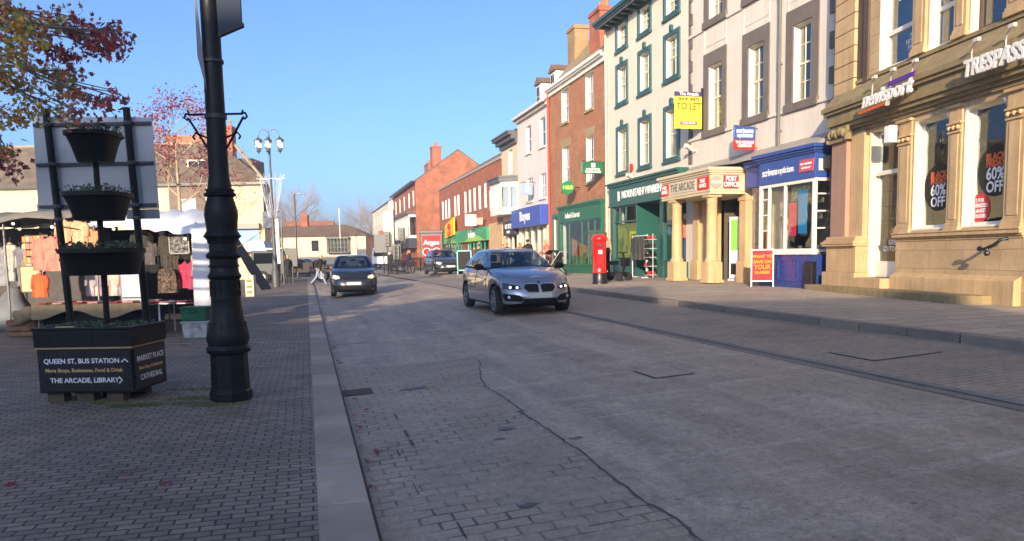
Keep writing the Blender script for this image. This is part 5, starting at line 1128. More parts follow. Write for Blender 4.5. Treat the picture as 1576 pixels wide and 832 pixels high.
for x, z in ((-.55, 6.95), (.55, 6.95), (0, 6.9)):
    mb = MB(); mb.lathe([(.23, .56), (.23, .59), (.16, .65), (.05, .73), (.02, .8)], 6, (x, 0 if x else -.2, z)); mb.lathe([(.02, -.1), (.05, 0), (.13, .05), (.14, .07)], 6, (x, 0 if x else -.2, z)); l_ = mb.build('lantern', M_LP, s)
    mb = MB(); mb.lathe([(.11, .07), (.19, .25), (.21, .55)], 6, (x, 0 if x else -.2, z), cap=False); mb.build('lantern_glass', M_LG, l_)
mb = MB()
for k in range(18):
    a = 2*pi*k/18; mb.tube([(.55*cos(a), .55*sin(a), 5.55), (.42*cos(a), .42*sin(a), 4.8), (.2*cos(a+.5), .2*sin(a+.5), 3.6)], .007, 4)
mb.tube([(.72*cos(2*pi*k/20), .72*sin(2*pi*k/20)*.4, 5.58) for k in range(21)], .014, 5); mb.tube([(-.75, 0, 5.6), (.75, 0, 5.6)], .014, 5)
for k in range(14): a = 2*pi*k/14; mb.bar((.6*cos(a), .6*sin(a), 5.6), (.7*cos(a), .7*sin(a), 5.8), .008)
mb.build('winter_decoration', paint('decoration_white', (.75, .75, .78), .4), s)
# slim modern lamps and posts
def slim(lab, x, y, h, arm=.4, cat='lamp post', nm='street_lamp'):
    s = thing(nm, lab, cat, x, y, gz(x, y)); mb = MB(); mb.lathe([(.09, 0), (.09, 1.1), (.06, 1.15), (.045, h)], 10); mb.build('pole', M_BLACK, s, smooth=40)
    if arm: mb = MB(); mb.tube([(0, 0, h-.05), (arm*.4, 0, h)], .03, 6); mb.box(arm*.3, arm*1.2, -.1, .1, h-.03, h+.05); mb.build('lamp_head', M_BLACK, s)
    return s
slim('slim black modern street lamp left of the low white building', -15.5, 56, 6.1)
s = slim('short black post with a rounded top just left of the slim street lamp', -15.5, 52, 3.6, 0, 'post', 'signal_post')
s = slim('white flagpole rising in front of the brown roof', -20.9, 95, 7.5, 0, 'flagpole', 'flagpole')
for c in s.children: c.data.materials[0] = M_WHITE
# post box
x, y = 2.86, 24.75; s = thing('post_box', 'bright red pillar post box with black base on the right kerb', 'post box', x, y, gz(x, y), SANG-.25)
M_PR = mat('pillar_box_red', (.75, .012, .012), .22, coat=.5, var=.06, bmp=.02)
mb = MB(); mb.lathe([(.235, .36), (.225, .38), (.215, .42), (.215, 1.36), (.225, 1.38), (.26, 1.41), (.265, 1.46), (.26, 1.48), (.2, 1.54), (.1, 1.58), (.0, 1.59)], 32, cap=False); mb.build('body', M_PR, s, smooth=35)
mb = MB(); mb.lathe([(.245, 0), (.245, .03), (.23, .05), (.23, .36)], 28); mb.build('base', M_BLACK, s, smooth=40)
mb = MB(); mb.box(-.13, .13, -.24, -.18, 1.22, 1.26); mb.build('slot', M_BLACK, s); mb = MB(); mb.box(-.12, .12, -.225, -.18, .5, 1.12); mb.box(-.15, .15, -.25, -.18, 1.27, 1.3); mb.build('door', M_PR, s, bevel=.01); mb = MB(); mb.box(-.06, .06, -.235, -.224, .96, 1.08); mb.build('collection_plate', M_WHITE, s)
# A-board
x, y = 6.74, 20.6; s = thing('pavement_board', 'red and orange A board standing on the pavement beside the opticians', 'sign board', x, y, gz(x, y)+.01, radians(-18))
for sg in (-1, 1):
    M_ = Matrix.Translation((0, sg*.27, 0)) @ Matrix.Rotation(sg*.25, 4, 'X')
    mb = MB(); mb.X = M_; w = .26
    mb.box(-w-.03, -w, -.012, .012, 0, 1.02); mb.box(w, w+.03, -.012, .012, 0, 1.02); mb.box(-w, w, -.012, .012, .99, 1.02); mb.box(-w, w, -.012, .012, .14, .17); p = mb.build('frame', M_WHITE, s)
    mb = MB(); mb.X = M_; mb.box(-w+.001, w-.001, -.006, .006, .171, .989); p = mb.build('panel', paint('board_red', (.75, .025, .04), .5), s)
    if sg < 0:
        Rm = M_
        for k, (w_, q) in enumerate((('WANT TO', .12), ('SAVE ON', .125), ('YOUR', .17), ('GLASSES?', .105))):
            t_ = text(w_, 'lettering', p, paint('board_orange', (.95, .32, .02), .5), 0, 0, 0, q, bold=.004, depth=.001, sx=.9); t_.matrix_basis = M_ @ Matrix.Translation((0, -.009, .82-.145*k)) @ Matrix.Rotation(pi/2, 4, 'X') @ Matrix.Scale(.9, 4, (1, 0, 0))
# banner stand in the arcade entrance
p = place(arc, 24.3-21.3, .1, .6); s = thing('banner_stand', 'tall white and green roller banner with orange stripes in the arcade entrance', 'banner', p[0], p[1], .56, arc.rotation_euler.z+.5)
mb = MB(); mb.box(-.3, .3, -.1, .1, 0, .08); mb.bar((-.3, 0, 0), (-.3, 0, 2.0), .012); mb.bar((.3, 0, 0), (.3, 0, 2.0), .012); mb.build('stand', M_ALU, s)
for nm, z0, z1, a, c, m in (('white_panel', .1, 1.98, -.29, .29, M_LETW), ('green_panel', .95, 1.9, -.25, -.02, M_LIME), ('orange_stripe', .3, 1.9, .02, .1, M_OR), ('yellow_stripe', .3, 1.9, .12, .2, M_YEL), ('dark_panel', .2, .55, -.25, 0, M_STK)):
    mb = MB(); e = .0 if nm == 'white_panel' else -.012; mb.box(a, c, e-.005, e+.003, z0, z1); mb.build(nm, m, s)
# clothes rail outside the outdoor shop
def garment(mb, w, h, z, y=0, x=0, mi=0, r=R_, sleeves=True, fold=.05):
    """hanging garment: folded sheet front and back with sleeves"""
    n = 10; rows = 7; G_ = []; ph = r.random()*6
    for sd in (-1, 1):
        G_ = []
        for j in range(rows+1):
            v = j/rows; hw = w/2*(.62+.38*min(1, v*3) if v < .34 else 1+.12*(v-.34)); G_.append([(x+(-hw+2*hw*i/n), y+sd*(.035+.02*sin(i*2.1+ph))+fold*.6*sin(i*1.7+ph+v*2)*v, z-h*v-(.0 if j else abs(i/n-.5)*.12)) for i in range(n+1)])
        mb.rings(G_, False, False, mi)
    if sleeves:
        for sg in (-1, 1): mb.tube([(x+sg*w*.36, y, z-.07), (x+sg*w*.52, y+.02, z-h*.3), (x+sg*(w*.55), y-.02, z-h*.66)], [.055, .05, .04], 8, mi)
p = place(mw, 31.65-26.75, -.75, .6); s = thing('clothes_rail', 'white metal clothes rail of dark jackets outside the teal shop front', 'clothes rail', p[0], p[1], .57, mw.rotation_euler.z)
mb = MB()
for u in (-.62, .62):
    mb.bar((u, -.2, 0), (u, .2, 0), .02); mb.bar((u, 0, 0), (u, 0, 1.55), .018)
mb.bar((-.62, 0, 1.55), (.62, 0, 1.55), .018); mb.build('frame', M_WHITE, s)
mb = MB()
for k in range(9): garment(mb, .42, .85, 1.5, 0, -.5+k*.12, k % 3)
mb.X = None; mb.build('jackets', [cloth('jacket_charcoal', (.02, .022, .025)), cloth('jacket_grey', (.06, .07, .07)), cloth('jacket_brown', (.05, .04, .03))], s)
p = place(mw, 31.65-25.9, -.7, .6); s = thing('shoe_rack', 'small rack of red and dark goods beside the clothes rail', 'rack', p[0], p[1], .57, mw.rotation_euler.z)
mb = MB()
for k in range(5): mb.box(-.22, .22, -.15, .15, .1+k*.32, .12+k*.32); 
for u in (-.22, .22): mb.bar((u, 0, 0), (u, 0, 1.6), .015)
mb.build('frame', M_ALU, s)
for k in range(5):
    for j in range(2): mb = MB(); mb.box(-.2+.2*j, -.02+.2*j, -.14, .12, .12+k*.32, .24+.04*((k*j) % 2)+k*.32); mb.build('shoe_box', M_RED if (k+j) % 4 == 1 else M_STK, s, bevel=.01)
# red advert kiosk, traffic signals, railings down the street
x, y = xy(10.15, 66); s = thing('phone_kiosk', 'tall red advertising panel kiosk in front of the far brick gable', 'kiosk', x, y, gz(x, y), .0)
mb = MB(); mb.box(-.95, .95, 0, 1.0, 0, 3.1); mb.box(-1.05, 1.05, -.05, 1.05, 3.1, 3.35); mb.build('cabinet', M_BLACK, s, bevel=.03)
mb = MB(); mb.box(-.78, .78, -.03, -.005, .3, 2.9); p = mb.build('red_panel', M_SIGNR, s); text('Argos', 'lettering', p, M_LETW, 0, -.04, 2.3, .55, bold=.02); 
mb = MB()
for sg in (-1, 1): mb.X = Matrix.Translation((sg*.42, -.04, 1.5)) @ Matrix.Rotation(pi/2, 4, 'X'); mb.rings([[(r*cos(2*pi*k/20), r*sin(2*pi*k/20), 0) for k in range(20)] for r in (.3, .36)], True, False)
mb.build('ring_mark', M_LETW, p)
def signal(lab, x, y, h=3.0):
    s = thing('traffic_light', lab, 'traffic light', x, y, gz(x, y)); mb = MB(); mb.lathe([(.06, 0), (.06, h)], 10); mb.build('pole', M_BLACK, s); mb = MB(); mb.box(-.2, .2, -.15, .1, h-.2, h+.85); mb.box(-.3, .3, .1, .12, h-.3, h+.95); hd = mb.build('signal_head', M_BLACK, s)
    mb = MB()
    for k in range(3): mb.X = Matrix.Translation((0, -.16, h+.62-.3*k)) @ Matrix.Rotation(pi/2, 4, 'X'); mb.lathe([(.1, 0), (.1, .02)], 14)
    mb.build('lens', mat('dark_lens', (.03, .03, .03), .2), hd)
for px, Y, h, lab in ((600, 62, 2.4, 'traffic light with a big square backing board, leftmost on the right side of the road'), (622, 66, 2.7, 'traffic light standing between the square board and the red kiosk'), (614, 58, 1.3, 'low pedestrian signal post among the railings')):
    x = (px-788)/1180*Y; signal(lab, x, Y, h)
x = (594-788)/1180*64; s = thing('square_board', 'grey square board on a post seen from behind near the traffic lights', 'sign', x, 64, gz(x, 64)); mb = MB(); mb.box(-.75, .75, 0, .05, 1.7, 3.2); mb.build('panel', mat('board_grey', (.09, .09, .10), .5), s); mb = MB(); mb.lathe([(.05, 0), (.05, 1.72)], 8); mb.build('post', M_BLACK, s)
x = (592-788)/1180*70; s = thing('lit_sign', 'small pale pink and white projecting sign beyond the traffic lights', 'sign', x, 74, 4.0); mb = MB(); mb.box(-.5, .5, 0, .1, 0, 1.9); mb.build('panel', mat('pinkish_sign', (.6, .5, .5), .5), s); mb = MB(); mb.lathe([(.06, -3.8), (.06, 2)], 8, (.55, 0, 0)); mb.build('post', M_BLACK, s)
def railing(lab, a, b, h=1.05):
    s = thing('railing', lab, 'railing', a[0], a[1], gz(*a), atan2(b[1]-a[1], b[0]-a[0])); Lr = hypot(b[0]-a[0], b[1]-a[1]); mb = MB(); mb.bar((0, 0, h), (Lr, 0, h), .03); mb.bar((0, 0, .15), (Lr, 0, .15), .02); k = 0
    while k < Lr: mb.bar((k, 0, .15 if int(k/.12) % 12 else 0), (k, 0, h), .012 if int(k/.12) % 12 else .03, n=4); k += .12
    mb.build('bars', M_BLACK, s)
railing('black pedestrian guard railing in front of the red kiosk', ((600-788)/1180*56, 56), ((640-788)/1180*56, 56.4)); railing('black railing further right beside the dark hatchback', ((640-788)/1180*57, 57), ((660-788)/1180*60, 60))
x = (717-788)/1180*44; s = thing('menu_board', 'pale turquoise framed pavement board between the dark hatchback and the silver car', 'sign board', x, 44, gz(x, 44)); mb = MB()
for q in (-.42, .36): mb.box(q, q+.06, -.02, .03, 0, 1.35)
mb.box(-.42, .42, -.02, .03, 1.3, 1.37); mb.box(-.42, .42, -.02, .03, .2, .26); mb.build('frame', paint('turquoise_frame', (.25, .6, .55), .5), s); mb = MB(); mb.box(-.36, .36, 0, .01, .26, 1.3); mb.build('panel', M_STK, s)
# gull
s = thing('gull', 'small white gull gliding high in the blue sky', 'bird', -7.62, 22, 8.95)
mb = MB(); mb.tube([(0, -.16, 0), (0, -.1, .01), (0, .05, 0), (0, .2, -.01)], [.015, .045, .05, .012], 8); mb.rings([[(0, -.05, .03), (0, .06, .03)], [(.05, -.07, .09), (.05, .05, .08)], [(.06, -.02, .2), (.06, .04, .18)]], False, False); mb.rings([[(0, -.05, -.02), (0, .06, -.02)], [(.05, -.06, -.1), (.05, .05, -.09)], [(.0, -.01, -.21), (.0, .03, -.2)]], False, False)
mb.build('body', M_LETW, s)
def at_(px, Y): return (px-788)/1180*Y
# ================================================================ CARS
M_TYRE = mat('tyre_rubber', (.018, .018, .018), .85); M_RIM = paint('alloy_rim', (.35, .36, .38), .3, .9); M_CGL = glass('car_glass', (.55, .62, .65), .05, .02, .8)
M_TRIM = paint('black_trim', (.012, .012, .013), .5); M_HL = paint('headlamp_chrome', (.6, .62, .66), .12, .6); M_LAMP = lamp_mat('lamp_lit', (1, .93, .8), 1.1)
M_PLATE = paint('plate_white', (.55, .56, .5), .5)
def lerp(tab, v):
    n = len(tab)-1; f = max(0, min(.9999, v))*n; i = int(f); return tab[i]+(tab[i+1]-tab[i])*(f-i)
def car(name, label, x, y, rot, body, L_=4.33, W_=1.77, H_=1.42, wb=2.69, fo=.77, nose=.70, cowl=.98, belt=.99, tail=1.02, style='kidney', ws=(.98, .22), rr=(-1.35, -1.98), lit=True, group=None, wheel_r=.315, driver=False):
    zg = gz(x, y)
    sl = 0
    c = thing(name, label, 'car', x, y, zg, rot, group)
    xfM = L_/2; xfa = xfM-fo; xra = xfa-wb; hw = W_/2; R = wheel_r+.045
    xf_t = [-.07, -.015, 0, 0, -.03, -.07, -.13, -.22]; xr_t = [.1, .03, 0, .0, .02, .05, .08, .14]; w_t = [.945, .975, .99, 1, 1, .99, .965, .90]
    def outline(v, n=70):
        xf = xfM+lerp(xf_t, v); xr = xfM+lerp(xr_t, v)*-1; w = hw*lerp(w_t, v); P = []
        for k in range(n+1):
            t = pi*k/n; cx, sy = cos(t), sin(t); e = 2/4.2 if cx > 0 else 2/5.
            P.append(((xf if cx > 0 else xr)*(1 if cx >= 0 else -1)*abs(cx)**e, w*sy**e))
        # resample by arc length
        D = [0]
        for a, b in zip(P, P[1:]): D.append(D[-1]+hypot(b[0]-a[0], b[1]-a[1]))
        Q = []; m = 110; j = 0
        for k in range(m+1):
            d = D[-1]*k/m
            while j < len(D)-2 and D[j+1] < d: j += 1
            f = (d-D[j])/max(1e-9, D[j+1]-D[j]); Q.append((P[j][0]+(P[j+1][0]-P[j][0])*f, P[j][1]+(P[j+1][1]-P[j][1])*f))
        return Q
    def ztop(xx):
        if xx > ws[0]: f = (xx-ws[0])/(xfM-ws[0]); return cowl+(nose-cowl)*(f*.55+f**3*.45)
        if xx > -.5: return cowl+(belt-cowl)*smo(ws[0], -.5, xx) if False else belt+(cowl-belt)*smo(-.5, ws[0], xx)
        return tail+(belt-tail)*smo(-xfM, -.5, xx)
    def zlow(xx):
        z = .2+.03*smo(xfM-.3, xfM, abs(xx))
        for xw in (xfa, xra):
            d = abs(xx-xw)
            if d < R: z = max(z, wheel_r+sqrt(R*R-d*d))
        return z
    vs = [0, .06, .16, .3, .45, .6, .75, .88, .96, 1]
    rows = []
    for v in vs:
        row = []
        for (a, b) in outline(v): zl, zt = zlow(a), ztop(a); row.append((a, b, zl+(zt-zl)*v))
        rows.append(row)
    mb = MB(); m = len(rows[0])
    caps = []
    for cfac in (.93, .6, .3, 0): caps.append([(a*(.985 if cfac < 1 else 1), b*cfac, ztop(a)+.018+.035*(1-cfac*cfac)*(1 if abs(a) < xfM-.15 else .3)) for a, b, z in rows[-1]])
    allr = rows+caps
    P = []
    for r in allr: P += r
    o2 = len(P); P += [(a, -b, z) for a, b, z in P]
    for k in range(len(allr)-1):
        for i in range(m-1):
            A = (k*m+i, k*m+i+1, (k+1)*m+i+1, (k+1)*m+i); xm = allr[k][i][0]
            mi = 1 if k >= len(rows)-1+1 and xm < ws[0]-.05 and xm > rr[1]+.1 else (1 if k < 1 else 0)
            mb.add([], []); mb.f.append(A); mb.m.append(mi); mb.f.append(tuple(q+o2 for q in A[::-1])); mb.m.append(mi)
    mb.v = P
    mb.build('body', [body, M_TRIM], c, smooth=38)
    # underbody and arches
    mb = MB(); mb.box(-xfM+.25, xfM-.25, -hw+.3, hw-.3, .17, .6)
    for xw in (xfa, xra):
        for sg in (-1, 1):
            R2 = []
            for yy in (.62, hw-.03): R2.append([(xw+R*cos(pi*k/12), sg*yy, max(.2, wheel_r+R*sin(pi*k/12))) for k in range(13)])
            mb.rings(R2, False, False)
            mb.add([(xw-R, sg*.62, .2), (xw+R, sg*.62, .2), (xw+R, sg*.62, wheel_r+R), (xw-R, sg*.62, wheel_r+R)], [(0, 1, 2, 3)])
    mb.build('underbody', M_TRIM, c)
    # greenhouse
    zr = H_; bw = hw*.925; rw = hw*.66
    fr = [(0, 0), (.4, .012), (.72, .05), (.9, .11)]       # windscreen fractions (y, setback)
    base = [(ws[0]-s*1.2, bw*f) for f, s in fr]+[(ws[0]-.30, bw*.985), (.35, bw), (.05, bw), (-.02, bw), (-.5, bw), (-.95, bw*.99), (-1.03, bw*.985), (rr[1]+.42, bw*.95), (rr[1]+.22, bw*.9), (rr[1]+.1, bw*.75), (rr[1]+.03, bw*.4), (rr[1], 0)]
    rx0, rx1 = ws[1], rr[0]
    roof = [(rx0-s*.8, rw*f) for f, s in fr]+[(rx0-.14, rw*1.0), (.02+(rx0-.25)*.3, rw*1.03), (-.12, rw*1.04), (-.19, rw*1.04), (-.55, rw*1.04), (-.95, rw*1.02), (-1.01, rw*1.02), (rx1+.25, rw*.98), (rx1+.13, rw*.93), (rx1+.05, rw*.75), (rx1+.01, rw*.4), (rx1, 0)]
    def zroof(xx): return zr-.045*abs((xx+.45)/.9)**2.2
    vv = [0, .07, .35, .65, .93, 1]; rows = []
    for v in vv:
        row = []
        for (a, b), (a2, b2) in zip(base, roof):
            zb_ = ztop(a)+.02; bul = .045*sin(pi*v); row.append((a+(a2-a)*v+bul*(.3 if a > .5 else -.3 if a < -1 else 0), b+(b2-b)*v+bul*.7*(b/bw), zb_+(zroof(a2)-zb_)*v))
        rows.append(row)
    for f in (.85, .5, 0): rows.append([(a, b*f, zroof(a)+.015+.03*(1-f*f)) for a, b in roof])
    m = len(base); seg = {0: 'windscreen', 1: 'windscreen', 2: 'windscreen', 4: 'f', 5: 'f', 7: 'r', 8: 'r', 10: 'q', 13: 'b', 14: 'b'}
    mb = MB(); gl = {}
    for sg in (1, -1):
        for k in range(len(rows)-1):
            for i in range(m-1):
                q = [rows[k][i], rows[k][i+1], rows[k+1][i+1], rows[k+1][i]]; q = [(a, b*sg, z) for a, b, z in q]
                if sg < 0: q = q[::-1]
                if 1 <= k <= 3 and i in seg:
                    key = seg[i]+('' if seg[i] in ('windscreen', 'b') else str(sg)); gl.setdefault(key, MB()).poly(q)
                else: mb.poly(q, 1 if (k <= 4 and i in (6, 3, 9) and 0) or (k == 0) else 0)
    me = mb.build('greenhouse', [body, M_TRIM], c)
    bm = bmesh.new(); bm.from_mesh(me.data); bmesh.ops.remove_doubles(bm, verts=bm.verts, dist=.002); bm.to_mesh(me.data); bm.free()
    me.data.polygons.foreach_set('use_smooth', [True]*len(me.data.polygons)); me.data.set_sharp_from_angle(angle=radians(40))
    for kname, g in gl.items():
        o = g.build({'w': 'windscreen', 'b': 'rear_window'}.get(kname[0], 'side_window'), M_CGL, c)
        bm = bmesh.new(); bm.from_mesh(o.data); bmesh.ops.remove_doubles(bm, verts=bm.verts, dist=.002); bm.to_mesh(o.data); bm.free(); o.data.polygons.foreach_set('use_smooth', [True]*len(o.data.polygons))
    # seats and dashboard
    for sy in (-.36, .36):
        mb = MB(); mb.box(-.5, .05, sy-.22, sy+.22, .5, .75); mb.box(-.55, -.38, sy-.22, sy+.22, .7, 1.12); mb.box(-.53, -.42, sy-.12, sy+.12, 1.15, 1.32); mb.build('seat', M_TRIM, c, bevel=.03)
    mb = MB(); mb.box(.5, ws[0]-.05, -.65, .65, .8, 1.0); mb.build('dashboard', M_TRIM, c)
    mb = MB(); mb.box(-.06, .0, -.12, .12, H_-.17, H_-.12); mb.X = None; mb.box(ws[1]+.12, ws[1]+.14, -.1, .1, H_-.2, H_-.13); mb.build('rear_mirror', M_TRIM, c)
    # nose surface
    def nx(yy, zz):
        xx = xfM-.1
        for _ in range(6):
            v = max(0, min(1, (zz-.22)/(ztop(xx)-.22))); xf = xfM+lerp(xf_t, v); w = hw*lerp(w_t, v); t = min(.985, abs(yy)/w); xx = xf*(1-t**4.2)**(1/4.2)
        return xx+.006
    def panel(nm, pts, m_, off=.006, parent=c, mirror=True, rim=0):
        for sg in ((1, -1) if mirror else (1,)):
            # densify outline
            Q = []
            for a, b in zip(pts, pts[1:]+pts[:1]):
                for k in range(4): Q.append((a[0]+(b[0]-a[0])*k/4, a[1]+(b[1]-a[1])*k/4))
            cy = sum(q[0] for q in Q)/len(Q); cz = sum(q[1] for q in Q)/len(Q); mbp = MB(); R_s = []
            for f, of in ((1, -.012), (1, off), (.66, off), (.33, off), (.02, off)): R_s.append([(nx(cy+(q[0]-cy)*f, cz+(q[1]-cz)*f)+of, sg*(cy+(q[0]-cy)*f), cz+(q[1]-cz)*f) for q in Q])
            mbp.rings(R_s, True, False); o = mbp.build(nm, m_, parent)
        return o
    k_ = nose
    def lampdisc(yy, zz, r, m_=None, nm='lamp_bulb', off=.012):
        for sg in (1, -1):
            mbp = MB(); xx = nx(yy, zz)+off; mbp.X = Matrix.Translation((xx, sg*yy, zz)) @ Matrix.Rotation(pi/2, 4, 'Y'); mbp.lathe([(r, -.01), (r*.9, .012), (r*.4, .02)], 12); mbp.build(nm, m_ or M_LAMP, c)
    if style == 'kidney':
        panel('headlight', [(.40, k_-.13), (.50, k_-.155), (.76, k_-.13), (.835, k_-.02), (.72, k_+.0), (.46, k_-.055)], paint('smoked_headlight', (.10, .11, .13), .15, .5))
        panel('headlight_eye', [(.45, k_-.125), (.60, k_-.135), (.60, k_-.06), (.46, k_-.075)], M_TRIM, .009); lampdisc(.50, k_-.10, .027); lampdisc(.63, k_-.095, .027)
        panel('grille_surround', [(.02, k_-.215), (.29, k_-.205), (.375, k_-.11), (.34, k_-.02), (.05, k_-.015), (.01, k_-.08)], M_HL, .008)
        panel('grille', [(.035, k_-.203), (.28, k_-.193), (.36, k_-.11), (.325, k_-.03), (.06, k_-.025), (.025, k_-.08)], M_TRIM, .013)
        panel('lower_intake', [(-.42, .25), (.42, .25), (.36, .36), (-.36, .36)], M_TRIM, .007, mirror=False)
        panel('side_intake', [(.42, .30), (.77, .31), (.83, .45), (.74, .47), (.48, .44), (.37, .36)], M_TRIM, .007); lampdisc(.66, .39, .04, M_HL, 'fog_lamp')
        panel('lower_lip', [(.4, .275), (.80, .285), (.80, .30), (.45, .295)], M_HL, .006)
        panel('number_plate', [(-.26, .37), (.26, .37), (.26, .475), (-.26, .475)], paint('plate_grey', (.42, .44, .42), .5), .016, mirror=False)
        lampdisc(0.0, k_+.02, .0001); mbp = MB(); mbp.X = Matrix.Translation((nx(0, k_)-.0, 0, k_+.015)) @ Matrix.Rotation(pi/2-.9, 4, 'Y'); mbp.lathe([(.035, 0), (.035, .008)], 16); mbp.build('badge', M_NAVY, c)
    else:
        panel('headlight', [(.50, k_-.10), (.66, k_-.13), (.82, k_-.06), (.84, k_+.06), (.70, k_+.03), (.52, k_-.01)], M_HL if not lit else paint('warm_headlamp', (.75, .68, .5), .15, .2)); 
        if lit: lampdisc(.66, k_-.05, .05)
        panel('grille', [(-.46, k_-.14), (.46, k_-.14), (.48, k_-.05), (-.48, k_-.05)], M_TRIM, .008, mirror=False); panel('lower_intake', [(-.6, .26), (.6, .26), (.5, .42), (-.5, .42)], M_TRIM, .007, mirror=False); panel('fog_recess', [(.62, .3), (.8, .32), (.8, .44), (.64, .42)], M_TRIM, .007)
        panel('number_plate', [(-.26, .44), (.26, .44), (.26, .55), (-.26, .55)], M_PLATE, .016, mirror=False)
    # wheels
    for xw in (xfa, xra):
        for sg in (-1, 1):
            yo = sg*(hw-.025); mbw = MB(); mbw.X = Matrix.Translation((xw, yo-sg*.1, wheel_r)) @ Matrix.Rotation(-sg*pi/2, 4, 'X'); r = wheel_r
            mbw.lathe([(r*.66, -.1), (r*.93, -.1), (r, -.07), (r, .06), (r*.95, .09), (r*.70, .1), (r*.68, .07)], 32, cap=False); wl = mbw.build('wheel', M_TYRE, c, smooth=40)
            mbr = MB(); mbr.X = mbw.X; mbr.lathe([(r*.70, .085), (r*.72, .095), (r*.66, .09), (r*.63, -.02)], 32, cap=False); mbr.lathe([(r*.16, .05), (r*.13, .07), (.001, .075)], 14, cap=False)
            for k in range(5):
                for da in (-.13, .13):
                    a = 2*pi*k/5+.3; mbr.tube([(r*.12*cos(a), r*.12*sin(a), .06), (r*.66*cos(a+da), r*.66*sin(a+da), .08)], .014, 4)
            mbr.build('rim', M_RIM, wl); mbd = MB(); mbd.X = mbw.X; mbd.lathe([(r*.64, -.03), (.01, -.03)], 24, cap=False); mbd.build('brake_disc', M_TRIM, wl)
    # mirrors, handles, door gaps, sill
    for sg in (-1, 1):
        mbm = MB(); mbm.ball((ws[0]-.30, sg*(hw+.1), cowl+.06), .1, 8, 0, (.7, 1.15, .75)); mbm.tube([(ws[0]-.30, sg*(hw-.08), cowl-.0), (ws[0]-.30, sg*(hw+.03), cowl+.02)], .03, 6); mbm.build('door_mirror', M_TRIM if style == 'kidney' else body, c, smooth=60)
        mbh = MB()
        for xx in (-.05, -.95): mbh.box(xx-.1, xx+.1, sg*(hw-.01), sg*(hw+.025), .80, .825)
        mbh.build('door_handle', body, c)
        mbg = MB(); wv = lambda v: hw*lerp(w_t, v)
        for xx in (.82, -.12, -.95):
            mbg.tube([(xx-.0, sg*(wv(v)*(1-abs(xx/xfM)**4.2)**(1/4.2)+.001), .25+(ztop(xx)-.25)*v) for v in (.05, .3, .5, .7, .9, .97)], .005, 4)
        mbg.build('door_gap', M_TRIM, c)
    return c
def carpaint(name, c, metal, rough):
    m, t, b = newmat(name); b.inputs['Base Color'].default_value = (*c, 1); b.inputs['Metallic'].default_value = metal; b.inputs['Roughness'].default_value = rough; b.inputs['Coat Weight'].default_value = 1; b.inputs['Coat Roughness'].default_value = .03
    return m
M_SILV = carpaint('silver_blue_paint', (.27, .31, .38), .7, .3)
M_DKB = carpaint('dark_blue_paint', (.012, .016, .03), .2, .3); M_DKG = carpaint('dark_grey_paint_car', (.05, .052, .055), .4, .35)
HD = SANG-pi/2
car('silver_car', 'silver blue hatchback driving towards the viewer with twin oval grilles and lit headlamps', .02, 18.6, HD+.03, M_SILV)
car('dark_car', 'very dark blue hatchback with warm headlamps driving along the left kerb', -6.15, 30.0, HD-.05, M_DKB, 4.0, 1.75, 1.50, 2.5, .8, .78, 1.02, 1.0, 1.02, 'plain', (1.02, .3), (-1.3, -1.85))
car('grey_car', 'dark grey hatchback in the distance in front of the green shop fascia', (684-788)/1180*46.5, 46.5, HD+.05, M_DKG, 4.2, 1.76, 1.46, 2.6, .8, .74, 1.0, 1.0, 1.02, 'plain', (1.0, .25), (-1.3, -1.9))
car('parked_car', 'dark car parked in front of the low white building', -24.0, 90, .1, M_DKG, lit=False, style='plain')
car('parked_car', 'black car in the shade behind the walking man', -18.0, 66, .35, M_DKB, lit=False, style='plain')
car('parked_car', 'dark blue car parked furthest back, left of the flagpole', at_(478, 80), 80, .25, M_DKB, lit=False, style='plain')
# ---- white van far down the street
s = thing('white_van', 'white van with dark windows seen from behind in the distance', 'van', (590-788)/1180*80, 80, gz(-13, 80), 0)
mb = MB(); mb.prism([(-1, .3), (1, .3), (1, 1.3), (.88, 2.2), (-.88, 2.2), (-1, 1.3)], 0, 4.5, 'y'); mb.build('body', M_LETW, s, bevel=.06); mb = MB(); mb.prism([(-.8, 1.25), (.8, 1.25), (.72, 1.95), (-.72, 1.95)], -.02, -.005, 'y'); mb.build('rear_window', M_TRIM, s); mb = MB()
for xx in (-.8, .8):
    for yy in (.8, 3.6): mb.X = Matrix.Translation((xx, yy, .34)) @ Matrix.Rotation(pi/2, 4, 'Y'); mb.lathe([(.34, -.1), (.34, .1)], 18)
mb.build('wheel', M_TYRE, s)
mb = MB(); mb.box(-.9, .9, -.06, 0, .3, .5); mb.build('bumper', M_TRIM, s)
# ---- market truck behind the lamp post
s = thing('market_truck', 'dark market truck with a cab and a pale roof bar standing behind the stalls', 'truck', -15.9, 47, gz(-16, 47), radians(8))
mb = MB(); mb.prism([(0, .5), (2.0, .5), (2.0, 1.1), (1.75, 1.15), (1.55, 1.95), (.1, 2.0), (0, 1.2)], 0, 1.8, 'y'); mb.build('cab', mat('cab_grey', (.04, .045, .05), .5), s, bevel=.05)
mb = MB(); mb.prism([(.2, 1.2), (1.5, 1.2), (1.4, 1.85), (.25, 1.85)], -.02, -.004, 'y'); mb.build('cab_window', M_CGL, s)
mb = MB(); mb.box(-.3, 2.1, -.1, 1.9, 2.05, 2.14); mb.build('roof_bar', M_WHITE, s); mb = MB(); mb.box(2.0, 5.2, .1, 1.7, .6, .8); mb.box(2.05, 2.12, .1, 1.7, .8, 1.7)
for k in range(4): mb.box(2.4+.7*k, 3.0+.7*k, .1, 1.6, .8, 1.1+.25*((k*7) % 3)/2)
mb.build('flatbed', mat('flatbed_brown', (.06, .045, .035), .8, var=.5), s)
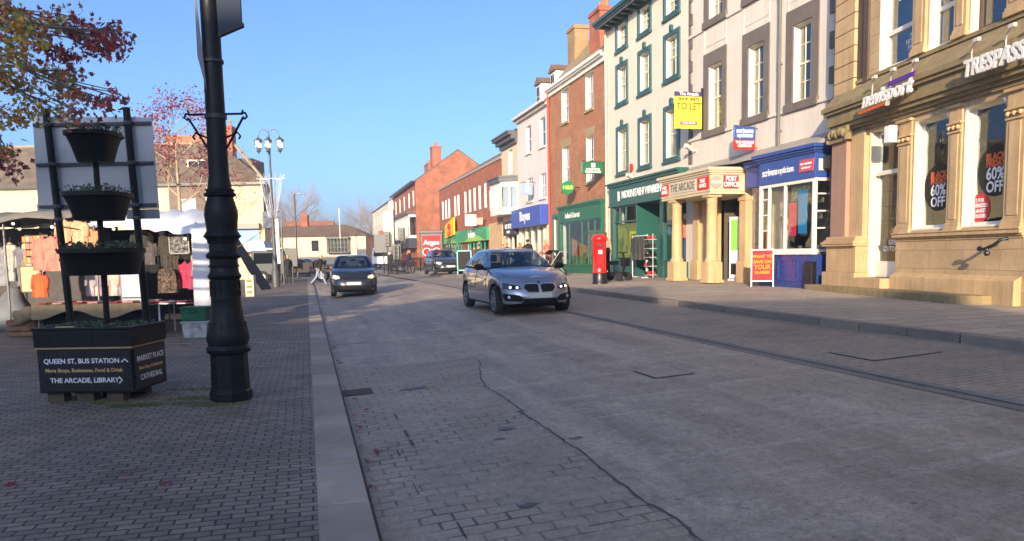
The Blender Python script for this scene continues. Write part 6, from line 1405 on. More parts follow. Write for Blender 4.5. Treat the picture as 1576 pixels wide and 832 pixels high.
for xx in (.7, 4.2):
    for yy in (.05, 1.75):
        mb = MB(); mb.X = Matrix.Translation((xx, yy, .38)) @ Matrix.Rotation(pi/2, 4, 'X'); mb.lathe([(.2, -.1), (.36, -.12), (.38, -.06), (.38, .08), (.36, .12), (.2, .1)], 20); w_ = mb.build('wheel', M_TYRE, s, smooth=40); mb = MB(); mb.X = Matrix.Translation((xx, yy-.1, .38)) @ Matrix.Rotation(pi/2, 4, 'X'); mb.lathe([(.2, 0), (.18, .03), (.05, .02)], 16); mb.build('rim', M_ALU, w_)
# motor scooter behind the post box
x, y = 3.55, 26.6
s = thing('mobility_scooter', 'dark mobility scooter parked behind the red post box', 'scooter', x, y, gz(x, y), HD+.5)
mb = MB(); mb.box(-.5, .45, -.22, .22, .16, .3); mb.tube([(.4, 0, .25), (.5, 0, .6), (.42, 0, .95)], .04, 8); mb.tube([(.42, -.25, .98), (.38, 0, .96), (.42, .25, .98)], .02, 6); mb.box(.42, .6, -.15, .15, .5, .75); mb.build('frame', M_TRIM, s, bevel=.02); mb = MB(); mb.box(-.4, .05, -.25, .25, .55, .68); mb.box(-.45, -.33, -.24, .24, .6, 1.15); mb.bar((-.2, 0, .25), (-.2, 0, .56), .05); mb.build('seat', M_TRIM, s, bevel=.03)
for xx in (-.35, .45):
    for yy in (-.25, .25): mb = MB(); mb.X = Matrix.Translation((xx, yy, .15)) @ Matrix.Rotation(pi/2, 4, 'X'); mb.lathe([(.08, -.05), (.14, -.05), (.15, 0), (.14, .05), (.08, .05)], 16); mb.build('wheel', M_TYRE, s)
# pushchair
x, y = 1.95, 33.5
s = thing('pushchair', 'pushchair with a dark hood pushed along the right pavement', 'pushchair', x, y, gz(x, y), 2.4)
mb = MB(); mb.rings([[(.1+.38*cos(a)*1, yy, .75+.38*sin(a)) for a in [k*pi/9+.5 for k in range(8)]] for yy in (-.24, .24)], False, False); mb.box(-.1, .35, -.22, .22, .35, .5); mb.box(-.2, -.1, -.22, .22, .4, .9); mb.build('hood', cloth('pram_black', (.015, .015, .018)), s)
mb = MB(); 
for yy in (-.25, .25): mb.bar((.35, yy, .15), (-.45, yy, 1.05), .016); mb.bar((-.3, yy, .15), (.2, yy, .6), .016)
mb.bar((-.45, -.25, 1.05), (-.45, .25, 1.05), .02); mb.build('frame', M_ALU, s)
for xx in (-.3, .38):
    for yy in (-.26, .26): mb = MB(); mb.X = Matrix.Translation((xx, yy, .13)) @ Matrix.Rotation(pi/2, 4, 'X'); mb.lathe([(.13, -.02), (.13, .02)], 14); mb.build('wheel', M_TYRE, s)

# ================================================================ PEOPLE
M_SKIN = mat('skin', (.52, .28, .19), .6, bmp=0, var=.08)
HAIR = {'grey': (.3, .28, .26), 'brown': (.09, .05, .03), 'black': (.012, .01, .01), 'blond': (.5, .36, .17), 'ginger': (.4, .14, .04)}
def person(label, x, y, face, h=1.72, top=(.02, .02, .02), legs=(.03, .04, .07), hair='brown', stride=.0, lean=0., arms=(.1, -.1), elbow=.25, coat=False, bare=False, z=None, long=False, group=None, reach=None):
    k = h/1.72; z0 = gz(x, y) if z is None else z
    s = thing('person', label, 'person', x, y, z0, face, group)
    V = []; E_ = []; R = []; MI = []
    def add(p, r, par=None, mi=0):
        V.append(Vector(p)*k); R.append(r*k); i = len(V)-1
        if par is not None: E_.append((par, i)); MI.append(mi)
        return i
    ln = lean
    pel = add((0, 0, .93), .15); sp = add((ln*.3, 0, 1.08), .135, pel, 1); ch = add((ln*.75, 0, 1.27), .155, sp, 1); up_ = add((ln*1.0, 0, 1.41), .11, ch, 1)
    nk = add((ln*1.15+.01, 0, 1.49), .052, up_, 2); hd = add((ln*1.3+.025, 0, 1.575), .078, nk, 2); h2 = add((ln*1.35+.02, 0, 1.64), .084, hd, 2); h3 = add((ln*1.36, 0, 1.69), .06, h2, 2)
    ns_ = add((ln*1.3+.125, 0, 1.60), .014, hd, 2)
    hands = []
    for sg, st_, ar in ((1, stride, arms[0]), (-1, -stride, arms[1])):
        hp = add((0, sg*.09, .88), .10 if not coat else .13, pel, 0 if not coat else 1); kn = add((st_*.45+.03, sg*.095, .50), .062, hp, 0); an = add((st_*1.0-(.12 if st_ < 0 else 0), sg*.095, .10+(.06 if st_ < 0 else 0)), .043, kn, 0); to = add((st_*1.0+.14-(.12 if st_ < 0 else 0), sg*.11, .045+(.02 if st_ < 0 else 0)), .04, an, 3)
        sh_ = add((ln*.95, sg*.185, 1.40), .062, up_, 1); el = add((ln*.9+ar*.7, sg*.235, 1.12), .05, sh_, 1)
        wp = (ln*.9+ar*1.2+elbow, sg*.225, .90+elbow*.45) if reach is None else (ln+.42, sg*.14, reach)
        wr = add(wp, .033, el, 1); d = (Vector(wp)-Vector((ln*.9+ar*.7, sg*.235, 1.12))).normalized(); hp_ = Vector(wp)+d*.075; ha = add(tuple(hp_), .034, wr, 2); hands.append((hp_, d, sg))
    me = bpy.data.meshes.new('tmp'); me.from_pydata([tuple(v) for v in V], E_, []); o = bpy.data.objects.new('tmp', me); C.objects.link(o)
    o.modifiers.new('s', 'SKIN'); 
    for i, r in enumerate(R): me.skin_vertices[0].data[i].radius = (r, r*(.8 if i in (0, 1, 2) else 1)) if i not in (0, 1, 2) else (r, r*1.0); me.skin_vertices[0].data[i].use_root = i == 0
    ss = o.modifiers.new('u', 'SUBSURF'); ss.levels = 2; ss.render_levels = 2
    dg = bpy.context.evaluated_depsgraph_get(); m2 = bpy.data.meshes.new_from_object(o.evaluated_get(dg)); bpy.data.objects.remove(o)
    mb = MB(); mb.v = [tuple(v.co) for v in m2.vertices]
    for p in m2.polygons:
        c_ = p.center; best = 9; bi = 0
        for (a, b), mi in zip(E_, MI):
            A, B = V[a], V[b]; t = max(0, min(1, (c_-A).dot(B-A)/max(1e-9, (B-A).length_squared))); dd = (c_-(A+(B-A)*t)).length/(R[a]+(R[b]-R[a])*t)
            if dd < best: best = dd; bi = mi
        mb.f.append(tuple(p.vertices)); mb.m.append(bi)
    bpy.data.meshes.remove(m2)
    for hp_, d, sg in hands:     # fingers rooted in the palm, thumb off its side
        sd = Vector((1, 0, 0))-d*d.x; sd.normalize(); inn = Vector((0, -sg, 0))
        for j in range(4):
            q = hp_+sd*(.03-.02*j); ln_ = (.075, .085, .08, .06)[j]; mb.tube([tuple((q)*k), tuple((q+d*ln_*.6+inn*.01)*k), tuple((q+d*ln_+inn*.03)*k)], [.010*k, .009*k, .007*k], 5, 2)
        mb.tube([tuple((hp_-d*.02+sd*.02)*k), tuple((hp_+d*.02+sd*.055+inn*.01)*k), tuple((hp_+d*.045+sd*.06+inn*.02)*k)], [.012*k, .010*k, .008*k], 5, 2)
    tn_ = 'top_%.2f_%.2f_%.2f' % top; ln2 = 'leg_%.2f_%.2f_%.2f' % legs
    mb.build('body', [cloth(ln2, legs), cloth(tn_, top), M_SKIN, M_BLACK], s, smooth=0)
    if coat or long:
        c2 = MB(); c2.lathe([(.19, .52 if coat else .8), (.175, .7), (.155, .95), (.165, 1.1), (.17, 1.25), (.12, 1.42)], 18, cap=False); c2.v = [((a+ln*max(0, (z_-.9)/.5)*.9)*k, b*1.15*k, z_*k) for a, b, z_ in c2.v]; c2.build('coat', cloth(tn_, top), s, smooth=0)
    if not bare:
        hr = MB(); cx = (ln*1.36-.012)*k; hr.ball((cx, 0, 1.655*k), .098*k, 9, 0, (1.05, .95, .85)); 
        if long: hr.tube([(cx-.04*k, 0, 1.66*k), (cx-.09*k, 0, 1.5*k), (cx-.1*k, 0, 1.38*k)], [.09*k, .075*k, .04*k], 8)
        hr.v = [(a, b, z_) if not (a > cx+.045*k and z_ < 1.66*k) else (cx+.045*k, b*.8, z_) for a, b, z_ in hr.v]; hr.build('hair', mat('hair_'+hair, HAIR[hair], .7), s, smooth=60)
    f_ = MB(); hx = (ln*1.32+.098)*k
    for sg in (-1, 1): f_.ball((hx, sg*.03*k, 1.625*k), .009*k, 5)
    f_.build('eyes', M_BLACK, s)
    return s
person('walking man in a black jacket and pale jeans stepping off the left kerb', -10.35, 41.5, -.15, 1.72, (.015, .015, .014), (.28, .34, .42), 'grey', .34, .10, (.2, -.3), .2, bare=True)
person('blond person in a dark coat bending at the market truck', at_(447, 44.5), 44.5, 1.9, 1.66, (.012, .012, .013), (.02, .02, .02), 'blond', .1, .22, (.2, .1), .3, coat=True)
fy_ = [(803, 41, 'woman with ginger hair in a brown coat behind the silver car', (.28, .09, .03), 'ginger', True, 1.64, 1.9), (815, 39, 'person in a black coat with black hair seen over the silver car roof', (.008, .008, .01), 'black', False, 1.74, 1.7),
       (783, 44, 'person in a grey jacket beside the ginger haired woman', (.05, .05, .06), 'ginger', False, 1.7, 1.5), (776, 46, 'person in dark clothes outside the bakery shop', (.03, .03, .035), 'brown', False, 1.66, -1.4),
       (740, 50, 'person with a pale face in the green shop doorway', (.04, .025, .02), 'brown', False, 1.72, -1.7), (732, 52, 'person in a brown jacket beside the green shop doorway', (.10, .05, .04), 'brown', False, 1.68, -1.2),
       (846, 34.5, 'parent in a salmon pink top pushing the pushchair', (.6, .18, .13), 'blond', False, 1.62, 2.4),
       (700, 58, 'shopper in a pale top in front of the green fascia', (.5, .4, .35), 'brown', True, 1.66, .5), (692, 62, 'shopper in a pink jacket near the green fascia', (.5, .25, .22), 'grey', True, 1.62, 1.8), (668, 60, 'shopper with grey hair beside the red kiosk', (.3, .26, .2), 'grey', False, 1.72, -1.8),
       (632, 58.5, 'large person in a navy coat behind the railings', (.012, .02, .05), 'ginger', True, 1.78, .2), (624, 60, 'person in a red jacket next to the navy coat', (.45, .12, .08), 'brown', False, 1.72, 1.5), (605, 60, 'person in black standing by the square board', (.01, .01, .012), 'black', True, 1.75, -1.6), (857, 37, 'person in a beige coat behind the scooter and the post box', (.35, .27, .18), 'brown', True, 1.7, 1.2)]
for px, Y, lab, top, hr, lg, hh, fc in fy_:
    if px == 857: xx, Y = at_(932, 27.4), 27.4
    else: xx = at_(px, Y)
    person(lab, xx, Y, fc, hh, top, (.02, .025, .04), hr, .18, .03 if px != 846 else .12, (.2, -.1), .15, coat=(px in (803, 632, 605, 857)), long=lg, reach=1.05 if px == 846 else None)
person('driver with a pale face behind the windscreen of the dark blue car', -5.9, 30.15, HD-.05, 1.2, (.03, .03, .04), (.02, .02, .03), 'brown', .0, .0, (.3, .3), .3, z=.14)
# ================================================================ TREES
def px2(px, py, Y):   # a point at depth Y seen in direction px, py from the camera (used to lay out branches)
    x, y = (px-788)/1180, -(py-508)/1180; c, s_ = cos(-.02), sin(-.02); x, y = x*c-y*s_, x*s_+y*c
    a = pi/2-radians(5.6); Yd = y*cos(a)+sin(a); Zd = y*sin(a)-cos(a)
    return Vector((x/Yd*Y, Y, EYE+Zd/Yd*Y))
def leaf_mat(name, cols):
    m, t, b = newmat(name); MATS[name] = m
    rn = N(t, 'ShaderNodeObjectInfo'); g = N(t, 'ShaderNodeNewGeometry'); cr = N(t, 'ShaderNodeValToRGB'); cr.color_ramp.interpolation = 'CONSTANT'
    while len(cr.color_ramp.elements) < len(cols): cr.color_ramp.elements.new(.5)
    for i, c in enumerate(cols): cr.color_ramp.elements[i].position = i/len(cols); cr.color_ramp.elements[i].color = (*c, 1)
    L(t, g.outputs['Random Per Island'], cr.inputs[0]); L(t, cr.outputs[0], b.inputs['Base Color']); b.inputs['Roughness'].default_value = .55
    tl = N(t, 'ShaderNodeBsdfTranslucent'); L(t, cr.outputs[0], tl.inputs[0]); ad = N(t, 'ShaderNodeMixShader'); ad.inputs[0].default_value = .35; L(t, b.outputs[0], ad.inputs[1]); L(t, tl.outputs[0], ad.inputs[2]); L(t, ad.outputs[0], t.nodes['Material Output'].inputs[0])
    return m
LM = [leaf_mat('autumn_purple_leaves', [(.28, .06, .07), (.36, .07, .08), (.18, .045, .06), (.50, .10, .07), (.24, .08, .06)]),
      leaf_mat('autumn_mixed_leaves', [(.50, .16, .06), (.32, .28, .06), (.24, .22, .06), (.65, .26, .05), (.30, .09, .05), (.45, .36, .08)]),
      leaf_mat('autumn_yellow_leaves', [(.70, .50, .08), (.40, .40, .08), (.80, .38, .05), (.50, .22, .06), (.28, .30, .08)]),  # yellows and oranges brightened to stand for sunlight on the leaves
      leaf_mat('autumn_pink_leaves', [(.32, .04, .09), (.24, .03, .06), (.40, .08, .12), (.16, .02, .04)])]
M_BARK = mat('bark_grey', (.16, .12, .09), .9, var=.4, bmp=.6, bscale=25); M_BARKP = mat('pale_bark', (.42, .33, .22), .85, var=.35)
LOBES = ((0, 1.0), (.38, .50), (.80, .86), (1.25, .42), (1.75, .62), (2.3, .30), (3.14, .22))
def star(mb, p, r, z, mi=0):
    """one palmate leaf: five uneven lobes, slightly cupped"""
    n = Vector((r.gauss(0, 1), r.gauss(0, 1), r.gauss(0, .8))).normalized(); a = n.orthogonal().normalized(); a = Matrix.Rotation(r.random()*6.3, 3, n) @ a; b = n.cross(a); P = []; cv = n*z*r.uniform(-.45, .45); w = r.uniform(.6, 1)
    pts = [(t, l) for t, l in LOBES]+[(-t, l) for t, l in LOBES[-2:0:-1]]
    for t, l in pts: rr = z*l*r.uniform(.8, 1.15); P.append(tuple(p+a*rr*cos(t)+b*rr*sin(t)*w+cv*(rr/z)**2))
    mb.poly(P, mi)
rT = random.Random(11)
s = thing('sweetgum_tree', 'autumn tree with star shaped purple, orange and green leaves reaching in from the upper left', 'tree', -8.2, 7.6, 0)
o_ = Vector((-8.2, 7.6, 0)); mbt = MB(); mbt.tube([(0, 0, 0), (.1, 0, 1.5), (0, .05, 3.4), (.1, 0, 6.5)], [.17, .13, .1, .05], 10); mbt.build('trunk', M_BARK, s, smooth=60)
mbl = MB(); mbb = MB()
CL = [(20, 20, 60, 40, 260, (1, 2, 0)), (80, 30, 55, 34, 200, (0, 1, 2)), (130, 52, 45, 26, 300, (0,)), (165, 60, 28, 22, 120, (0,)), (100, 75, 34, 22, 130, (0,)), (186, 48, 9, 16, 30, (0,)), (178, 68, 14, 12, 36, (0,)),
      (30, 75, 45, 30, 150, (1, 2)), (12, 120, 30, 34, 150, (1, 2)), (60, 115, 42, 24, 130, (1, 2)), (100, 125, 34, 26, 110, (1, 1, 0)), (55, 160, 45, 20, 110, (2, 1)), (118, 150, 22, 12, 60, (0, 1)), (162, 160, 20, 10, 46, (0,)), (180, 150, 9, 8, 22, (0,)),
      (15, 185, 34, 24, 110, (2, 1)), (95, 172, 34, 10, 60, (1, 2)), (125, 178, 12, 8, 22, (0,)), (8, 225, 14, 22, 40, (1, 0)), (20, 262, 20, 14, 45, (0,)), (8, 240, 10, 10, 24, (0, 0)), (30, 45, 22, 18, 90, (2,))]
for (cx, cy, rx, ry, n, ms) in CL:
    Yc = rT.uniform(6.4, 8.0); ctr = px2(cx, cy, Yc)-o_; st_ = px2(-90, cy*.6-10+rT.uniform(-30, 30), 7.4)-o_; mid = (st_+ctr)/2+Vector((0, 0, .12*rT.uniform(-.5, 1.5))); tips = []
    mbb.tube([(0.05, 0, min(6, max(2.6, st_.z-.2))), st_, mid, ctr], [.03, .016, .010, .005], 5)
    for j in range(max(3, n//20)):
        a_ = rT.random()*6.3; q = rT.random()**.5; e_ = px2(cx+rx*q*cos(a_), cy+ry*q*sin(a_), Yc+rT.uniform(-.4, .4))-o_; tips.append(e_); mbb.tube([mid.lerp(ctr, rT.uniform(.3, 1)), (mid.lerp(ctr, .8)+e_)/2+Vector((0, 0, .03)), e_], [.006, .004, .0025], 4)
    for k in range(int(n*1.15)):
        e_ = tips[rT.randrange(len(tips))]; q = e_.lerp(ctr, rT.random()*.55)+Vector((rT.gauss(0, .05), rT.gauss(0, .1), rT.gauss(0, .045)-.02)); star(mbl, q, rT, rT.uniform(.03, .058), ms[rT.randrange(len(ms))])
mbb.build('branches', M_BARK, s); mbl.build('crown', LM[:3], s)
def bough(mb, p, d, ln, r, depth, rr, tips, spread=.5, n=4, taper=.6, m=0, up=.15):
    q = p+d*ln*.5+Vector((rr.gauss(0, .06), rr.gauss(0, .06), 0))*ln; e = p+d*ln+Vector((rr.gauss(0, .08), rr.gauss(0, .08), .05))*ln
    mb.tube([p, q, e], [r, r*.85, r*taper], 5 if r > .02 else 3, m, cap=False)
    if depth == 0: tips.append(e); tips.append(q); return
    for k in range(n):
        t = .45+.55*(k+1)/n; b = p.lerp(e, t) if t < .99 else e; dd = (d+Vector((rr.gauss(0, spread), rr.gauss(0, spread), rr.gauss(0, spread*.7)+up))).normalized(); bough(mb, b, dd, ln*rr.uniform(.55, .8), r*taper*rr.uniform(.6, .85), depth-1, rr, tips, spread, n, taper, m, up)
def tree(name, lab, x, y, h, trunk_h, lms=None, nl=0, lz=.05, spread=.45, depth=4, r=.07, bark=M_BARKP, seed=1, nb=4, vis=(0, 9)):
    rr = random.Random(seed); z = gz(x, y); s = thing(name, lab, 'tree', x, y, z); mb = MB(); top = Vector((rr.uniform(-.1, .1), 0, h*.8))
    mb.tube([(0, 0, 0), (.03, 0, trunk_h), tuple(top*.9)], [r, r*.75, r*.3], 8); mb.build('trunk', bark, s, smooth=60); tips = []; mb = MB()
    k = 0; nbr = 9
    for k in range(nbr):
        t = k/nbr; zz = trunk_h+(h*.78-trunk_h)*t; a = k*2.4+rr.random(); d = Vector((cos(a), sin(a), .55+.5*t)).normalized(); bough(mb, Vector((0, 0, zz)), d, (h-trunk_h)*.27*(1-.3*t), r*.4*(1-.3*t), depth-2, rr, tips, spread, nb)
    cr = mb.build('branches', bark, s)
    if nl:
        mb = MB(); zs = [t for t in tips if vis[0] < t.z < vis[1]]
        for k in range(nl):
            t = zs[rr.randrange(len(zs))]; q = t+Vector((rr.gauss(0, .16), rr.gauss(0, .16), rr.gauss(0, .13))); star(mb, q, rr, lz*rr.uniform(.6, 1.3), 0)
        mb.build('crown', lms, s)
    return s
x = at_(285, 24); tree('young_maple', 'slender pale trunked tree with sparse pink red leaves behind the white canopy', x, 24, 7.2, 3.2, LM[3:], 2900, .06, .5, 4, .075, M_BARKP, 5, 5)
x = at_(372, 30); tree('small_red_tree', 'small reddish leaved tree half hidden behind the foreground lamp post', x-.4, 30, 6.0, 1.8, LM[:1], 900, .05, .5, 4, .05, M_BARK, 9)
def bare(lab, px, Y, h, seed, r=.3):
    x = at_(px, Y); rr = random.Random(seed); s = thing('bare_tree', lab, 'tree', x, Y, 0, 0, 'bare winter trees beyond the end of the street'); mb = MB(); mb.tube([(0, 0, 0), (0, 0, h*.4), (.2, 0, h*.7)], [r, r*.7, r*.3], 6); mb.build('trunk', M_BARKT, s); mb = MB(); tips = []
    for k in range(15): a = k*2.4; d = Vector((cos(a), sin(a), 1.0)).normalized(); bough(mb, Vector((0, 0, h*(.28+.028*k))), d, h*.3, r*.35, 4, rr, tips, .45, 4, .6)
    mb.build('crown', M_BARKT, s)
M_BARKT = mat('winter_twigs', (.30, .22, .17), .9, bmp=0)
bare('leafless tree left behind the low white building', 458, 140, 12.5, 3); bare('leafless tree between the chimneys of the low white building', 520, 150, 7.5, 6); bare('leafless tree at the right of the far red roofs', 575, 150, 10.5, 4)

# ================================================================ MARKET STALLS
M_CANV = mat('white_canvas', (.62, .64, .70), .7, var=.12, scale=1.2, bmp=.5, bscale=6); M_CANG = mat('grey_canvas', (.17, .155, .14), .85, var=.3); M_STEEL = mat('stall_steel', (.2, .2, .2), .5, .5); M_DKC = cloth('stall_backcloth', (.012, .012, .015)); M_HESS = cloth('hessian_cloth', (.22, .165, .095), (.18, .13, .07), 9)
g0 = .01
s = thing('market_stall', 'market stall with a drooping white canvas canopy and white side sheet beside the lamp post', 'market stall', -7.5, 15.6, g0); SX_, SY_ = -7.5, 15.6
mb = MB()
for (x, y) in ((-6.5, 16), (-8.6, 16), (-7.3, 19.3), (-9.4, 19.3)): m_ = MB(); m_.bar((x-SX_, y-SY_, 0), (x-SX_, y-SY_, 2.3), .022); m_.build('post', M_STEEL, s)
mb.bar((-8.6-SX_, .4, 2.3), (-6.5-SX_, .4, 2.15), .02); mb.build('crossbar', M_STEEL, s)
mb = MB(); n = 16; R_s = []
for j, (y, dz) in enumerate(((15.55, -.12), (15.6, 0), (16.6, .2), (17.8, .32), (19.4, .1))):
    R_s.append([(-8.55+(2.25+.02*j)*i/n-(y-16)*.27-SX_, y-SY_+.05*sin(i*.9), 2.36+dz-(.26*(i/n)**1.5)*(1 if j < 2 else .45 if j < 3 else .1)-(.1 if i == n else 0)+.035*sin(i*1.9+j)) for i in range(n+1)])
mb.rings(R_s, False, False); mb.build('canopy', M_CANV, s, smooth=0)
mb = MB(); R_s = []
for j in range(9):
    v = j/8; R_s.append([(-6.38+.11*min(i, 3)-.075*max(0, i-3)+(.035*sin(i*2.9+v*.5)+.02*sin(i*5.1))*(.3+.7*v)-.03*v-SX_, 15.5+.05*min(i, 3)+.26*max(0, i-3)-.08*v-SY_, 2.10-1.9*v+.03*sin(i*2)) for i in range(15)])
mb.rings(R_s, False, False); mb.build('side_sheet', M_CANV, s, smooth=0)
mb = MB(); mb.box(-9.9-SX_, -7.9-SX_, 3.5, 3.55, 0, 2.3); mb.build('back_cloth', M_DKC, s)
def tableobj(lab, x0, x1, y0, y1, h, drop=.25, m=M_HESS, nm='market_table'):
    s = thing(nm, lab, 'table', (x0+x1)/2, y0, g0); xc = (x0+x1)/2; w = (x1-x0)/2; mb = MB(); mb.box(-w, w, 0, y1-y0, h-.03, h)
    for q in (-w+.05, w-.05):
        for e in (.05, y1-y0-.05): mb.bar((q, e, 0), (q, e, h-.03), .018)
    mb.build('table', M_LETW if m is None else M_STEEL, s)
    if m is not None:
        n = 30; mb = MB(); mb.rings([[(-w-.05+(2*w+.1)*i/n, y, z) for i in range(n+1)] for y, z in ((y1-y0, h+.006), (-.01, h+.008))]+[[(-w-.05+(2*w+.1)*i/n, -.03-.02*sin(i*1.3), h-drop*(.8+.35*sin(i*.35+1))) for i in range(n+1)]], False, False); mb.build('tablecloth', m, s, smooth=0)
        mb = MB(); mb.box(-w, w, .25, .27, 0, h-.05); mb.build('skirt', M_DKC, s)
    return s
tableobj('long market table under a beige hessian cloth behind the planter', -9.6, -7.35, 15.4, 16.6, .67); tableobj('small white folding table at the right end of the stall', -7.3, -6.42, 15.7, 16.5, .66, m=None)
# flat goods laid out on the tables
GC = [cloth('goods_red', (.4, .03, .04)), cloth('goods_white', (.6, .58, .55)), cloth('goods_navy', (.02, .03, .08)), cloth('goods_pink', (.55, .25, .25)), cloth('goods_grey', (.2, .2, .22)), cloth('goods_maroon', (.15, .02, .03))]
r5 = random.Random(8)
for k in range(26):
    u = k/25; x = -9.5+u*3.0; zt = g0+.685+(0 if x < -7.35 else -.02); w = r5.uniform(.14, .26); y = 15.55+.22*(k % 3); s = thing('folded_garment', 'folded garment laid flat on the market stall table', 'clothing', x, y, zt+.002, r5.uniform(-.3, .3), 'folded clothes laid on the stall tables'); mb = MB(); h_ = r5.uniform(.015, .05); mb.box(-w/2, w/2, -.13, .13, 0, h_); mb.build('folded_cloth', GC[(k*5) % 6], s, bevel=.008)
def hang(lab, x, y, ztop, w, h, m, group=None, sl=True, nm='hanging_garment'):
    s = thing(nm, lab, 'clothing', x, y, ztop-h, 0, group); mb = MB(); garment(mb, w, h, h, 0, 0, 0, r5, sl, .05); mb.build('cloth', m, s, smooth=0); mb = MB(); mb.tube([(0, 0, h-.06), (0, 0, h+.02), (.03, 0, h+.06), (0, 0, h+.09), (-.02, 0, h+.07)], .006, 4); mb.bar((-w*.3, 0, h-.1), (0, 0, h-.02), .006); mb.bar((w*.3, 0, h-.1), (0, 0, h-.02), .006); mb.build('hanger', M_STEEL, s)
    return s
PK = cloth('coat_salmon', (.62, .22, .17), (.55, .17, .13)); PE = cloth('coat_peach', (.68, .38, .22), (.6, .3, .18)); ORJ = cloth('jacket_orange', (.80, .13, .03), (.7, .08, .04))
hang('salmon pink coat hanging left of the left sign post', -9.66, 15.9, 2.06, .30, .68, PK); hang('coral fringed coat hanging against the left sign post', -9.40, 15.85, 2.08, .32, .72, cloth('coat_coral', (.60, .16, .12), (.7, .28, .2)))
hang('peach coat with dark seams hanging above the lowest basket on its left', -9.16, 15.9, 2.42, .30, .55, PE); hang('wide peach patterned top hanging between the sign post and the pole', -8.88, 15.9, 2.40, .36, .52, cloth('top_peach', (.72, .42, .25), (.6, .25, .15), 12)); hang('small pale orange top hanging just right of the planter pole', -8.62, 15.95, 2.22, .22, .38, cloth('top_orange', (.65, .3, .15)))
hang('bright orange jacket hanging low beside the table', -9.56, 15.6, 1.34, .26, .50, ORJ)
hang('cream knitted poncho hanging on the right part of the stall', -7.9, 16.6, 2.2, .34, .5, cloth('poncho', (.45, .33, .2), (.2, .12, .08), 14))
LIT = [((.5, .45, .5), 'lilac grey trousers'), ((.6, .5, .42), 'cream skirt'), ((.3, .22, .3), 'mauve and grey check shirt'), ((.25, .05, .06), 'dark red scarf'), ((.62, .52, .5), 'off white blouse'), ((.3, .25, .35), 'purple grey dress'), ((.72, .06, .05), 'bright red dress'), ((.8, .15, .05), 'red orange top'), ((.5, .1, .1), 'brick red shirt')]
for k, (c_, nm_) in enumerate(LIT): hang(nm_+' hanging under the lowest basket, number %s from the left' % ('one two three four five six seven eight nine'.split()[k]), -9.15+k*.125, 16.75+.03*(k % 2), 1.45, .17, .66, cloth('lit_cloth_%s' % nm_.replace(' ', '_'), c_, tuple(v*.5 for v in c_), 10), sl=k % 2 == 0)
DK = [(-7.75, 2.15, .3, .5, (.02, .02, .02), 'black tee with pale print hanging in the shade near the bulb'), (-7.55, 1.95, .25, .5, (.06, .05, .05), 'charcoal scarf hanging at the back of the white canopy stall'), (-6.83, 1.5, .22, .55, (.35, .02, .06), 'crimson top hanging right of the tiger print shirt'), (-6.68, 1.52, .2, .6, (.2, .03, .08), 'dark pink top beside the crimson one'), (-6.56, 1.75, .2, .85, (.25, .2, .2), 'long grey dress hanging at the right end of the stall'), (-7.2, 2.1, .24, .7, (.03, .025, .02), 'dark brown fur scarf hanging from the canopy bar'), (-7.05, 2.15, .2, .9, (.04, .03, .02), 'black and brown fur stole hanging in the middle of the white stall')]
for x, zt, w, h, c_, lab in DK: hang(lab, x, 16.15, zt, w, h, cloth('dark_cloth_%.2f_%.1f' % (x, zt), c_, tuple(min(1, v*2+.02) for v in c_), 28))
s = hang('black tiger print shirt hanging in front of the stall', -7.12, 15.95, 1.42, .38, .56, cloth('print_shirt', (.012, .012, .012), (.22, .15, .10), 20), sl=False)
# framed picture, white panel, stacked shelves
def board(nm, lab, cat, x, y, z, w, h, m, fm=M_STEEL, rot=0, fw=.02):
    s = thing(nm, lab, cat, x, y, z, rot); mb = MB(); mb.box(-w/2, w/2, 0, .015, 0, h); mb.build('panel', m, s); mb = MB()
    for a, c, e, g in ((-w/2, -w/2+fw, 0, h), (w/2-fw, w/2, 0, h), (-w/2, w/2, 0, fw), (-w/2, w/2, h-fw, h)): mb.box(a, c, -.012, .0, e, g)
    mb.build('frame', fm, s); return s
board('framed_print', 'framed black and white print hanging above the red tops', 'picture', -6.86, 16.0, 1.66, .42, .42, cloth('bw_print', (.02, .02, .02), (.35, .33, .33), 15), M_STEEL)
s = board('white_screen', 'pale grey flat panel standing upright on the table between the posts', 'panel', -7.68, 15.62, .70, .52, .66, mat('pale_grey_panel', (.36, .42, .48), .5), M_STEEL, 0, .01)
mb = MB(); mb.box(-.24, .24, -.01, .0, .08, .1); mb.build('seam', M_TRIM, s)
board('patterned_panel', 'cream patterned fabric panel lit by the sun at the left of the stall', 'panel', -9.98, 16.0, .93, .46, .55, cloth('cream_pattern', (.62, .45, .28), (.55, .36, .22), 8), M_HESS)
s = thing('sock_display', 'stacked rows of orange and pink packs hanging at the left of the stall', 'display rack', -9.95, 16.1, 1.52); mb = MB()
for z in (.0, .16, .3, .44): mb.box(-.24, .24, 0, .12, z, z+.015)
mb.box(-.25, .25, .12, .13, 0, .6); mb.build('rack', M_HESS, s)
OC = [paint('pack_orange', (.75, .25, .08), .6), paint('pack_pink', (.7, .2, .2), .6), paint('pack_peach', (.72, .42, .25), .6)]
for j in range(4):
    for i in range(6): mb = MB(); mb.box(-.23+i*.077, -.16+i*.077, .01, .09, .017+j*.145, .13+j*.145); mb.build('pack', OC[(i*2+j) % 3], s, bevel=.006)
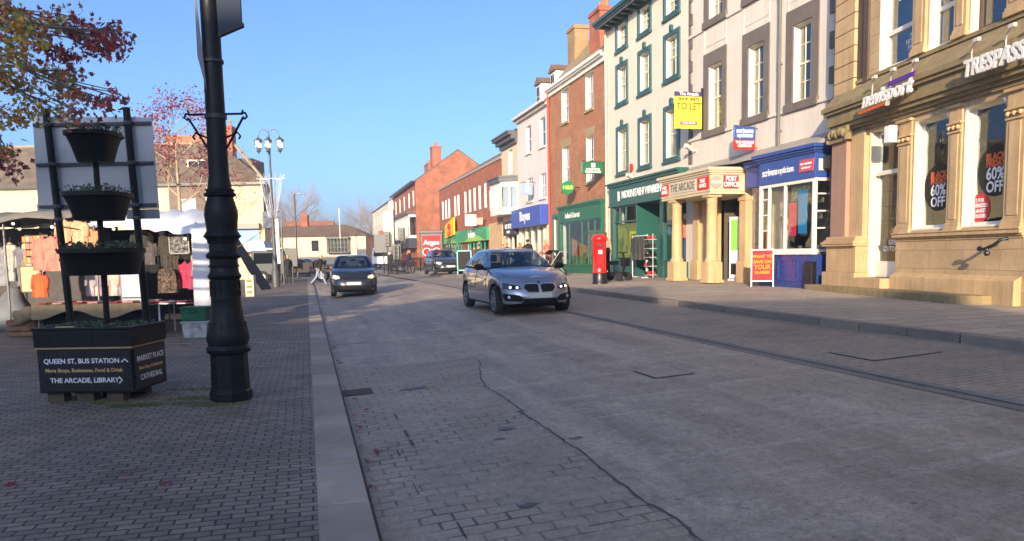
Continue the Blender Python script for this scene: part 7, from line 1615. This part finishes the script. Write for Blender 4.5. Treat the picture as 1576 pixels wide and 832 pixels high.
# second stall further left with a grey canopy
s = thing('market_stall', 'market stall with a low grey canvas canopy at the far left edge', 'market stall', -11.5, 16.5, g0); X0, Y0 = -11.5, 16.5
mb = MB(); n = 14; mb.rings([[(-13.6+4.5*i/n-X0, y-Y0, z+.05*sin(i*1.3)+.28*(i/n)) for i in range(n+1)] for y, z in ((16.1, 2.2), (16.15, 2.32), (18, 2.55), (20, 2.4))], False, False); mb.build('canopy', M_CANG, s, smooth=0)
mb = MB()
for x in (-13, -10.6, -9.3):
    for e in (-.3, 3): m_ = MB(); m_.bar((x-X0, e, 0), (x-X0, e, 2.4), .022); m_.build('post', M_STEEL, s)
mb.bar((-13.5-X0, -.3, 2.3), (-9.2-X0, -.3, 2.5), .02); mb.build('crossbar', M_STEEL, s); mb = MB(); mb.box(-14-X0, -9.9-X0, 3.0, 3.05, .0, 2.4); mb.build('back_cloth', cloth('stall_backcloth_grey', (.10, .09, .09)), s)
LG = [((.5, .48, .5), 'white and grey coat'), ((.3, .3, .33), 'mid grey coat'), ((.55, .5, .42), 'cream coat'), ((.2, .2, .25), 'dark grey coat'), ((.62, .5, .3), 'sand coloured jacket'), ((.45, .40, .4), 'light grey cardigan')]
for k, (c_, nm_) in enumerate(LG): hang(nm_+' on the left stall rail, '+('outermost at the frame edge', 'second from the frame edge', 'third from the frame edge', 'fourth from the frame edge', 'fifth from the frame edge', 'nearest the sock display')[k], -11.35+k*.2, 16.9, 2.0-.1*(k % 2), .22, .85, cloth('left_cloth_%d' % k, c_, tuple(v*.5 for v in c_), 9))
s = thing('covered_heap', 'grey tarpaulin heap on the ground behind the left stall front', 'tarpaulin', -11.6, 17.6, g0); mb = MB(); mb.lathe([(.75, 0), (.7, .3), (.5, .6), (.2, .85), (.02, .95)], 14); mb.v = [(a+.1*sin(z_*9), b*.7+.08*sin(a*7), z_*(1+.2*sin(a*5))) for a, b, z_ in mb.v]; mb.build('sheet', mat('tarp_grey', (.16, .17, .19), .6), s, smooth=0)
# crates and boxes
s = thing('wooden_crate', 'low wooden crate on the ground at the left end of the long table', 'crate', -10.15, 16.0, g0)
mb = MB()
for z in (.02, .14, .26): mb.box(-.3, .3, -.2, -.185, z, z+.09); mb.box(-.3, .3, .185, .2, z, z+.09); mb.box(-.3, -.285, -.18, .18, z, z+.09); mb.box(.285, .3, -.18, .18, z, z+.09)
for a in (-.28, .26):
    for b in (-.185, .16): mb.box(a, a+.02, b, b+.02, 0, .36)
mb.box(-.28, .28, -.18, .18, .01, .02); mb.build('slats', mat('crate_wood', (.22, .11, .06), .85, var=.5), s)
s = thing('hessian_sack', 'crumpled sand coloured cloth draped over the end of the table above the crate', 'cloth', -9.85, 15.5, .35); mb = MB(); mb.ball((0, 0, .12), .22, 10, 0, (1.2, .7, .75)); mb.v = [(a+.03*sin(b*30), b+.03*sin(a*22), z_+.04*sin(a*17+b*9)) for a, b, z_ in mb.v]; mb.build('cloth', M_HESS, s, smooth=0)
def tub(lab, x, y, z, w, d, h, m, lm, nm='storage_box', cat='box'):
    s = thing(nm, lab, cat, x, y, z); mb = MB(); t = .012; mb.rings([[(-w*.46, -d*.46, 0), (w*.46, -d*.46, 0), (w*.46, d*.46, 0), (-w*.46, d*.46, 0)], [(-w/2, -d/2, h), (w/2, -d/2, h), (w/2, d/2, h), (-w/2, d/2, h)]]); mb.build('tub', m, s, bevel=.015); mb = MB(); mb.box(-w/2-.02, w/2+.02, -d/2-.02, d/2+.02, h, h+.035); mb.build('lid', lm, s, bevel=.01); mb = MB(); mb.tube([(-.07, -d/2-.01, h-.03), (-.06, -d/2-.04, h-.06), (.06, -d/2-.04, h-.06), (.07, -d/2-.01, h-.03)], .01, 5); mb.build('handle', lm, s); return s
tub('clear plastic storage box with odds and ends inside, under the green box', -6.15, 15.0, g0, .50, .4, .30, mat('cloudy_plastic', (.36, .37, .38), .35, var=.7, scale=9), mat('lid_grey', (.30, .31, .33), .4))
tub('dark green plastic crate standing on the clear storage box', -6.17, 15.0, g0+.34, .50, .38, .24, paint('green_crate', (.02, .10, .06), .5), paint('green_crate_lid', (.02, .08, .05), .5))
# bulbs
for k, (px, py, Y) in enumerate(((30, 352, 16.8), (20, 344, 17), (80, 349, 15.7), (175, 352, 16.2), (226, 369, 16.2), (285, 367, 15.9))):
    p = px2(px, py, Y); s = thing('stall_bulb', ('small lit bulb under the grey canopy, right of its neighbour', 'small lit bulb under the grey canopy at its far left', 'lit white bulb beside the left sign post', 'lit bulb hanging between the planter pole and the right sign post', 'lit bulb hanging right of the right sign post', 'lit bulb above the framed print at the right end of the stall')[k], 'light bulb', *p); mb = MB(); mb.ball((0, 0, 0), .032, 8); mb.build('bulb', M_LAMP, s, smooth=60); mb = MB(); mb.bar((0, 0, .03), (0, 0, .16), .012); mb.build('socket', M_TRIM, s)
s = thing('market_cable', 'black cable strung under the grey canopy between the stall lights', 'cable', -11, 15.6, 2.2); mb = MB(); mb.tube([(-.5, .3, .0), (.4, .2, -.02), (1.0, .1, .05), (1.6, .1, .12), (2.2, .2, .0)], .01, 5); mb.build('cable', M_TRIM, s)
# things behind the lamp post
x, y = -10.3, 30.2; s = thing('carton_stack', 'stack of printed white cartons standing right of the lamp post', 'carton', x, y, gz(x, y)); mb = MB(); mb.box(-.16, .18, 0, .3, 0, .84); mb.build('cartons', mat('carton_white', (.6, .55, .42), .7, var=.3, scale=4), s, bevel=.01); mb = MB()
for z in (.12, .34, .56): mb.box(-.1, .12, -.006, -.001, z, z+.1)
mb.build('print', paint('carton_olive', (.3, .22, .1), .7), s)
x, y = -12.6, 36; s = thing('tent_flap', 'dark tent side sheet pegged out at a slant right of the lamp post', 'tent', x, y, gz(x, y)); mb = MB(); mb.rings([[(-.7+.05*sin(j), .3*j, 2.9-.03*j) for j in range(6)], [(-.2+.06*sin(j*2), .28*j-.1, 2.0) for j in range(6)], [(.35+.08*sin(j*3), .3*j-.2, 1.0) for j in range(6)], [(1.0, .3*j-.3, .02) for j in range(6)]], False, False); mb.build('sheet', cloth('flap_grey', (.05, .045, .045)), s, smooth=0); mb = MB(); mb.bar((-.7, 0, 0), (-.7, 0, 2.9), .025); mb.build('pole', M_STEEL, s)
x, y = at_(432, 43), 43; s = thing('blue_sign', 'dark blue sign panel on posts beside the triple lamp', 'sign', x, y, gz(x, y)); mb = MB(); mb.box(-.75, .35, 0, .06, 3.2, 4.1); mb.build('panel', mat('dark_blue_panel', (.02, .05, .12), .5), s); mb = MB(); mb.box(-.15, .15, -.08, -.01, 1.2, 3.7); mb.build('white_column', paint('column_white', (.5, .5, .46), .6), s); mb = MB(); mb.bar((.25, .1, 0), (.25, .1, 3.4), .05); mb.build('post', M_BLACK, s)
x, y = at_(436, 47), 47; s = thing('black_board', 'tall black notice board with a curved grey pipe left of the walking man', 'notice board', x, y, gz(x, y)); mb = MB(); mb.box(0, 1.0, 0, .06, 1.0, 2.1); mb.build('panel', M_BLACK, s); mb = MB(); mb.bar((-.25, 0, 0), (-.25, 0, 3.9), .08); mb.bar((.7, 0, 0), (.7, 0, 1.0), .04); mb.build('post', M_BLACK, s); mb = MB(); mb.tube([(-.45, -.1, 3.9), (-.42, -.1, 2.6), (-.3, -.1, 2.2), (.2, -.1, 1.9), (.3, -.1, 1.5), (.28, -.1, .3)], .05, 8); mb.build('pipe', M_LP, s)
x, y = at_(400, 50), 52; s = thing('bunting_stall', 'pale striped market stall far behind the lamp post', 'market stall', x-1.0, y, gz(x, y)); mb = MB(); mb.prism([(-1, 2.0), (1, 2.0), (.8, 2.7), (-.8, 2.7)], 0, 2, 'y'); mb.build('canopy', M_CANV, s); mb = MB()
for a in (-.95, .95):
    for b in (.05, 1.95): mb.bar((a, b, 0), (a, b, 2), .03)
mb.box(-.9, .9, .1, 1.0, .7, .8); mb.build('frame', M_STEEL, s)
# ================================================================ SMALL LITTER
rl = random.Random(21); n_ = 0; mb_protos = []
LT = [mat('fallen_red_leaf', (.22, .03, .03), .7), mat('fallen_brown_leaf', (.20, .09, .045), .8), mat('fallen_tan_leaf', (.38, .2, .12), .8)]
for k in range(3): mb = MB(); star(mb, Vector((0, 0, .012)), random.Random(30+k), .045, 0); mb.v = [(a, b, .012+abs(z_-.012)*.35) for a, b, z_ in mb.v]; o = mb.build('fallen_leaf', LT[k]); mb_protos.append(o)
spots = [G_ for G_ in [(-.55, 3.2, 1), (.13, 3.3, 1), (.1, 4.0, 0), (.12, 5.2, 2), (.07, 5.9, 0), (.06, 6.4, 0), (.1, 7.2, 0), (.2, 7.9, 0), (.12, 8.6, 1), (.08, 9.0, 0), (-.4, 9.6, 2), (-1.3, 5.5, 0), (-1.6, 5.9, 0), (-2.3, 5.8, 0), (-1.8, 7.9, 2), (-2.6, 7.7, 0), (-3.2, 6.0, 1), (-3.8, 6.1, 1)]]
for k in range(70):
    if k < 18: spots.append((rl.uniform(-6.8, -4.4), rl.uniform(10.5, 13.5), rl.randrange(3)))
    elif k < 34: spots.append((rl.uniform(.02, .16), rl.uniform(3, 16), rl.randrange(3)))
    else: spots.append((rl.uniform(-7, -.4), rl.uniform(5, 15), rl.randrange(3)))
for i, (s_, t_, k) in enumerate(spots):
    x, y = xy(s_, t_); o = mb_protos[k] if i == [q[2] for q in spots].index(k) else mb_protos[k].copy()
    if o is not mb_protos[k]: C.objects.link(o)
    o.location = (x, y, gz(x, y)+.006); o.rotation_euler = (rl.uniform(-.25, .25), rl.uniform(-.25, .25), rl.random()*6.3); sc = rl.uniform(.8, 1.9); o.scale = (sc, sc, sc); tag(o, ('dry red star shaped leaf lying on the ground', 'dry brown star shaped leaf lying on the ground', 'dry tan star shaped leaf lying on the ground')[k], 'leaf', ('fallen red leaves', 'fallen brown leaves', 'fallen tan leaves')[k])
mb = MB(); rg = random.Random(3)
def tuft(x, y, w, n, h):
    for k in range(n):
        a = rg.random()*6.3; r_0 = w*rg.random()**.7; px_0, py_0 = x+r_0*cos(a)*1.6, y+r_0*sin(a)*.5; hh = h*rg.uniform(.3, 1); dx, dy = rg.gauss(0, .4)*hh, rg.gauss(0, .4)*hh; mb.poly([(px_0-.003, py_0, 0), (px_0+.003, py_0, 0), (px_0+dx, py_0+dy, hh)], k % 2)
for x, y, w, n, h in ((-3.9, 7.95, .14, 260, .07), (-4.45, 8.12, .06, 120, .06), (-3.5, 8.3, .22, 380, .05), (-3.45, 8.0, .16, 220, .04), (-3.2, 7.85, .12, 140, .03), (-3.0, 7.95, .25, 200, .03), (-4.1, 7.9, .1, 160, .09), (-3.75, 8.9, .2, 160, .05)): tuft(x, y, w, n, h)
o = mb.build('weed_grass', [mat('weed_green', (.06, .10, .025), .8), mat('weed_yellow', (.13, .13, .04), .8)]); o['kind'] = 'stuff'
# ---------------------------------------------------------------- lettering becomes real mesh
dg = bpy.context.evaluated_depsgraph_get()
for o in [o for o in bpy.data.objects if o.type == 'FONT']:
    me = bpy.data.meshes.new_from_object(o.evaluated_get(dg)); nm = o.name
    n = bpy.data.objects.new('tmp', me); C.objects.link(n); n.parent = o.parent; n.matrix_local = o.matrix_local.copy(); n.location = o.location
    n.matrix_basis = o.matrix_basis.copy()
    bpy.data.objects.remove(o); n.name = nm; me.name = nm
# ---------------------------------------------------------------- thin evening haze
m, t, b = newmat('haze'); t.nodes.remove(b); pv = N(t, 'ShaderNodeVolumePrincipled'); pv.inputs['Color'].default_value = (.92, .94, 1, 1); pv.inputs['Density'].default_value = .0015; pv.inputs['Anisotropy'].default_value = .2
L(t, pv.outputs[0], t.nodes['Material Output'].inputs['Volume'])
mb = MB(); mb.box(-720, 720, -65, 1410, -1.6, 18); o = mb.build('haze', m); o['kind'] = 'stuff'
